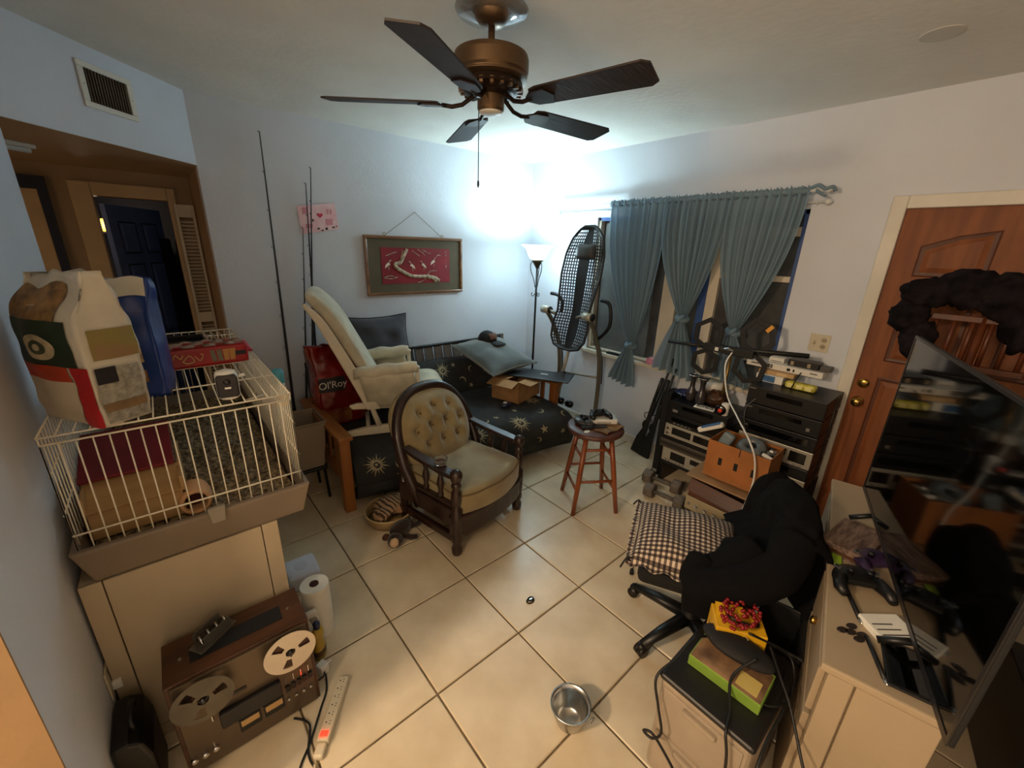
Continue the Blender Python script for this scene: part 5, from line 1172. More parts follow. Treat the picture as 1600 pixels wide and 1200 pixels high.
# seat cushion with welt
def seatfn(sgn):
    def fn(u, v):
        x, y = u * 2 - 1, v
        sq = (max(0, 1 - abs(x) ** 6) * max(0, 1 - abs(2 * y - 1) ** 6)) ** 0.4
        px = x * (0.292 - 0.01 * y); py = -0.075 * (1 - x * x) * (1 - y) - 0.015 * (1 - y) + 0.475 * y
        top = 0.405 + 0.035 * sq + 0.010 * noise.noise(Vector((x * 2, y * 3, 5)))
        return Vector((px, py, top if sgn > 0 else 0.275))
    return fn
sc_ = MB().grid(seatfn(1), 26, 26).grid(seatfn(-1), 26, 26)
edge = [(0, j) for j in range(26)] + [(i, 25) for i in range(1, 26)] + [(25, j) for j in range(24, -1, -1)] + [(i, 0) for i in range(24, 0, -1)]
for k in range(len(edge)):
    a, b = edge[k], edge[(k + 1) % len(edge)]
    sc_.f.append((a[0] * 26 + a[1], b[0] * 26 + b[1], 676 + b[0] * 26 + b[1], 676 + a[0] * 26 + a[1]))
sc_o = sc_.build('seat_cushion', m_velv, ac, smooth=True, bevel=0.012, seg=3)
MB().tube([sc_.v[a * 26 + b] for a, b in edge], 0.0055, 6, closed=True).build('welt', mat('olive_piping', (0.42, 0.34, 0.21), 0.85), sc_o, smooth=True)
def tilt(x, z, dy=0.0): return Vector((x, 0.40 + (z - 0.36) * 0.44 + dy, z))
def sp_(c, p): return math.copysign(abs(c) ** p, c)
hoop = [tilt(0.30, 0.20), tilt(0.31, 0.34)] + [tilt(0.325 * sp_(math.cos(a), 0.8), 0.44 + 0.425 * sp_(math.sin(a), 0.85)) for a in [PI * k / 26 for k in range(27)]] + [tilt(-0.31, 0.34), tilt(-0.30, 0.20)]
MB().tube(hoop, 0.034, 12).build('back_hoop', m_mah, ac, smooth=True)
BTN = [(-0.13, 0.735), (0.0, 0.755), (0.13, 0.735), (-0.19, 0.63), (-0.065, 0.645), (0.065, 0.645), (0.19, 0.63), (-0.13, 0.535), (0.0, 0.54), (0.13, 0.535)]
def backfn(side):
    def fn(u, v):
        a = 2 * PI * u; r = v
        x = 0.322 * sp_(math.cos(a), 0.74) * r; z = 0.605 + (0.258 if math.sin(a) > 0 else 0.25) * sp_(math.sin(a), 0.78) * r
        if side < 0: return tilt(x, z, 0.045 + 0.02 * (1 - r ** 4))
        bul = 0.125 * (1 - r ** 5) - 0.01
        for bx, bz in BTN:
            d2 = ((x - bx) ** 2 + (z - bz) ** 2); bul -= 0.042 * math.exp(-d2 / (2 * 0.026 ** 2)) * (1 if r < 0.97 else 0)
        for i in range(len(BTN)):
            for j in range(i):
                p, q = BTN[i], BTN[j]
                L = math.hypot(p[0] - q[0], p[1] - q[1])
                if L > 0.15: continue
                if abs(p[1] - q[1]) < 0.03: continue
                t = max(0, min(1, ((x - p[0]) * (q[0] - p[0]) + (z - p[1]) * (q[1] - p[1])) / L ** 2))
                dd = math.hypot(x - p[0] - t * (q[0] - p[0]), z - p[1] - t * (q[1] - p[1]))
                bul -= 0.011 * math.exp(-(dd / 0.012) ** 2)
        return tilt(x, z, -bul + 0.02)
    return fn
bc = MB().grid(backfn(1), 72, 30, cu=True).build('back_cushion', m_velv, ac, smooth=True)
MB().grid(backfn(-1), 40, 8, cu=True).build('back_panel', m_velv, ac, smooth=True)
for bx, bz in BTN:
    MB().lathe([(0.009, 0), (0.008, 0.004), (0.002, 0.006)], tilt(bx, bz, -0.062), 10, Rx(PI / 2)).build('button', mat('olive_piping', (0.42, 0.34, 0.21), 0.85), bc, smooth=True)
ds = thing('glass_dish', 'clear glass dish balanced on the near arm of the armchair', 'dish', (1.088, 1.885, 0.557))
MB().lathe([(0.025, 0), (0.036, 0.004), (0.042, 0.03), (0.044, 0.038), (0.040, 0.038), (0.036, 0.012), (0.004, 0.009)], n=24).build('bowl', mat('clear_glass', (0.85, 0.82, 0.78), 0.06, trans=0.85, ior=1.45), ds, smooth=True)
MB().lathe([(0.030, 0.010), (0.032, 0.018), (0.004, 0.02)], n=18).build('contents', mat('red_brown_contents', (0.40, 0.20, 0.14), 0.6, var=0.4, vscale=60), ds, smooth=True)
# ------------------------------------------------------------------ bar stool
m_cherry = wood('cherry_wood', (0.58, 0.30, 0.13), (0.48, 0.23, 0.09), 0.38, 'Z', 7, coat=0.2)
stl = thing('bar_stool', 'round-topped wooden bar stool with four splayed legs and rungs', 'stool', (2.175, 1.605, 0), math.radians(12))
m_stooltop = wood('dark_stool_top', (0.36, 0.20, 0.14), (0.24, 0.13, 0.10), 0.4, 'X', 5)
MB().lathe([(0.18, 0.578), (0.195, 0.585), (0.200, 0.598), (0.195, 0.612), (0.18, 0.617), (0.01, 0.617)], n=40).build('seat', m_stooltop, stl, smooth=True)
LEG = []
for k in range(4):
    a = PI / 2 * k; top = Vector((math.cos(a) * 0.125, math.sin(a) * 0.125, 0.58)); bot = Vector((math.cos(a) * 0.225, math.sin(a) * 0.225, 0))
    LEG.append((top, bot)); MB().tube([bot, bot.lerp(top, 0.5), top], [0.015, 0.0185, 0.017], 12).build('leg', m_cherry, stl, smooth=True)
for k in range(4):
    for f in ((0.30, 0.72) if k % 2 else (0.42, 0.82)):
        (t0, b0), (t1, b1) = LEG[k], LEG[(k + 1) % 4]
        MB().tube([b0.lerp(t0, f), b1.lerp(t1, f)], 0.010, 9).build('rung', m_cherry, stl, smooth=True)
cl = thing('folded_cloth', 'tan crumpled cloth hanging over the right edge of the stool', 'cloth', (2.195, 1.555, 0.6175))
MB().grid(lambda u, v: Vector((-0.09 + 0.20 * u, -0.10 + 0.20 * v, 0.003 + 0.006 * (1 + math.sin(u * 9 + v * 4) * math.cos(v * 7)))), 18, 18).build('cloth', mat('tan_cloth', (0.52, 0.40, 0.27), 0.9, var=0.35, vscale=14), cl, smooth=True, solid=0.003)
wc = thing('game_console', 'white flat console box on the stool top', 'console', (2.255, 1.60, 0.632), math.radians(-38))
MB().span((-0.085, -0.06, 0), (0.085, 0.06, 0.035)).build('shell', m_whiteplastic, wc, bevel=0.008, seg=3)
MB().span((-0.06, -0.0605, 0.01), (0.04, -0.060, 0.014)).build('slot', m_blackmat, wc)
def gamepad(label, loc, rz, m, name='game_controller', grp=None, s=1.0):
    g = thing(name, label, 'controller', loc, rz, grp)
    b = MB()
    def fn(u, v):
        a, c = 2 * PI * u, PI * (v - 0.5); x = math.cos(a) * math.cos(c); y = math.sin(a) * math.cos(c); z = math.sin(c)
        return Vector((x * 0.075, y * 0.042 - 0.03 * (x * x) ** 1.2 + 0.012, z * 0.022 + 0.024)) * s
    b.grid(fn, 26, 14, cu=True).build('shell', m, g, smooth=True)
    for sx in (-1, 1):
        MB().tube([Vector(p) * s for p in [(0.05 * sx, -0.01, 0.024), (0.066 * sx, -0.05, 0.02), (0.062 * sx, -0.075, 0.016)]], [0.022 * s, 0.018 * s, 0.012 * s], 10).build('grip', m, g, smooth=True)
        MB().lathe([(0.009 * s, 0), (0.008 * s, 0.012 * s), (0.011 * s, 0.016 * s), (0.004 * s, 0.018 * s)], Vector((0.026 * sx, -0.006, 0.042)) * s, 12).build('thumbstick', m_black, g, smooth=True)
    for k in range(4):
        MB().lathe([(0.0055 * s, 0), (0.004 * s, 0.004 * s)], Vector((0.05 + 0.012 * math.cos(k * PI / 2), 0.018 + 0.012 * math.sin(k * PI / 2), 0.040)) * s, 8).build('button', mat('pad_button', (0.30, 0.30, 0.31), 0.4), g)
    MB().box(Vector((-0.05, 0.018, 0.042)) * s, (0.022 * s, 0.007 * s, 0.005 * s)).box(Vector((-0.05, 0.018, 0.042)) * s, (0.007 * s, 0.022 * s, 0.005 * s)).build('direction_pad', mat('pad_button', (0.30, 0.30, 0.31), 0.4), g)
    return g
gamepad('dark grey gamepad at the left on the stool top', (2.115, 1.685, 0.6175), math.radians(60), mat('pad_grey', (0.17, 0.17, 0.18), 0.4), grp='gamepads on the stool')
gamepad('black gamepad lying on the white console on the stool', (2.225, 1.625, 0.667), math.radians(-30), m_black, grp='gamepads on the stool')
rc = thing('remote_control', 'long black remote lying in front of the console on the stool', 'remote', (2.125, 1.58, 0.6175), math.radians(-38))
MB().span((-0.09, -0.023, 0), (0.09, 0.023, 0.020)).build('body', m_black, rc, bevel=0.005)
for k in range(6):
    MB().span((-0.07 + k * 0.022, -0.013, 0.020), (-0.058 + k * 0.022, 0.013, 0.022)).build('button_row', mat('dark_keys', (0.16, 0.16, 0.17), 0.5), rc)
pp = MB().lathe([(0.022, 0), (0.022, 0.0015)], (2.045, 1.575, 0.6175), 16, None, 1.2, 0.7).build('paper_scrap', m_paper); tag(pp, 'small white paper scrap near the stool rim', 'paper')

# ------------------------------------------------------------------ inversion table
m_frame_ = mat('champagne_metal', (0.52, 0.49, 0.43), 0.35, 0.6, var=0.08); m_mesh = mat('charcoal_plastic', (0.135, 0.14, 0.15), 0.5, var=0.1)
inv = thing('inversion_table', 'grey inversion table with perforated plastic bed beside the window', 'exercise machine', (0, 0, 0))
def half(z):
    pts = [(0.90, 0.06), (0.92, 0.15), (1.0, 0.205), (1.12, 0.215), (1.25, 0.185), (1.40, 0.205), (1.58, 0.225), (1.75, 0.215), (1.88, 0.17), (1.95, 0.11), (1.985, 0.05)]
    for (a, b), (c, d) in zip(pts, pts[1:]):
        if a <= z <= c: f = (z - a) / (c - a); return b + (d - b) * f
    return 0.05
def bedp(u, z):
    w = half(z); y = 2.50 - (z - 0.9) * 0.075 + u * w
    x = 2.80 + (z - 0.9) * 0.11 + 0.035 * (1 - abs(u) ** 2) * math.sin((z - 0.9) / 1.09 * PI * 2) * 0.6 + 0.035 * u * u * -1 + 0.03
    return Vector((x, y, z))
mb = MB(); NU, NV = 16, 40
for i in range(NU):
    for j in range(NV):
        u0, u1 = -1 + 2 * i / NU, -1 + 2 * (i + 1) / NU; z0, z1 = 0.902 + 1.08 * j / NV, 0.902 + 1.08 * (j + 1) / NV
        solid = abs((u0 + u1) / 2) < 0.26 or i in (0, NU - 1) and False or j < 1 or j > NV - 2
        c4 = [bedp(u0, z0), bedp(u1, z0), bedp(u1, z1), bedp(u0, z1)]
        if solid: mb.add(c4, [(0, 1, 2, 3)]); continue
        cc = sum(c4, Vector()) / 4
        i4 = [p.lerp(cc, 0.36) for p in c4]
        i4 = [cc + (p - cc) * 1.0 for p in i4]
        mb.add(c4 + i4, [(0, 1, 5, 4), (1, 2, 6, 5), (2, 3, 7, 6), (3, 0, 4, 7)])
bmx = bmesh.new()
bed = mb.build('bed', m_mesh, inv, solid=0.006)
rimz = [0.902 + 1.08 * k / 44 for k in range(45)]
MB().tube([bedp(1, z) for z in rimz] + [bedp(-1, z) for z in reversed(rimz)], 0.010, 8, closed=True).build('bed_rim', m_mesh, inv, smooth=True)
def pad(u, v):
    y = 2.425 + (u - 0.5) * 0.20; z = 1.775 + (v - 0.5) * 0.125; e = (max(0, 1 - abs(2 * u - 1) ** 4) * max(0, 1 - abs(2 * v - 1) ** 4)) ** 0.5
    return bedp(0, z) * 1.0 * 0 + Vector((bedp(0, z).x - 0.012 - 0.050 * e, y, z))
MB().grid(pad, 18, 14).build('head_pillow', mat('grey_pillow', (0.26, 0.27, 0.28), 0.45, var=0.1), inv, smooth=True)
for yy, sg in ((2.30, -1), (2.82, 1)):
    pts = spline([(2.845, yy, 1.225), (2.955, yy, 1.08), (3.06, yy, 0.84), (3.09, yy, 0.58), (3.085, yy, 0.30), (3.06, yy, 0.025)], 6)
    MB().tube(pts, 0.024, 10, flat=0.8).build('leg', m_frame_, inv, smooth=True)
    MB().tube(spline([(2.99, yy + 0.012, 1.02), (3.10, yy + 0.012, 0.80), (3.13, yy + 0.012, 0.55)], 6), 0.022, 8).build('leg_sleeve', mat('dark_taupe_metal', (0.30, 0.27, 0.22), 0.4, 0.4), inv, smooth=True)
    MB().tube([(2.84, yy - 0.045, 1.228), (2.84, yy + 0.045, 1.228)], 0.038, 16).build('pivot_housing', mat('pale_metal', (0.72, 0.70, 0.64), 0.4, 0.4), inv, smooth=True)
    MB().tube([(2.84, yy - 0.049, 1.228), (2.84, yy - 0.058, 1.228)], 0.034, 16).build('pivot_cap', m_black, inv, smooth=True)
    MB().tube([(2.84, yy - sg * 0.045, 1.228), (2.845, yy - sg * 0.13, 1.20)], 0.016, 8).build('pivot_arm', m_frame_, inv, smooth=True)
    MB().tube(spline([(3.0, yy - 0.0 + sg * 0.02, 1.02), (3.0, yy + sg * 0.115, 1.13), (3.0, yy + sg * 0.125, 1.25), (3.0, yy + sg * 0.09, 1.345), (3.0, yy + sg * 0.0, 1.365)] if sg < 0 else [(2.98, yy - 0.07, 1.20), (3.0, yy - 0.06, 1.29), (3.0, yy, 1.355), (3.0, yy + 0.10, 1.365)], 6), 0.017, 10).build('handle', m_black, inv, smooth=True)
    MB().tube([(2.93, yy, 0.018), (3.20, yy, 0.018)], 0.018, 8).build('foot_bar', m_frame_, inv, smooth=True)
MB().tube([(3.09, 2.30, 0.62), (3.085, 2.82, 0.56)], 0.009, 8).build('cross_bar', m_frame_, inv, smooth=True)
MB().tube([(3.06, 2.30, 0.10), (3.06, 2.82, 0.10)], 0.012, 8).build('cross_bar', m_frame_, inv, smooth=True)
MB().tube([bedp(0, 0.93) + Vector((0.02, 0, 0)), (2.85, 2.55, 0.67), (2.85, 2.60, 0.36)], 0.016, 10).build('main_shaft', mat('pale_metal', (0.72, 0.70, 0.64), 0.4, 0.4), inv, smooth=True)
MB().lathe([(0.02, -0.03), (0.03, -0.015), (0.03, 0.015), (0.02, 0.03)], (2.85, 2.55, 0.64), 12, Rx(PI / 2)).tube([(2.82, 2.55, 0.64), (2.78, 2.53, 0.64)], 0.012, 8).build('lock_knob', m_black, inv, smooth=True)
for yy in (2.555, 2.44):
    MB().lathe([(0.012, -0.04), (0.032, -0.03), (0.036, 0), (0.032, 0.03), (0.012, 0.04)], (2.85, yy, 0.36), 16, Rx(PI / 2)).build('ankle_roller', m_gloss, inv, smooth=True)
MB().tube([(2.85, 2.40, 0.36), (2.85, 2.62, 0.36)], 0.010, 8).build('ankle_bar', m_frame_, inv, smooth=True)

# ------------------------------------------------------------------ floor clutter in the middle
bw = thing('steel_bowl', 'polished steel pet bowl on the floor tiles', 'bowl', (0.935, 0.670, 0))
MB().lathe([(0.042, 0.0), (0.046, 0.003), (0.054, 0.02), (0.070, 0.075), (0.075, 0.100), (0.079, 0.102), (0.079, 0.106), (0.073, 0.106), (0.068, 0.078), (0.050, 0.022), (0.040, 0.007), (0.002, 0.006)], n=44).build('bowl', m_steel, bw, smooth=True)
MB().tube(arc((0.045, -0.075, 0.055), 0.012, 0, 2 * PI * 0.93, 12, 'xz'), 0.003, 6).build('ring_handle', m_steel, bw, smooth=True)
rg = thing('key_ring', 'small dark metal ring lying on a tile', 'ring', (1.212, 1.197, 0))
MB().tube([(math.cos(a) * 0.022, math.sin(a) * 0.015, 0.004) for a in [2 * PI * k / 20 for k in range(20)]], 0.0035, 6, closed=True).tube([(math.cos(a) * 0.016 + 0.004, math.sin(a) * 0.012 + 0.003, 0.010) for a in [2 * PI * k / 20 for k in range(20)]], 0.003, 6, closed=True).build('loops', m_iron, rg, smooth=True)
MB().span((-0.006, -0.004, 0.008), (0.014, 0.006, 0.014)).build('clasp', m_chrome, rg, bevel=0.002)
tg = thing('tassel', 'small dark tassel on a cord beside the checked cushion', 'tassel', (1.83, 0.985, 0), math.radians(30))
MB().tube(spline([(0, 0, 0.004), (0.05, -0.01, 0.004), (0.09, 0.01, 0.005)], 5), 0.0025, 6).build('cord', m_blackmat, tg, smooth=True)
MB().lathe([(0.005, 0), (0.010, 0.01), (0.012, 0.04)], (0.002, 0, 0.012), 10, Ry(-PI / 2)).build('tuft', m_blackmat, tg, smooth=True)
m_hex = mat('cast_iron', (0.40, 0.36, 0.32), 0.6, 0.2, var=0.15, vscale=20)
for i, (p, q, lab) in enumerate((((2.775, 1.475), (2.80, 1.245), 'hex iron dumbbell at the foot of the stereo stack, the rear one'), ((2.60, 1.355), (2.625, 1.125), 'hex iron dumbbell on the floor, the front one nearest the stool'))):
    d = Vector((q[0] - p[0], q[1] - p[1], 0)); L = d.length
    db_ = thing('dumbbell', lab, 'dumbbell', (p[0], p[1], 0), math.atan2(d.y, d.x), 'pair of hex dumbbells')
    hx = [(math.cos(PI / 6 + PI / 3 * k) * 0.062, math.sin(PI / 6 + PI / 3 * k) * 0.062) for k in range(6)]
    YZ = Matrix(((0, 0, 1), (1, 0, 0), (0, 1, 0)))
    for a in (-0.035, L - 0.035):
        MB().prism([(x, y) for x, y in hx], a, a + 0.075, YZ, (0, 0, 0.056)).build('head', m_hex, db_, bevel=0.012, seg=2)
    MB().tube([(0.03, 0, 0.056), (L * 0.5, 0, 0.056), (L - 0.03, 0, 0.056)], [0.014, 0.017, 0.014], 10).build('handle', m_hex, db_, smooth=True)
# ------------------------------------------------------------------ stereo stacks by the window wall
m_dkwin = mat('display_black', (0.05, 0.045, 0.04), 0.15)
m_hifi_black = mat('hifi_black', (0.05, 0.05, 0.055), 0.4, var=0.15, vscale=6)
def component(name, label, cat, loc, w, h, d, body, face, wins=(), knobs=(), btns=(), grp=None, rz=0.0):
    t = thing(name, label, cat, loc, rz, grp)
    MB().span((0.012, 0, 0.006), (d, w, h)).build('chassis', body, t, bevel=0.003)
    MB().span((0.0, 0, 0.004), (0.014, w, h)).build('faceplate', face, t, bevel=0.003)
    for (y0, y1, z0, z1, m) in wins:
        MB().span((-0.002, y0, z0), (0.002, y1, z1)).build('display_window', m, t, bevel=0.001)
    for (y, z, r) in knobs:
        MB().lathe([(r, 0), (r, 0.012), (r * 0.8, 0.018)], (0, y, z), 14, Ry(-PI / 2)).build('knob', m_chrome, t)
    for (y0, y1, z0, z1) in btns:
        MB().span((-0.004, y0, z0), (0.002, y1, z1)).build('button', mat('grey_button', (0.45, 0.44, 0.42), 0.4), t, bevel=0.001)
    for yy in (0.04, w - 0.04):
        for xx in (0.05, d - 0.05): MB().span((xx - 0.012, yy - 0.012, 0), (xx + 0.012, yy + 0.012, 0.0065)).build('foot', m_black, t)
    return t
LX, LY = 2.85, 1.0
m_plinth = mat('grey_plinth', (0.27, 0.245, 0.21), 0.5, var=0.1)
sd = thing('audio_stand', 'low black stand under the left stereo stack', 'stand', (LX, LY, 0))
MB().span((0, 0.0, 0.185), (0.36, 0.44, 0.205)).build('top', m_black, sd, bevel=0.003)
for (a, b) in (((0.01, 0.0, 0), (0.36, 0.02, 0.185)), ((0.01, 0.42, 0), (0.36, 0.44, 0.185)), ((0.34, 0.02, 0), (0.36, 0.42, 0.185))): MB().span(a, b).build('side', m_black, sd)
component('cassette_deck', 'silver cassette deck lowest in the left stereo stack', 'cassette deck', (LX, LY, 0.206), 0.43, 0.115, 0.33, m_hifi_black, m_silver,
          [(0.24, 0.36, 0.03, 0.095, m_dkwin), (0.03, 0.2, 0.055, 0.095, m_dkwin)], [(0.05, 0.03, 0.012), (0.09, 0.03, 0.012)], [(0.40 - 0.028 * k - 0.02, 0.40 - 0.028 * k, 0.012, 0.022) for k in range(6)])
tt = thing('turntable', 'flat grey-brown turntable plinth in the left stereo stack', 'turntable', (LX - 0.02, LY - 0.01, 0.322))
MB().span((0, 0, 0.008), (0.36, 0.465, 0.075)).build('plinth', m_plinth, tt, bevel=0.006)
MB().span((-0.002, 0.03, 0.03), (0.002, 0.46, 0.055)).build('front_strip', mat('dark_taupe', (0.14, 0.12, 0.10), 0.5), tt)
MB().span((0.01, 0.01, 0.075), (0.35, 0.455, 0.095)).build('dust_lid', mat('smoked_lid', (0.10, 0.09, 0.085), 0.15), tt, bevel=0.006)
for yy in (0.05, 0.44): MB().lathe([(0.02, 0), (0.02, 0.01)], (0.05, yy, 0), 12).lathe([(0.02, 0), (0.02, 0.01)], (0.31, yy, 0), 12).build('foot', m_black, tt)
MB().span((-0.002, 0.06, 0.078), (0.002, 0.10, 0.09)).build('lid_hinge_tab', m_black, tt)
component('tuner_amplifier', 'silver tuner amplifier with dark windows in the left stack', 'amplifier', (LX, LY, 0.418), 0.44, 0.105, 0.33, m_hifi_black, m_silver,
          [(0.23, 0.38, 0.03, 0.085, m_dkwin), (0.02, 0.21, 0.03, 0.085, m_dkwin)], [(0.41, 0.075, 0.011), (0.41, 0.035, 0.011)])
component('cassette_player', 'black cassette player under the two dark vases', 'cassette deck', (LX, LY, 0.524), 0.43, 0.085, 0.33, m_hifi_black, m_hifi_black, [(0.05, 0.40, 0.03, 0.06, m_gloss)], [], [(0.36 - 0.03 * k, 0.38 - 0.03 * k, 0.012, 0.02) for k in range(5)])
component('video_recorder', 'black video recorder topping the left stereo stack', 'video recorder', (LX, LY, 0.610), 0.43, 0.10, 0.34, m_hifi_black, m_hifi_black, [(0.10, 0.33, 0.055, 0.085, m_gloss)], [], [(0.36, 0.40, 0.02, 0.04), (0.04, 0.08, 0.02, 0.04)])
spk = thing('loudspeaker', 'narrow black loudspeaker standing left of the stereo stack', 'speaker', (2.93, 1.478, 0))
MB().span((0.01, 0, 0), (0.17, 0.065, 0.735)).build('cabinet', m_black, spk, bevel=0.004)
MB().span((0.0, 0.005, 0.02), (0.012, 0.060, 0.72)).build('grille', mat('speaker_cloth', (0.07, 0.07, 0.07), 0.95, var=0.3, vscale=120), spk, bevel=0.003)
MB().span((-0.004, 0.015, 0.03), (0.002, 0.05, 0.05)).build('badge', m_silver, spk)

RX_, RY_ = 2.85, 0.485
cr = thing('crate', 'dark crate supporting the right stereo stack', 'crate', (RX_ + 0.01, RY_, 0))
for k in range(4):
    MB().span((0, 0, 0.01 + k * 0.088), (0.014, 0.43, 0.085 + k * 0.088)).build('slat', m_walnut, cr, bevel=0.003)
MB().span((0.014, 0, 0), (0.36, 0.43, 0.362)).build('box', m_blackmat, cr)
component('compact_player', 'silver compact player lowest in the right stereo stack', 'player', (RX_, RY_, 0.364), 0.42, 0.09, 0.33, m_hifi_black, m_silver, [(0.05, 0.13, 0.04, 0.07, m_dkwin)], [(0.36, 0.045, 0.012)], [(0.16, 0.20, 0.02, 0.03), (0.21, 0.25, 0.02, 0.03)])
component('cd_player', 'black disc player between the two silver units on the right', 'player', (RX_, RY_, 0.456), 0.42, 0.075, 0.33, m_hifi_black, m_hifi_black, [(0.1, 0.3, 0.03, 0.06, m_gloss)])
component('silver_receiver', 'silver receiver with two dark windows in the right stack', 'receiver', (RX_, RY_, 0.533), 0.43, 0.12, 0.33, m_hifi_black, m_silver, [(0.03, 0.12, 0.03, 0.10, m_dkwin), (0.14, 0.24, 0.055, 0.10, m_dkwin)], [(0.29, 0.06, 0.014), (0.33, 0.06, 0.014)], [(0.04, 0.06, 0.012, 0.022), (0.07, 0.09, 0.012, 0.022)])
component('graphic_equalizer', 'black equalizer just above the silver receiver', 'equalizer', (RX_, RY_, 0.655), 0.43, 0.095, 0.34, m_hifi_black, m_hifi_black, [(0.04, 0.38, 0.03, 0.07, m_gloss)], [(0.40, 0.05, 0.010)])
component('disc_changer', 'black disc changer second from the top of the right stack', 'player', (RX_, RY_, 0.752), 0.43, 0.11, 0.35, m_hifi_black, m_hifi_black, [(0.10, 0.34, 0.06, 0.09, m_gloss)], [], [(0.385, 0.425, 0.085, 0.092), (0.05, 0.07, 0.03, 0.05)])
component('cable_box', 'black deck topping the right stack under the yellow pack', 'player', (RX_, RY_, 0.864), 0.43, 0.115, 0.37, m_hifi_black, m_hifi_black, [(0.12, 0.32, 0.06, 0.09, m_gloss)], [], [(0.385, 0.425, 0.10, 0.106)])
rope(m_cable, 'speaker_wire', 'black wire hanging down the right side of the stereo stack', [(3.10, 0.475, 0.985), (2.95, 0.462, 0.97), (2.90, 0.455, 0.80), (2.92, 0.46, 0.60), (2.94, 0.465, 0.42), (2.96, 0.47, 0.36)], 0.004)
rope(mat('grey_wire', (0.35, 0.35, 0.36), 0.5), 'thin_wire', 'thin grey wire curling between the two stereo stacks', [(2.845, 0.86, 0.90), (2.83, 0.90, 0.82), (2.835, 0.885, 0.70), (2.84, 0.86, 0.64)], 0.003)

TZ = 0.712
def vase(label, x, y):
    t = thing('vase', label, 'vase', (x, y, TZ), 0, 'pair of dark trumpet vases')
    MB().lathe([(0.030, 0), (0.034, 0.01), (0.040, 0.05), (0.030, 0.085), (0.019, 0.105), (0.018, 0.15), (0.023, 0.18), (0.040, 0.20), (0.042, 0.204), (0.034, 0.202), (0.016, 0.17)], n=22).build('body', mat('dark_glaze', (0.13, 0.12, 0.12), 0.25, col2=(0.22, 0.20, 0.21), vscale=14), t, smooth=True)
    MB().tube([(math.cos(a) * 0.041, math.sin(a) * 0.041, 0.203) for a in [2 * PI * k / 20 for k in range(20)]], 0.003, 6, closed=True).build('silver_rim', m_chrome, t, smooth=True)
vase('dark trumpet vase on the left stereo stack, nearer the wall corner', 2.985, 1.345)
vase('dark trumpet vase on the left stereo stack, nearer the antenna', 2.955, 1.255)
pl = thing('blue_plate', 'dark blue dish with silver streaks behind the vases', 'plate', (3.03, 1.39, TZ))
MB().lathe([(0.045, 0), (0.05, 0.004), (0.095, 0.035), (0.098, 0.038), (0.09, 0.036), (0.045, 0.008), (0.004, 0.007)], n=28).build('dish', mat('blue_glaze', (0.09, 0.14, 0.34), 0.15), pl, smooth=True)
for k in range(4):
    a = 2.6 + 0.3 * k; MB().tube([(math.cos(a) * 0.05, math.sin(a) * 0.05, 0.012), (math.cos(a + 0.1) * 0.088, math.sin(a + 0.1) * 0.088, 0.038)], 0.004, 6).build('silver_streak', mat('pale_blue_streak', (0.60, 0.74, 0.86), 0.3), pl, smooth=True)
bgb = thing('brown_pouch', 'crumpled brown leather pouch on the left stereo stack', 'pouch', (3.03, 1.17, TZ))
lump((0, 0, 0.055), (0.085, 0.08, 0.06), 14, mat('brown_leather', (0.27, 0.17, 0.09), 0.4, var=0.3, vscale=14), 'body', bgb, 4, 0.3)
MB().tube(spline([(-0.04, -0.03, 0.10), (-0.05, 0.01, 0.13), (-0.03, 0.04, 0.10)], 5), 0.006, 8).build('strap', m_walnut, bgb, smooth=True)
wr = thing('white_roll', 'rolled white cloth behind the brown pouch', 'cloth', (3.12, 1.24, TZ), math.radians(-60))
MB().tube([(-0.07, 0, 0.10), (0.07, 0, 0.115)], 0.035, 14).build('roll', m_paper, wr, smooth=True)
MB().span((-0.06, -0.03, 0), (0.06, 0.03, 0.075)).build('box_base', m_cardboard, wr)
np_ = thing('notepad', 'white notepad lying on the video recorder', 'paper', (2.905, 1.19, TZ), math.radians(8))
MB().span((-0.035, -0.07, 0), (0.035, 0.07, 0.006)).build('pages', m_paper, np_)
eg = thing('eyeglasses', 'black framed eyeglasses on the white notepad', 'glasses', (2.90, 1.19, TZ + 0.0065), math.radians(8))
for sy in (-1, 1):
    MB().tube([(math.cos(a) * 0.018, sy * 0.032 + math.sin(a) * 0.024, 0.004) for a in [2 * PI * k / 16 for k in range(16)]], 0.0022, 6, closed=True).build('rim', m_black, eg, smooth=True)
    MB().tube([(0.0, sy * 0.056, 0.004), (0.04, sy * 0.045, 0.004)], 0.0022, 6).build('temple', m_black, eg, smooth=True)
MB().tube([(0.006, -0.009, 0.005), (0.006, 0.009, 0.005)], 0.0022, 6).build('bridge', m_black, eg, smooth=True)
ic = thing('indoor_camera', 'white cylindrical camera with black and red face on the recorder', 'camera', (2.885, 1.045, TZ), math.radians(10))
MB().lathe([(0.024, 0), (0.026, 0.003), (0.026, 0.085), (0.020, 0.088), (0.018, 0.080)], n=20).build('body', m_whiteplastic, ic, smooth=True)
fcx = MB().lathe([(0.036, 0), (0.036, 0.012), (0.030, 0.018)], (-0.024, 0.022, 0.040), 22, Ry(-PI / 2)).build('face', m_gloss, ic, smooth=True)
MB().lathe([(0.015, 0), (0.013, 0.004), (0.003, 0.005)], (-0.042, 0.022, 0.040), 16, Ry(-PI / 2)).build('red_lens', mat('red_glow', (0.75, 0.22, 0.16), 0.3, emit=(0.9, 0.2, 0.12), estr=0.03), fcx, smooth=True)

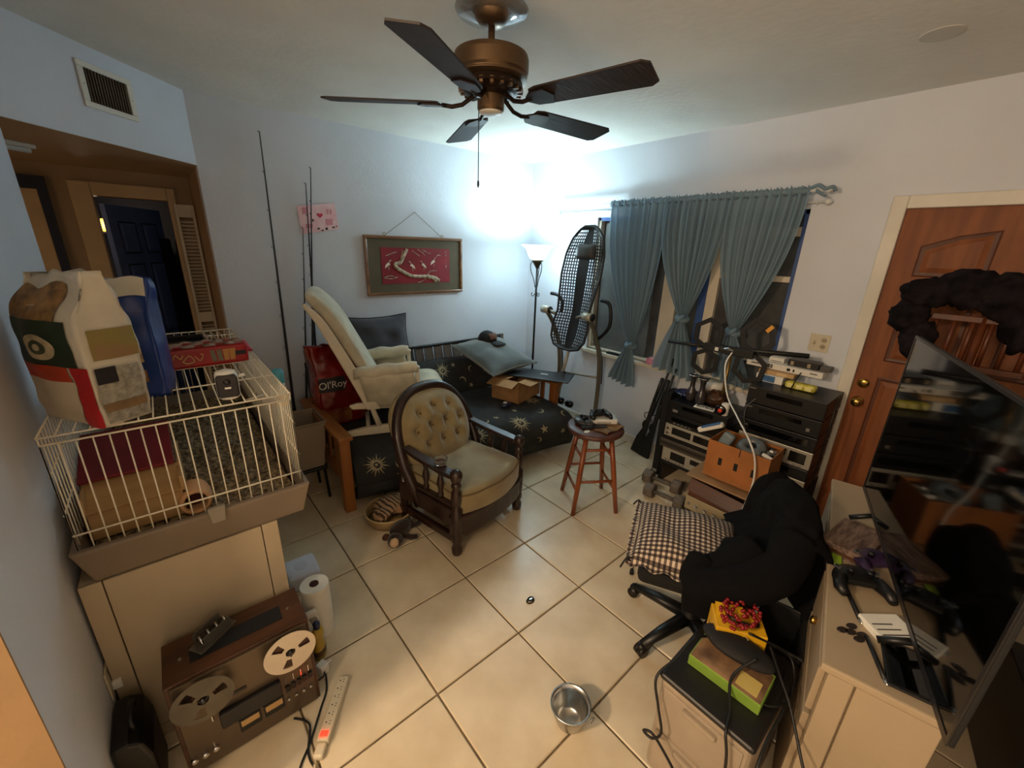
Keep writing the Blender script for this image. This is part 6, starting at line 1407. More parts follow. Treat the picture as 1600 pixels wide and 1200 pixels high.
# antenna with hexagonal loops
m_ant = mat('antenna_black', (0.06, 0.06, 0.065), 0.5, var=0.1)
ant = thing('tv_antenna', 'black indoor antenna with four hexagonal loops before the window', 'antenna', (3.0, 1.13, TZ))
def hexloop(cy, cz, ry, rz, rot, band=0.036):
    m = MB(); n = 6; o = []; i_ = []
    for k in range(n):
        a = PI / 6 * 0 + PI / 3 * k + rot
        o.append((math.cos(a) * ry, math.sin(a) * rz)); i_.append((math.cos(a) * (ry - band), math.sin(a) * (rz - band)))
    vs = [(x, cy + p[0], cz + p[1]) for x in (-0.008, 0.008) for ring in (o, i_) for p in ring]
    fs = []
    for k in range(n):
        j = (k + 1) % n
        fs += [(k, j, 6 + j, 6 + k), (12 + k, 12 + j, 18 + j, 18 + k), (k, j, 12 + j, 12 + k), (6 + k, 6 + j, 18 + j, 18 + k)]
    return m.add(vs, fs)
AZ = -TZ
hexloop(0.175, 1.235 + AZ, 0.118, 0.122, PI / 2).build('hex_loop', m_ant, ant, bevel=0.002)
hexloop(0.165, 1.030 + AZ, 0.112, 0.105, PI / 2).build('hex_loop', m_ant, ant, bevel=0.002)
h3 = hexloop(-0.150, 1.270 + AZ, 0.120, 0.130, PI / 2 - 0.25).build('hex_loop', m_ant, ant, bevel=0.002)
hexloop(-0.140, 1.055 + AZ, 0.118, 0.118, PI / 2 + 0.15).build('hex_loop', m_ant, ant, bevel=0.002)
MB().box((-0.0095, -0.215, 1.335 + AZ), (0.002, 0.05, 0.024), Rx(-0.9)).build('yellow_sticker', mat('amber_sticker', (0.86, 0.60, 0.18), 0.5), h3)
MB().tube([(0, 0.47, 1.125 + AZ), (0, 0.20, 1.14 + AZ)], 0.013, 8).build('boom', m_ant, ant, smooth=True)
MB().tube([(0, 0.20, 1.14 + AZ), (0, -0.46, 1.205 + AZ)], 0.016, 8).build('boom', m_ant, ant, smooth=True)
MB().box((0, 0.015, 1.145 + AZ), (0.045, 0.34, 0.055)).build('hub', m_ant, ant, bevel=0.006)
MB().box((-0.030, 0.02, 1.155 + AZ), (0.02, 0.07, 0.012)).tube([(-0.03, 0.05, 1.15 + AZ), (-0.045, 0.0, 1.17 + AZ), (-0.03, -0.03, 1.15 + AZ)], 0.005, 6).build('clamp', m_chrome, ant)
MB().span((-0.024, 0.075, 1.13 + AZ), (-0.022, 0.10, 1.155 + AZ)).build('white_tag', m_whiteplastic, ant)
MB().tube([(0.02, 0.0, 0.0), (0.02, 0.0, 1.13 + AZ)], 0.011, 10).build('mast', mat('brass_mast', (0.55, 0.44, 0.24), 0.35, 0.8), ant, smooth=True)
MB().lathe([(0.05, 0), (0.05, 0.008), (0.015, 0.02)], (0.02, 0, 0), 18).build('mast_base', m_ant, ant, smooth=True)
rope(m_whiteplastic, 'coax_cable', 'white cable curving from the antenna down past the brown box', [(2.955, 1.10, 1.145), (2.92, 1.115, 1.05), (2.83, 1.03, 0.88), (2.70, 0.895, 0.795), (2.53, 0.745, 0.735), (2.51, 0.685, 0.63), (2.495, 0.665, 0.47), (2.48, 0.69, 0.24), (2.46, 0.70, 0.08)], 0.0052)

# router, modem and packs on the right stack
RZ = 0.980
yp = thing('tool_pack', 'clear yellow blister pack on top of the right stereo stack', 'package', (3.02, 0.675, RZ), math.radians(0))
MB().span((-0.03, -0.085, 0), (0.03, 0.085, 0.045)).build('blister', mat('yellow_clear', (0.78, 0.74, 0.28), 0.2, var=0.2, vscale=30), yp, bevel=0.016, seg=3)
for k in range(3): MB().span((-0.032, -0.065 + 0.05 * k, 0.008), (-0.0295, -0.03 + 0.05 * k, 0.035)).build('tool_bit', mat('pale_yellow', (0.88, 0.85, 0.55), 0.4), yp, bevel=0.003)
bbx = thing('white_blue_box', 'white and blue carton supporting the white switch', 'carton', (3.06, 0.855, RZ))
MB().span((-0.045, -0.075, 0), (0.06, 0.085, 0.050)).build('carton', m_paper, bbx, bevel=0.002)
MB().span((-0.0462, -0.03, 0.004), (-0.045, 0.05, 0.046)).build('blue_panel', mat('blue_carton', (0.25, 0.45, 0.66), 0.5, var=0.2, vscale=20), bbx)
cbk = thing('beige_block', 'beige carton lying under the white switch', 'carton', (3.08, 0.83, RZ + 0.0505))
MB().span((-0.04, -0.10, 0), (0.06, 0.11, 0.026)).build('carton', mat('tan_carton', (0.74, 0.60, 0.42), 0.7), cbk, bevel=0.002)
MB().span((-0.0412, -0.06, 0.003), (-0.04, 0.0, 0.022)).build('pale_panel', mat('pale_tan', (0.82, 0.71, 0.54), 0.7), cbk)
sw = thing('network_switch', 'slim white network switch with cables atop the right stack', 'network switch', (3.08, 0.60, RZ + 0.078), math.radians(0))
MB().span((0, -0.01, 0), (0.11, 0.44, 0.040)).build('case', m_whiteplastic, sw, bevel=0.003)
for k in range(4):
    for j in range(2): MB().span((-0.0012, 0.275 + k * 0.018, 0.011 + j * 0.013), (0, 0.287 + k * 0.018, 0.020 + j * 0.013)).build('port', m_blackmat, sw)
for (a, b) in ((0.17, 0.19), (0.145, 0.155)): MB().span((-0.0012, a, 0.010), (0, b, 0.028)).build('socket', m_blackmat, sw)
MB().span((-0.0012, 0.36, 0.018), (0, 0.41, 0.026)).span((-0.0012, 0.02, 0.020), (0, 0.06, 0.027)).build('printed_name', mat('grey_print2', (0.30, 0.29, 0.30), 0.5), sw)
rope(m_cable, 'network_cable', 'black cable drooping from the white switch', [(3.076, 0.705, RZ + 0.095), (3.05, 0.707, RZ + 0.085), (2.97, 0.71, RZ + 0.02), (2.975, 0.715, RZ + 0.004)], 0.0035)
md = thing('modem', 'dark modem box leaning on the white switch by the outlet', 'modem', (3.12, 0.60, RZ + 0.119), math.radians(0))
MB().span((0, 0.03, 0), (0.10, 0.205, 0.042)).build('case', m_black, md, bevel=0.004)
for a in (0.17, 0.075): MB().span((-0.001, a, 0.006), (0, a + 0.018, 0.032)).build('label_tab', mat('tan_tab', (0.62, 0.55, 0.44), 0.5), md)
MB().span((0.0, -0.035, 0.002), (0.07, 0.025, 0.032)).build('grey_adapter', mat('grey_adapter', (0.28, 0.27, 0.26), 0.5), md, bevel=0.004)
wbx = thing('white_carton', 'small white carton behind the white switch', 'carton', (3.14, 0.83, RZ + 0.119))
MB().span((-0.01, 0, 0), (0.06, 0.09, 0.032)).build('carton', m_paper, wbx, bevel=0.002)
MB().span((-0.0106, 0.01, 0.006), (-0.01, 0.08, 0.010)).build('print_line', mat('grey_print2', (0.30, 0.29, 0.30), 0.5), wbx)

# air rifles against the wall
def rifle(label, butt, lean, s=1.0):
    t = thing('air_rifle', label, 'rifle', butt, rot=(math.radians(lean), 0, math.radians(90)), group='black air rifles leaning on the wall')
    m_st = mat('rifle_black', (0.06, 0.055, 0.055), 0.5, var=0.15)
    t.rotation_euler = (0, 0, 0)
    R = Rx(math.radians(lean))
    M_ = R @ Matrix(((0, 0, 1), (1, 0, 0), (0, 1, 0)))
    MB().prism([(-0.055, 0.005), (0.055, 0.0), (0.045, 0.16), (0.015, 0.27), (0.035, 0.30), (0.03, 0.335), (0.012, 0.36), (0.02, 0.55), (-0.018, 0.55), (-0.022, 0.33), (-0.03, 0.20)], -0.018, 0.018, M_).build('stock', m_st, t, bevel=0.008)
    MB().tube([R @ Vector((0, -0.022, 0.42)), R @ Vector((0, -0.022, 0.98 * s))], 0.010, 10).build('barrel', m_st, t, smooth=True)
    MB().tube([R @ Vector((0, 0.008, 0.55)), R @ Vector((0, 0.008, 0.78))], 0.016, 10).build('fore_end', m_st, t, smooth=True)
    MB().tube([R @ Vector(p) for p in [(0, 0.02, 0.36), (0, 0.045, 0.375), (0, 0.048, 0.41), (0, 0.02, 0.43)]], 0.004, 6).build('trigger_guard', m_st, t, smooth=True)
rifle('black air rifle leaning on the wall below the curtains, left one', (3.155, 1.84, 0.0), 12)
rifle('black air rifle leaning on the wall below the curtains, right one', (3.13, 1.745, 0.0), 10, 0.92)

# brown open box, wooden case and amplifier in front of the stacks
bs_ = thing('black_box', 'flat black box under the knobbed amplifier', 'box', (2.56, 0.62, 0))
MB().span((0, 0, 0), (0.27, 0.42, 0.088)).build('box', m_blackmat, bs_, bevel=0.004)
MB().span((-0.002, 0.01, 0.07), (0.0, 0.41, 0.075)).build('lid_line', m_black, bs_)
am = component('knob_amplifier', 'vintage silver-fronted amplifier with a row of knobs on the floor', 'amplifier', (2.545, 0.605, 0.089), 0.45, 0.105, 0.28, m_hifi_black, mat('champagne_faceplate', (0.72, 0.66, 0.54), 0.4, 0.4, var=0.05),
               [], [(0.06 + 0.062 * k, 0.05, 0.014) for k in range(6)], [(0.415, 0.43, 0.04, 0.06)])
wcase = thing('wooden_case', 'open brown wooden case on the amplifier beneath the brown box', 'case', (2.55, 0.635, 0.195), math.radians(0))
m_case = wood('red_brown_wood', (0.36, 0.20, 0.12), (0.27, 0.14, 0.08), 0.45, 'Y', 7)
for a, b in (((0, 0, 0), (0.012, 0.41, 0.07)), ((0.012, 0, 0), (0.26, 0.012, 0.185)), ((0.012, 0.398, 0), (0.26, 0.41, 0.185)), ((0.248, 0.012, 0), (0.26, 0.398, 0.185)), ((0.012, 0.012, 0), (0.248, 0.398, 0.012))):
    MB().span(a, b).build('panel', m_case, wcase, bevel=0.003)
MB().box((0.105, 0.205, 0.193), (0.34, 0.43, 0.012), Ry(-0.05)).build('top_board', mat('pale_board', (0.60, 0.47, 0.33), 0.5, var=0.1), wcase, bevel=0.003)
MB().box((-0.02, 0.205, 0.085), (0.012, 0.41, 0.09), Ry(0.5) @ Rx(0.06)).build('front_lid', m_case, wcase, bevel=0.003)
ob = thing('brown_box', 'open orange-brown cardboard box with slots holding gadgets', 'box', (2.545, 0.615, 0.405), math.radians(1))
m_obox = mat('orange_cardboard', (0.64, 0.40, 0.20), 0.8, var=0.08, vscale=6)
for a, b in (((0, 0, 0), (0.005, 0.36, 0.25)), ((0.245, 0, 0), (0.25, 0.36, 0.25)), ((0.005, 0, 0), (0.245, 0.005, 0.25)), ((0.005, 0.355, 0), (0.245, 0.36, 0.25)), ((0.005, 0.005, 0), (0.245, 0.355, 0.005))):
    MB().span(a, b).build('wall', m_obox, ob)
for y in (0.27, 0.175, 0.075): MB().span((-0.0012, y - 0.011, 0.10), (0, y + 0.011, 0.15)).build('slot', m_blackmat, ob)
MB().span((-0.0012, 0.165, 0.20), (0, 0.170, 0.25)).build('cut', m_blackmat, ob)
MB().tube([(-0.002, 0.0, 0.018), (-0.002, 0.36, 0.012)], 0.002, 5).build('lower_edge_crease', m_cardboard, ob)  # thin cardboard-coloured line along the lower front edge
gn = thing('handheld_scanner', 'white and blue handheld gadget sticking out of the brown box', 'gadget', (2.60, 0.945, 0.655))
MB().box((0.0, 0.06, 0.055), (0.04, 0.17, 0.035), Rx(-0.55)).build('barrel', m_whiteplastic, gn, bevel=0.010, seg=3)
MB().box((-0.008, 0.055, 0.075), (0.035, 0.13, 0.014), Rx(-0.55)).build('blue_top', mat('blue_plastic', (0.24, 0.40, 0.60), 0.35), gn, bevel=0.005)
MB().box((0.01, -0.04, -0.02), (0.045, 0.07, 0.15), Rx(0.35)).build('grip', mat('grey_blue_plastic', (0.46, 0.52, 0.55), 0.45), gn, bevel=0.014, seg=3)
hd_ = thing('round_gadget', 'grey round gadget lying inside the brown box', 'gadget', (2.69, 0.765, 0.60))
MB().lathe([(0.02, 0.0), (0.075, 0.02), (0.085, 0.05), (0.06, 0.075), (0.03, 0.07), (0.026, 0.05)], n=26, M=Ry(-0.5)).build('dish', mat('grey_gadget', (0.38, 0.40, 0.41), 0.35, var=0.1), hd_, smooth=True)
MB().lathe([(0.028, 0.055), (0.024, 0.068), (0.004, 0.07)], n=18, M=Ry(-0.5)).build('core', m_black, hd_, smooth=True)
pq = thing('parts_tray', 'white and black loose parts in the right end of the brown box', 'parts', (2.66, 0.655, 0.60))
for k in range(5):
    MB().box((0.02 * k - 0.03, 0.012 * math.sin(k * 2), 0.03 + 0.006 * k), (0.02, 0.07, 0.02), Rz(0.5 * k) @ Rx(0.3)).build('part', (m_whiteplastic, m_black, mat('grey_gadget', (0.38, 0.40, 0.41), 0.35))[k % 3], pq, bevel=0.003)
MB().span((-0.04, -0.03, -0.18), (0.04, 0.05, 0.02)).build('bundle', m_black, pq, bevel=0.006)
# ------------------------------------------------------------------ swivel desk chair, checked cushion, jacket
sv = thing('swivel_chair', 'black swivel desk chair on castors under the checked cushion', 'office chair', (1.70, 0.575, 0), math.radians(27))
for k in range(5):
    a = math.radians(66 + 72 * k); d = Vector((math.cos(a), math.sin(a), 0))
    sp_o = MB().tube([d * 0.03 + Vector((0, 0, 0.10)), d * 0.17 + Vector((0, 0, 0.085)), d * 0.30 + Vector((0, 0, 0.062))], [0.028, 0.024, 0.016], 8, flat=1.3).build('spoke', m_black, sv, smooth=True)
    p = d * 0.30; s = Vector((-d.y, d.x, 0))
    w = MB()
    for e in (-0.014, 0.014):
        w.tube([p + s * (e - 0.009) + Vector((0, 0, 0.028)), p + s * (e + 0.009) + Vector((0, 0, 0.028))], 0.027, 16)
    w.build('castor_wheel', mat('castor_black', (0.08, 0.065, 0.06), 0.4), sp_o, smooth=True)
    MB().lathe([(0.022, 0.04), (0.024, 0.055), (0.016, 0.068)], p, 12).build('castor_hood', m_black, sp_o, smooth=True)
MB().lathe([(0.045, 0.07), (0.05, 0.09), (0.045, 0.13), (0.028, 0.15), (0.026, 0.36), (0.06, 0.38)], n=20).build('gas_column', m_black, sv, smooth=True)
MB().box((0, 0.04, 0.44), (0.47, 0.46, 0.075)).build('seat', mat('black_seat_cloth', (0.06, 0.055, 0.055), 0.9, var=0.15), sv, bevel=0.03, seg=3)
MB().box((0, -0.255, 0.46), (0.06, 0.03, 0.22), Rx(0.15)).build('back_bracket', m_black, sv, bevel=0.005)
MB().box((0, -0.272, 0.66), (0.42, 0.05, 0.30), Rx(0.12)).build('backrest', mat('black_seat_cloth', (0.06, 0.055, 0.055), 0.9), sv, bevel=0.022, seg=3)
gp = thing('checked_cushion', 'brown and cream gingham cushion with ruffled edge on the desk chair', 'cushion', (1.61, 0.63, 0.552), math.radians(27))
pillow_mesh(0.47, 0.45, 0.155, 26, 17, 0.008, 0.07).build('cushion', gingham('brown_gingham', (0.80, 0.74, 0.66), (0.40, 0.34, 0.31), (0.13, 0.10, 0.10), 47.0), gp, smooth=True)
rf = MB(); ed = []
for k in range(4):
    for j in range(24):
        f = j / 24 * 2 - 1; x, y = [(f, -1), (1, f), (-f, 1), (-1, -f)][k]; ed.append(Vector((x * 0.228, y * 0.218, 0)))
def ruf(u, v):
    i = int(round(u * 96)) % 96; p = ed[i]; n = p.normalized()
    return p * 0.985 + n * (0.026 * v) + Vector((0, 0, 0.012 * math.sin(i * 1.35) * v - 0.006 * v))
rf.grid(ruf, 96, 3, cu=True).build('ruffle', gingham('brown_gingham', (0.80, 0.74, 0.66), (0.40, 0.34, 0.31), (0.13, 0.10, 0.10), 47.0), gp, smooth=True)
for (a, b) in (((-0.21, 0.21, 0.0), (-0.25, 0.25, -0.03)), ((0.21, 0.21, 0), (0.24, 0.255, -0.03))):
    MB().tube(spline([a, ((a[0] + b[0]) / 2, (a[1] + b[1]) / 2, 0.01), b], 4), 0.004, 6).build('tie', m_blackmat, gp, smooth=True)
m_jack = mat('navy_black_fleece', (0.042, 0.042, 0.052), 0.95, var=0.25, vscale=6, bump=0.2, bscale=60, spec=0.15)
jk = thing('jacket', 'black hooded jacket draped over the back of the desk chair', 'jacket', (1.70, 0.575, 0), math.radians(27))
def drape(u, v):
    # path over the backrest: front hem -> top -> back hem
    path = [(-0.12, 0.535), (-0.20, 0.60), (-0.225, 0.74), (-0.255, 0.875), (-0.305, 0.905), (-0.355, 0.86), (-0.365, 0.66), (-0.36, 0.50)]
    P = drape.P; i = v * (len(P) - 1); k = min(len(P) - 2, int(i)); q = P[k].lerp(P[k + 1], i - k)
    x = (u - 0.5) * (0.50 + 0.05 * math.sin(v * 5)); ends = abs(2 * u - 1) ** 4
    nz = noise.noise(Vector((u * 5, v * 4, 1.3))) * 0.028 + noise.noise(Vector((u * 11, v * 9, 4))) * 0.012
    return Vector((x, q.y - 0.02 * ends * (1 if v > 0.5 else -1) + nz * (1 if v > 0.55 else 0.8), q.z - 0.05 * ends * math.sin(PI * v) + nz * 0.5))
drape.P = spline([(0, -0.10, 0.545), (0, -0.20, 0.62), (0, -0.215, 0.72), (0, -0.235, 0.81), (0, -0.285, 0.845), (0, -0.34, 0.79), (0, -0.345, 0.62), (0, -0.34, 0.44)], 6)
MB().grid(drape, 40, 46).build('jacket_body', m_jack, jk, smooth=True, solid=0.02)
MB().tube(spline([(-0.20, -0.26, 0.79), (-0.30, -0.20, 0.70), (-0.33, -0.06, 0.60), (-0.30, 0.05, 0.56), (-0.22, 0.03, 0.60)], 6), [0.07] * 6 + [0.075] * 6 + [0.07] * 6 + [0.06] * 7, 14).build('sleeve', m_jack, jk, smooth=True)
MB().tube(spline([(-0.16, -0.16, 0.66), (-0.22, -0.08, 0.60), (-0.24, 0.00, 0.53), (-0.30, 0.0, 0.42)], 6), [0.085] * 19, 14).build('jacket_front', m_jack, jk, smooth=True)
MB().tube(spline([(0.20, -0.27, 0.80), (0.26, -0.24, 0.73), (0.26, -0.22, 0.60), (0.24, -0.20, 0.48)], 6), [0.06] * 19, 12).build('sleeve', m_jack, jk, smooth=True)
lump((-0.02, -0.285, 0.83), (0.20, 0.07, 0.05), 31, m_jack, 'hood', jk, 3, 0.2)
lump((-0.17, -0.13, 0.62), (0.14, 0.11, 0.07), 33, m_jack, 'fold', jk, 3, 0.25)

# ------------------------------------------------------------------ plastic drawer unit with boxes
m_bin = mat('milky_plastic', (0.63, 0.57, 0.495), 0.35, var=0.05); BZ = 0.47
bn = thing('drawer_unit', 'milky plastic drawer unit with dark lid in front of the media cabinet', 'drawer unit', (1.035, 0.115, 0))
MB().span((0.006, 0.0, 0.02), (0.385, 0.285, 0.455)).build('body', m_bin, bn, bevel=0.02, seg=3)
MB().span((0.0, -0.006, 0.445), (0.392, 0.291, BZ)).build('lid', mat('dark_lid', (0.07, 0.06, 0.06), 0.45, var=0.1), bn, bevel=0.012, seg=3)
for k in range(2):
    q = MB().span((0.0, 0.018, 0.04 + 0.20 * k), (0.010, 0.267, 0.225 + 0.20 * k)).build('drawer_front', m_bin, bn, bevel=0.006)
    MB().span((-0.014, 0.09, 0.195 + 0.20 * k), (0.002, 0.195, 0.212 + 0.20 * k)).build('drawer_pull', m_bin, q, bevel=0.004)
for x in (0.04, 0.35):
    for y in (0.03, 0.255): MB().lathe([(0.012, 0), (0.014, 0.02)], (x, y, 0), 10).build('foot', m_black, bn)
yb = thing('yellow_box', 'bright yellow carton on the drawer unit lid', 'box', (1.345, 0.295, BZ), math.radians(-56))
MB().span((-0.085, -0.055, 0), (0.075, 0.05, 0.105)).build('carton', mat('yellow_carton', (0.86, 0.66, 0.10), 0.45, var=0.08, vscale=7), yb, bevel=0.004)
MB().box((-0.03, 0.02, 0.112), (0.09, 0.05, 0.002), Rx(0.3)).build('lid_flap', mat('yellow_carton', (0.86, 0.66, 0.10), 0.45), yb)
MB().span((-0.086, -0.03, 0.02), (-0.085, 0.03, 0.05)).build('printed_panel', mat('dark_yellow', (0.62, 0.45, 0.07), 0.5), yb)
rn = thing('red_beads', 'tangle of shiny red and black beads heaped on the yellow carton', 'beads', (1.345, 0.30, BZ + 0.107))
rnd = random.Random(5)
bead = MB().lathe([(0.001, -0.0065), (0.0055, -0.004), (0.007, 0), (0.0055, 0.004), (0.001, 0.0065)], n=8).build('bead', mat('red_bead', (0.50, 0.06, 0.09), 0.35), rn, smooth=True)
m_bb = mat('black_bead', (0.10, 0.03, 0.03), 0.25)
for k in range(90):
    b = bead if k == 0 else bead.copy()
    if k: C.objects.link(b); b.parent = rn
    a = k * 0.55; r = 0.018 + 0.052 * abs(math.sin(k * 0.37)); b.location = (math.cos(a) * r * 1.2, math.sin(a) * r * 0.8, 0.010 + 0.018 * abs(math.sin(k * 1.3)) + 0.01 * rnd.random()); b.rotation_euler = (rnd.random() * 3, rnd.random() * 3, 0)
MB().tube(spline([(0.05, 0.0, 0.02), (0.0, -0.06, 0.015), (-0.04, 0.02, 0.02), (0.03, 0.05, 0.02), (0.06, 0.01, 0.015)], 6), 0.006, 8).build('bead_strand', m_bb, rn, smooth=True)
gb = thing('green_box', 'lime green edged picture box on the drawer unit lid', 'box', (1.215, 0.255, BZ), math.radians(92))
MB().span((-0.11, -0.065, 0), (0.11, 0.075, 0.042)).build('carton', mat('lime_carton', (0.47, 0.60, 0.22), 0.45, var=0.06), gb, bevel=0.003)
MB().span((-0.106, -0.055, 0.042), (0.106, 0.072, 0.0432)).build('picture_print', mat('tan_picture', (0.66, 0.52, 0.38), 0.4, col2=(0.34, 0.25, 0.19), vscale=9), gb)
MB().span((-0.092, 0.0, 0.0432), (-0.03, 0.06, 0.0442)).build('yellow_print', mat('pale_yellow_print', (0.76, 0.68, 0.40), 0.4), gb)
vs_ = thing('sunglasses_case', 'black soft case lying across the green box', 'case', (1.262, 0.262, BZ + 0.0445), math.radians(96))
lump((0, 0, 0.026), (0.112, 0.055, 0.024), 40, m_blackmat, 'shell', vs_, 2, 0.06)
MB().tube(spline([(-0.02, -0.03, 0.048), (0.0, -0.045, 0.044), (0.03, -0.035, 0.046)], 5), 0.003, 6).build('clip', m_chrome, vs_, smooth=True)
bkb = thing('black_bin', 'dark plastic waste bin between desk chair and media cabinet', 'bin', (1.562, 0.212, 0), math.radians(12))
b_ = MB(); lv = [(0.085, 0.05, 0.0), (0.115, 0.072, 0.455), (0.122, 0.078, 0.46), (0.122, 0.078, 0.47), (0.110, 0.067, 0.47), (0.078, 0.043, 0.012)]
vs = []; fs = []
for wx, wy, z in lv: vs += [(-wx, -wy, z), (wx, -wy, z), (wx, wy, z), (-wx, wy, z)]
for r in range(len(lv) - 1):
    for k in range(4): fs.append((r * 4 + k, r * 4 + (k + 1) % 4, (r + 1) * 4 + (k + 1) % 4, (r + 1) * 4 + k))
fs += [(0, 1, 2, 3), (20, 21, 22, 23)]
b_.add(vs, fs).build('shell', mat('charcoal_bin', (0.12, 0.12, 0.125), 0.55, var=0.08), bkb, bevel=0.012, seg=3)
MB().span((-0.02, 0.07, 0.40), (0.02, 0.08, 0.46)).build('handle_tab', m_black, bkb, bevel=0.004)

rope(m_cable, 'looped_cable', 'black cable looping from the drawer unit lid down to the floor', [(1.30, 0.33, BZ + 0.02), (1.20, 0.37, BZ + 0.06), (1.10, 0.385, BZ + 0.03), (1.02, 0.405, BZ - 0.01), (1.0, 0.375, 0.38), (0.99, 0.345, 0.30), (0.98, 0.365, 0.255), (0.975, 0.395, 0.26), (0.98, 0.37, 0.275), (0.985, 0.33, 0.245), (0.985, 0.27, 0.19), (0.97, 0.20, 0.12), (0.96, 0.14, 0.02), (0.94, 0.05, 0.005)], 0.0045)
rope(m_cable, 'front_cable', 'black cable hanging straight down the front of the drawer unit', [(1.24, 0.20, BZ + 0.10), (1.16, 0.235, BZ + 0.05), (1.08, 0.20, BZ + 0.01), (1.02, 0.185, BZ + 0.004), (1.01, 0.165, 0.40), (1.005, 0.15, 0.25), (1.0, 0.14, 0.05), (0.98, 0.12, 0.005)], 0.0045)
rope(m_cable, 'side_cable', 'black cable arcing from the drawer unit in front of the media cabinet end', [(1.33, 0.19, BZ + 0.09), (1.27, 0.14, BZ + 0.07), (1.22, 0.09, BZ + 0.04), (1.15, 0.03, BZ - 0.02), (1.10, -0.02, 0.38), (1.06, -0.05, 0.26), (1.03, -0.06, 0.10), (1.0, -0.06, 0.006)], 0.0045)
rope(m_cable, 'short_cable', 'short black cable with plug dangling off the drawer unit corner', [(1.36, 0.14, BZ + 0.012), (1.24, 0.10, BZ + 0.02), (1.10, 0.10, BZ + 0.006), (1.02, 0.095, BZ - 0.03), (1.0, 0.085, 0.38), (0.99, 0.06, 0.28), (0.97, 0.03, 0.06), (0.96, 0.0, 0.006)], 0.0045)
rope(m_cable, 'tangled_cable', 'black cable with metal plugs coiled at the lid edge by the cabinet', [(1.30, 0.25, BZ + 0.115), (1.38, 0.15, BZ + 0.06), (1.345, 0.11, BZ + 0.02), (1.25, 0.10, BZ + 0.01), (1.19, 0.14, BZ + 0.008), (1.24, 0.17, BZ + 0.008), (1.32, 0.15, BZ + 0.01)], 0.004)

# ------------------------------------------------------------------ media cabinet with things on it
MC = thing('media_cabinet', 'low cream media cabinet under the big television', 'cabinet', (1.19, 0.05, 0), math.radians(11.8))
m_mc = mat('cream_laminate', (0.645, 0.575, 0.475), 0.45, var=0.04, vscale=3); CZ = 0.75
MB().span((0.012, -0.245, 0.0), (1.20, -0.015, CZ - 0.025)).build('body', m_mc, MC, bevel=0.003)
MB().span((-0.008, -0.26, CZ - 0.025), (1.22, 0.006, CZ)).build('top', m_mc, MC, bevel=0.006)
MB().span((0.0, -0.24, 0.0), (0.012, -0.075, CZ - 0.03)).build('end_panel', m_mc, MC, bevel=0.002)
MB().span((0.0, -0.070, 0.0), (0.012, -0.015, CZ - 0.03)).build('end_stile', m_mc, MC, bevel=0.002)
for k in range(2):
    q = MB().span((0.03 + 0.58 * k, -0.015, 0.05), (0.59 + 0.58 * k, 0.003, 0.52)).build('door', m_mc, MC, bevel=0.003)
    MB().tube([(0.55 - 0.0 + 0.10 * k, 0.003, 0.40), (0.55 + 0.10 * k, 0.022, 0.42), (0.55 + 0.10 * k, 0.003, 0.44)], 0.005, 8).build('handle', m_brass, q, smooth=True)
    q = MB().span((0.03 + 0.58 * k, -0.015, 0.54), (0.59 + 0.58 * k, 0.003, 0.70)).build('drawer', m_mc, MC, bevel=0.003)
    MB().lathe([(0.012, 0), (0.014, 0.014), (0.004, 0.018)], (0.31 + 0.58 * k, 0.003, 0.62), 12, Rx(-PI / 2)).build('knob', m_brass, q, smooth=True)

tv = thing('television', 'large black flat television seen almost edge-on at the right', 'television', (1.69, -0.012, 0), math.radians(16.8))
MB().span((-0.607, 0.0, 0.805), (0.607, 0.012, 1.505)).build('panel_case', m_blackmat, tv, bevel=0.004)
MB().span((-0.597, 0.012, 0.822), (0.597, 0.0135, 1.495)).build('screen', mat('dark_screen', (0.012, 0.012, 0.014), 0.06, spec=0.5), tv)
bz = mat('bezel_satin', (0.12, 0.11, 0.11), 0.3)
for a, b in (((-0.607, 0.012, 1.495), (0.607, 0.0155, 1.505)), ((-0.607, 0.012, 0.805), (0.607, 0.0155, 0.822)), ((-0.607, 0.012, 0.822), (-0.597, 0.0155, 1.495)), ((0.597, 0.012, 0.822), (0.607, 0.0155, 1.495))):
    MB().span(a, b).build('bezel', bz, tv)
MB().span((-0.35, -0.045, 0.86), (0.35, 0.0, 1.22)).build('rear_housing', m_black, tv, bevel=0.02)
for x in (-0.30, 0.38):
    MB().tube([(x, -0.075, CZ + 0.010), (x, 0.0, CZ + 0.05), (x, 0.0, 0.83)], 0.010, 8).tube([(x, 0.075, CZ + 0.010), (x, 0.0, CZ + 0.05)], 0.010, 8).build('foot', m_black, tv, smooth=True)
pk_ = thing('rustic_plank', 'weathered brown wood block on the back corner of the media cabinet', 'wood block', (1.83, 0.128, CZ), math.radians(-6))
MB().span((-0.11, -0.075, 0), (0.12, 0.06, 0.042)).build('block', mat('weathered_wood', (0.52, 0.43, 0.38), 0.8, col2=(0.27, 0.19, 0.16), vscale=4, stretch=(3, 14, 14), bump=0.5, bscale=12), pk_, bevel=0.003)
MB().span((-0.1115, -0.06, 0.010), (-0.1095, 0.045, 0.022)).build('split', m_walnut, pk_)
gs = MB().box((1.69, 0.135, CZ + 0.004), (0.07, 0.03, 0.006), Rz(0.2)).build('green_tag', mat('lime_tag', (0.52, 0.66, 0.16), 0.5), bevel=0.002); tag(gs, 'lime green tag beside the wood block', 'tag')
gamepad('black gamepad nearest the front edge of the media cabinet', (1.605, 0.065, CZ), math.radians(-55), m_black, s=1.05)
gamepad('dark purple gamepad tilted behind the black one on the media cabinet', (1.765, 0.045, CZ), math.radians(-40), mat('purple_pad', (0.18, 0.11, 0.24), 0.4), s=1.05)
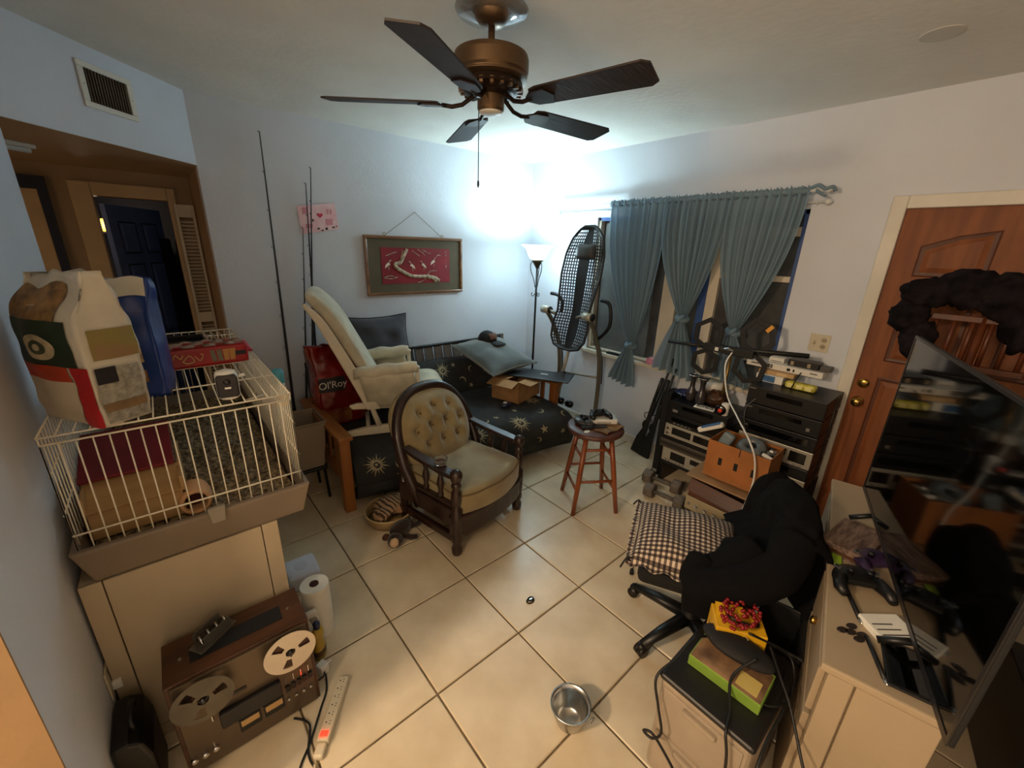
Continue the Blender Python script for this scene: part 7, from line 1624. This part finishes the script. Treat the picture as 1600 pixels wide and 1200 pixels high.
def pen(label, a, b, r, m):
    t = thing('stylus', label, 'pen', (a[0], a[1], CZ), math.atan2(b[1] - a[1], b[0] - a[0])); L = math.hypot(b[0] - a[0], b[1] - a[1])
    MB().tube([(0, 0, r), (L * 0.9, 0, r)], r, 8).build('barrel', m, t, smooth=True)
    MB().lathe([(r, 0), (r * 0.3, L * 0.1)], (L * 0.9, 0, r), 8, Ry(PI / 2)).build('tip', m_steel, t, smooth=True)
pen('long black pen on the media cabinet, nearer the front end', (1.375, -0.005), (1.235, -0.072), 0.006, m_black)
pen('black pen partly hidden between gamepad and white card box', (1.56, 0.085), (1.415, 0.012), 0.007, m_black)
cd = thing('card_box', 'small white card box with printing on the media cabinet', 'box', (1.452, -0.045, CZ), math.radians(-40))
MB().span((-0.06, -0.045, 0.0), (0.055, 0.045, 0.022)).build('carton', m_paper, cd, bevel=0.002)
for k in range(3): MB().span((-0.05, -0.03 + 0.018 * k, 0.022), (0.03 - 0.01 * k, -0.026 + 0.018 * k, 0.0224)).build('print_line', mat('grey_print2', (0.30, 0.29, 0.30), 0.5), cd)
ky = thing('key_bunch', 'dark irregular bunch of keys on the media cabinet top', 'keys', (1.362, 0.028, CZ), math.radians(-30))
for (x, y, a) in ((0, 0, 0.2), (0.022, 0.016, 1.2), (0.024, -0.014, 2.0), (-0.018, 0.010, 0.8), (0.002, -0.024, 1.7)):
    k_ = MB().lathe([(0.013, 0.001), (0.012, 0.003)], (x, y, 0), 14, None, 1.3, 0.8); k_.build('key', mat('dark_brown_key', (0.14, 0.10, 0.08), 0.5), ky)
tbt = thing('tablet', 'dark glossy tablet lying under the near end of the television', 'tablet', (1.338, -0.108, CZ), math.radians(14))
MB().span((-0.085, -0.06, 0), (0.085, 0.06, 0.009)).build('case', m_black, tbt, bevel=0.004)
MB().span((-0.075, -0.05, 0.009), (0.075, 0.05, 0.0095)).build('screen', mat('dark_screen', (0.012, 0.012, 0.014), 0.06), tbt)

# ------------------------------------------------------------------ dark things behind the television
cst = thing('coat_stand', 'wooden spindle coat stand between television and front door', 'coat stand', (2.93, 0.02, 0))
m_csw = wood('dark_spindle_wood', (0.40, 0.20, 0.09), (0.28, 0.13, 0.06), 0.45, 'Z', 7)
MB().lathe([(0.14, 0), (0.14, 0.02), (0.03, 0.04)], n=20).build('base', m_csw, cst, smooth=True)
MB().tube([(0, 0, 0.03), (0, 0, 1.68)], 0.017, 10).build('post', m_csw, cst, smooth=True)
for z in (1.30, 1.53): MB().box((0, 0, z), (0.03, 0.36, 0.03)).build('rail', m_csw, cst, bevel=0.004)
for k in range(6):
    if k in (2, 3): pass
    MB().tube([(0, -0.155 + 0.062 * k, 1.30), (0, -0.155 + 0.062 * k, 1.53)], 0.010, 8).build('spindle', m_csw, cst, smooth=True)
ct = thing('fur_coat', 'dark fluffy purple-black coat heaped on the coat stand', 'coat', (2.89, 0.06, 0))
m_furc = mat('dark_fur', (0.15, 0.125, 0.14), 0.98, col2=(0.055, 0.045, 0.055), vscale=14, bump=0.5, bscale=50, spec=0.1)
for i, (y, z, ry, rz_) in enumerate(((0.18, 1.635, 0.10, 0.075), (0.04, 1.665, 0.12, 0.085), (-0.10, 1.64, 0.12, 0.10), (0.215, 1.52, 0.075, 0.085), (0.16, 1.42, 0.07, 0.10), (-0.18, 1.53, 0.09, 0.12))):
    lump((0, y, z), (0.07, ry, rz_), 50 + i * 3, m_furc, 'fur_fold', ct, 4, 0.3)
pt2 = thing('computer_tower', 'black computer tower with red light on the floor behind the television', 'computer', (1.86, -0.62, 0), math.radians(11))
MB().span((0, 0, 0), (0.42, 0.19, 0.43)).build('case', m_black, pt2, bevel=0.006)
MB().span((-0.006, 0.004, 0.004), (0.002, 0.186, 0.426)).build('front_panel', m_gloss, pt2, bevel=0.004)
MB().span((0.05, 0.188, 0.405), (0.075, 0.1915, 0.412)).span((-0.008, 0.12, 0.38), (-0.005, 0.15, 0.388)).build('power_light', mat('red_led', (1, 0.1, 0.1), 0.3, emit=(1, 0.08, 0.06), estr=6), pt2)
spb = thing('dark_filler_box', 'black box added to darken the space behind the near end of the television', 'speaker', (1.33, -0.80, 0), math.radians(12))  # invented black box, covers lit floor and wall where it should be dark
MB().span((0, 0, 0), (0.40, 0.34, 0.92)).build('cabinet', m_blackmat, spb, bevel=0.008)
MB().span((-0.008, 0.02, 0.04), (0.002, 0.32, 0.88)).build('grille', mat('speaker_cloth', (0.07, 0.07, 0.07), 0.95), spb, bevel=0.004)
shf = thing('dark_filler_shelves', 'black shelving added to darken the space behind the television', 'bookcase', (1.80, -1.05, 0), math.radians(6))  # invented black shelving, keeps the area behind the screen dark
for a, b in (((0, 0, 0), (0.02, 0.28, 1.5)), ((1.38, 0, 0), (1.40, 0.28, 1.5)), ((0.02, 0, 0), (1.38, 0.012, 1.5))): MB().span(a, b).build('side', m_blackmat, shf)
for k in range(4): MB().span((0.02, 0.012, 0.04 + 0.475 * k), (1.38, 0.28, 0.06 + 0.475 * k)).build('shelf', m_blackmat, shf)
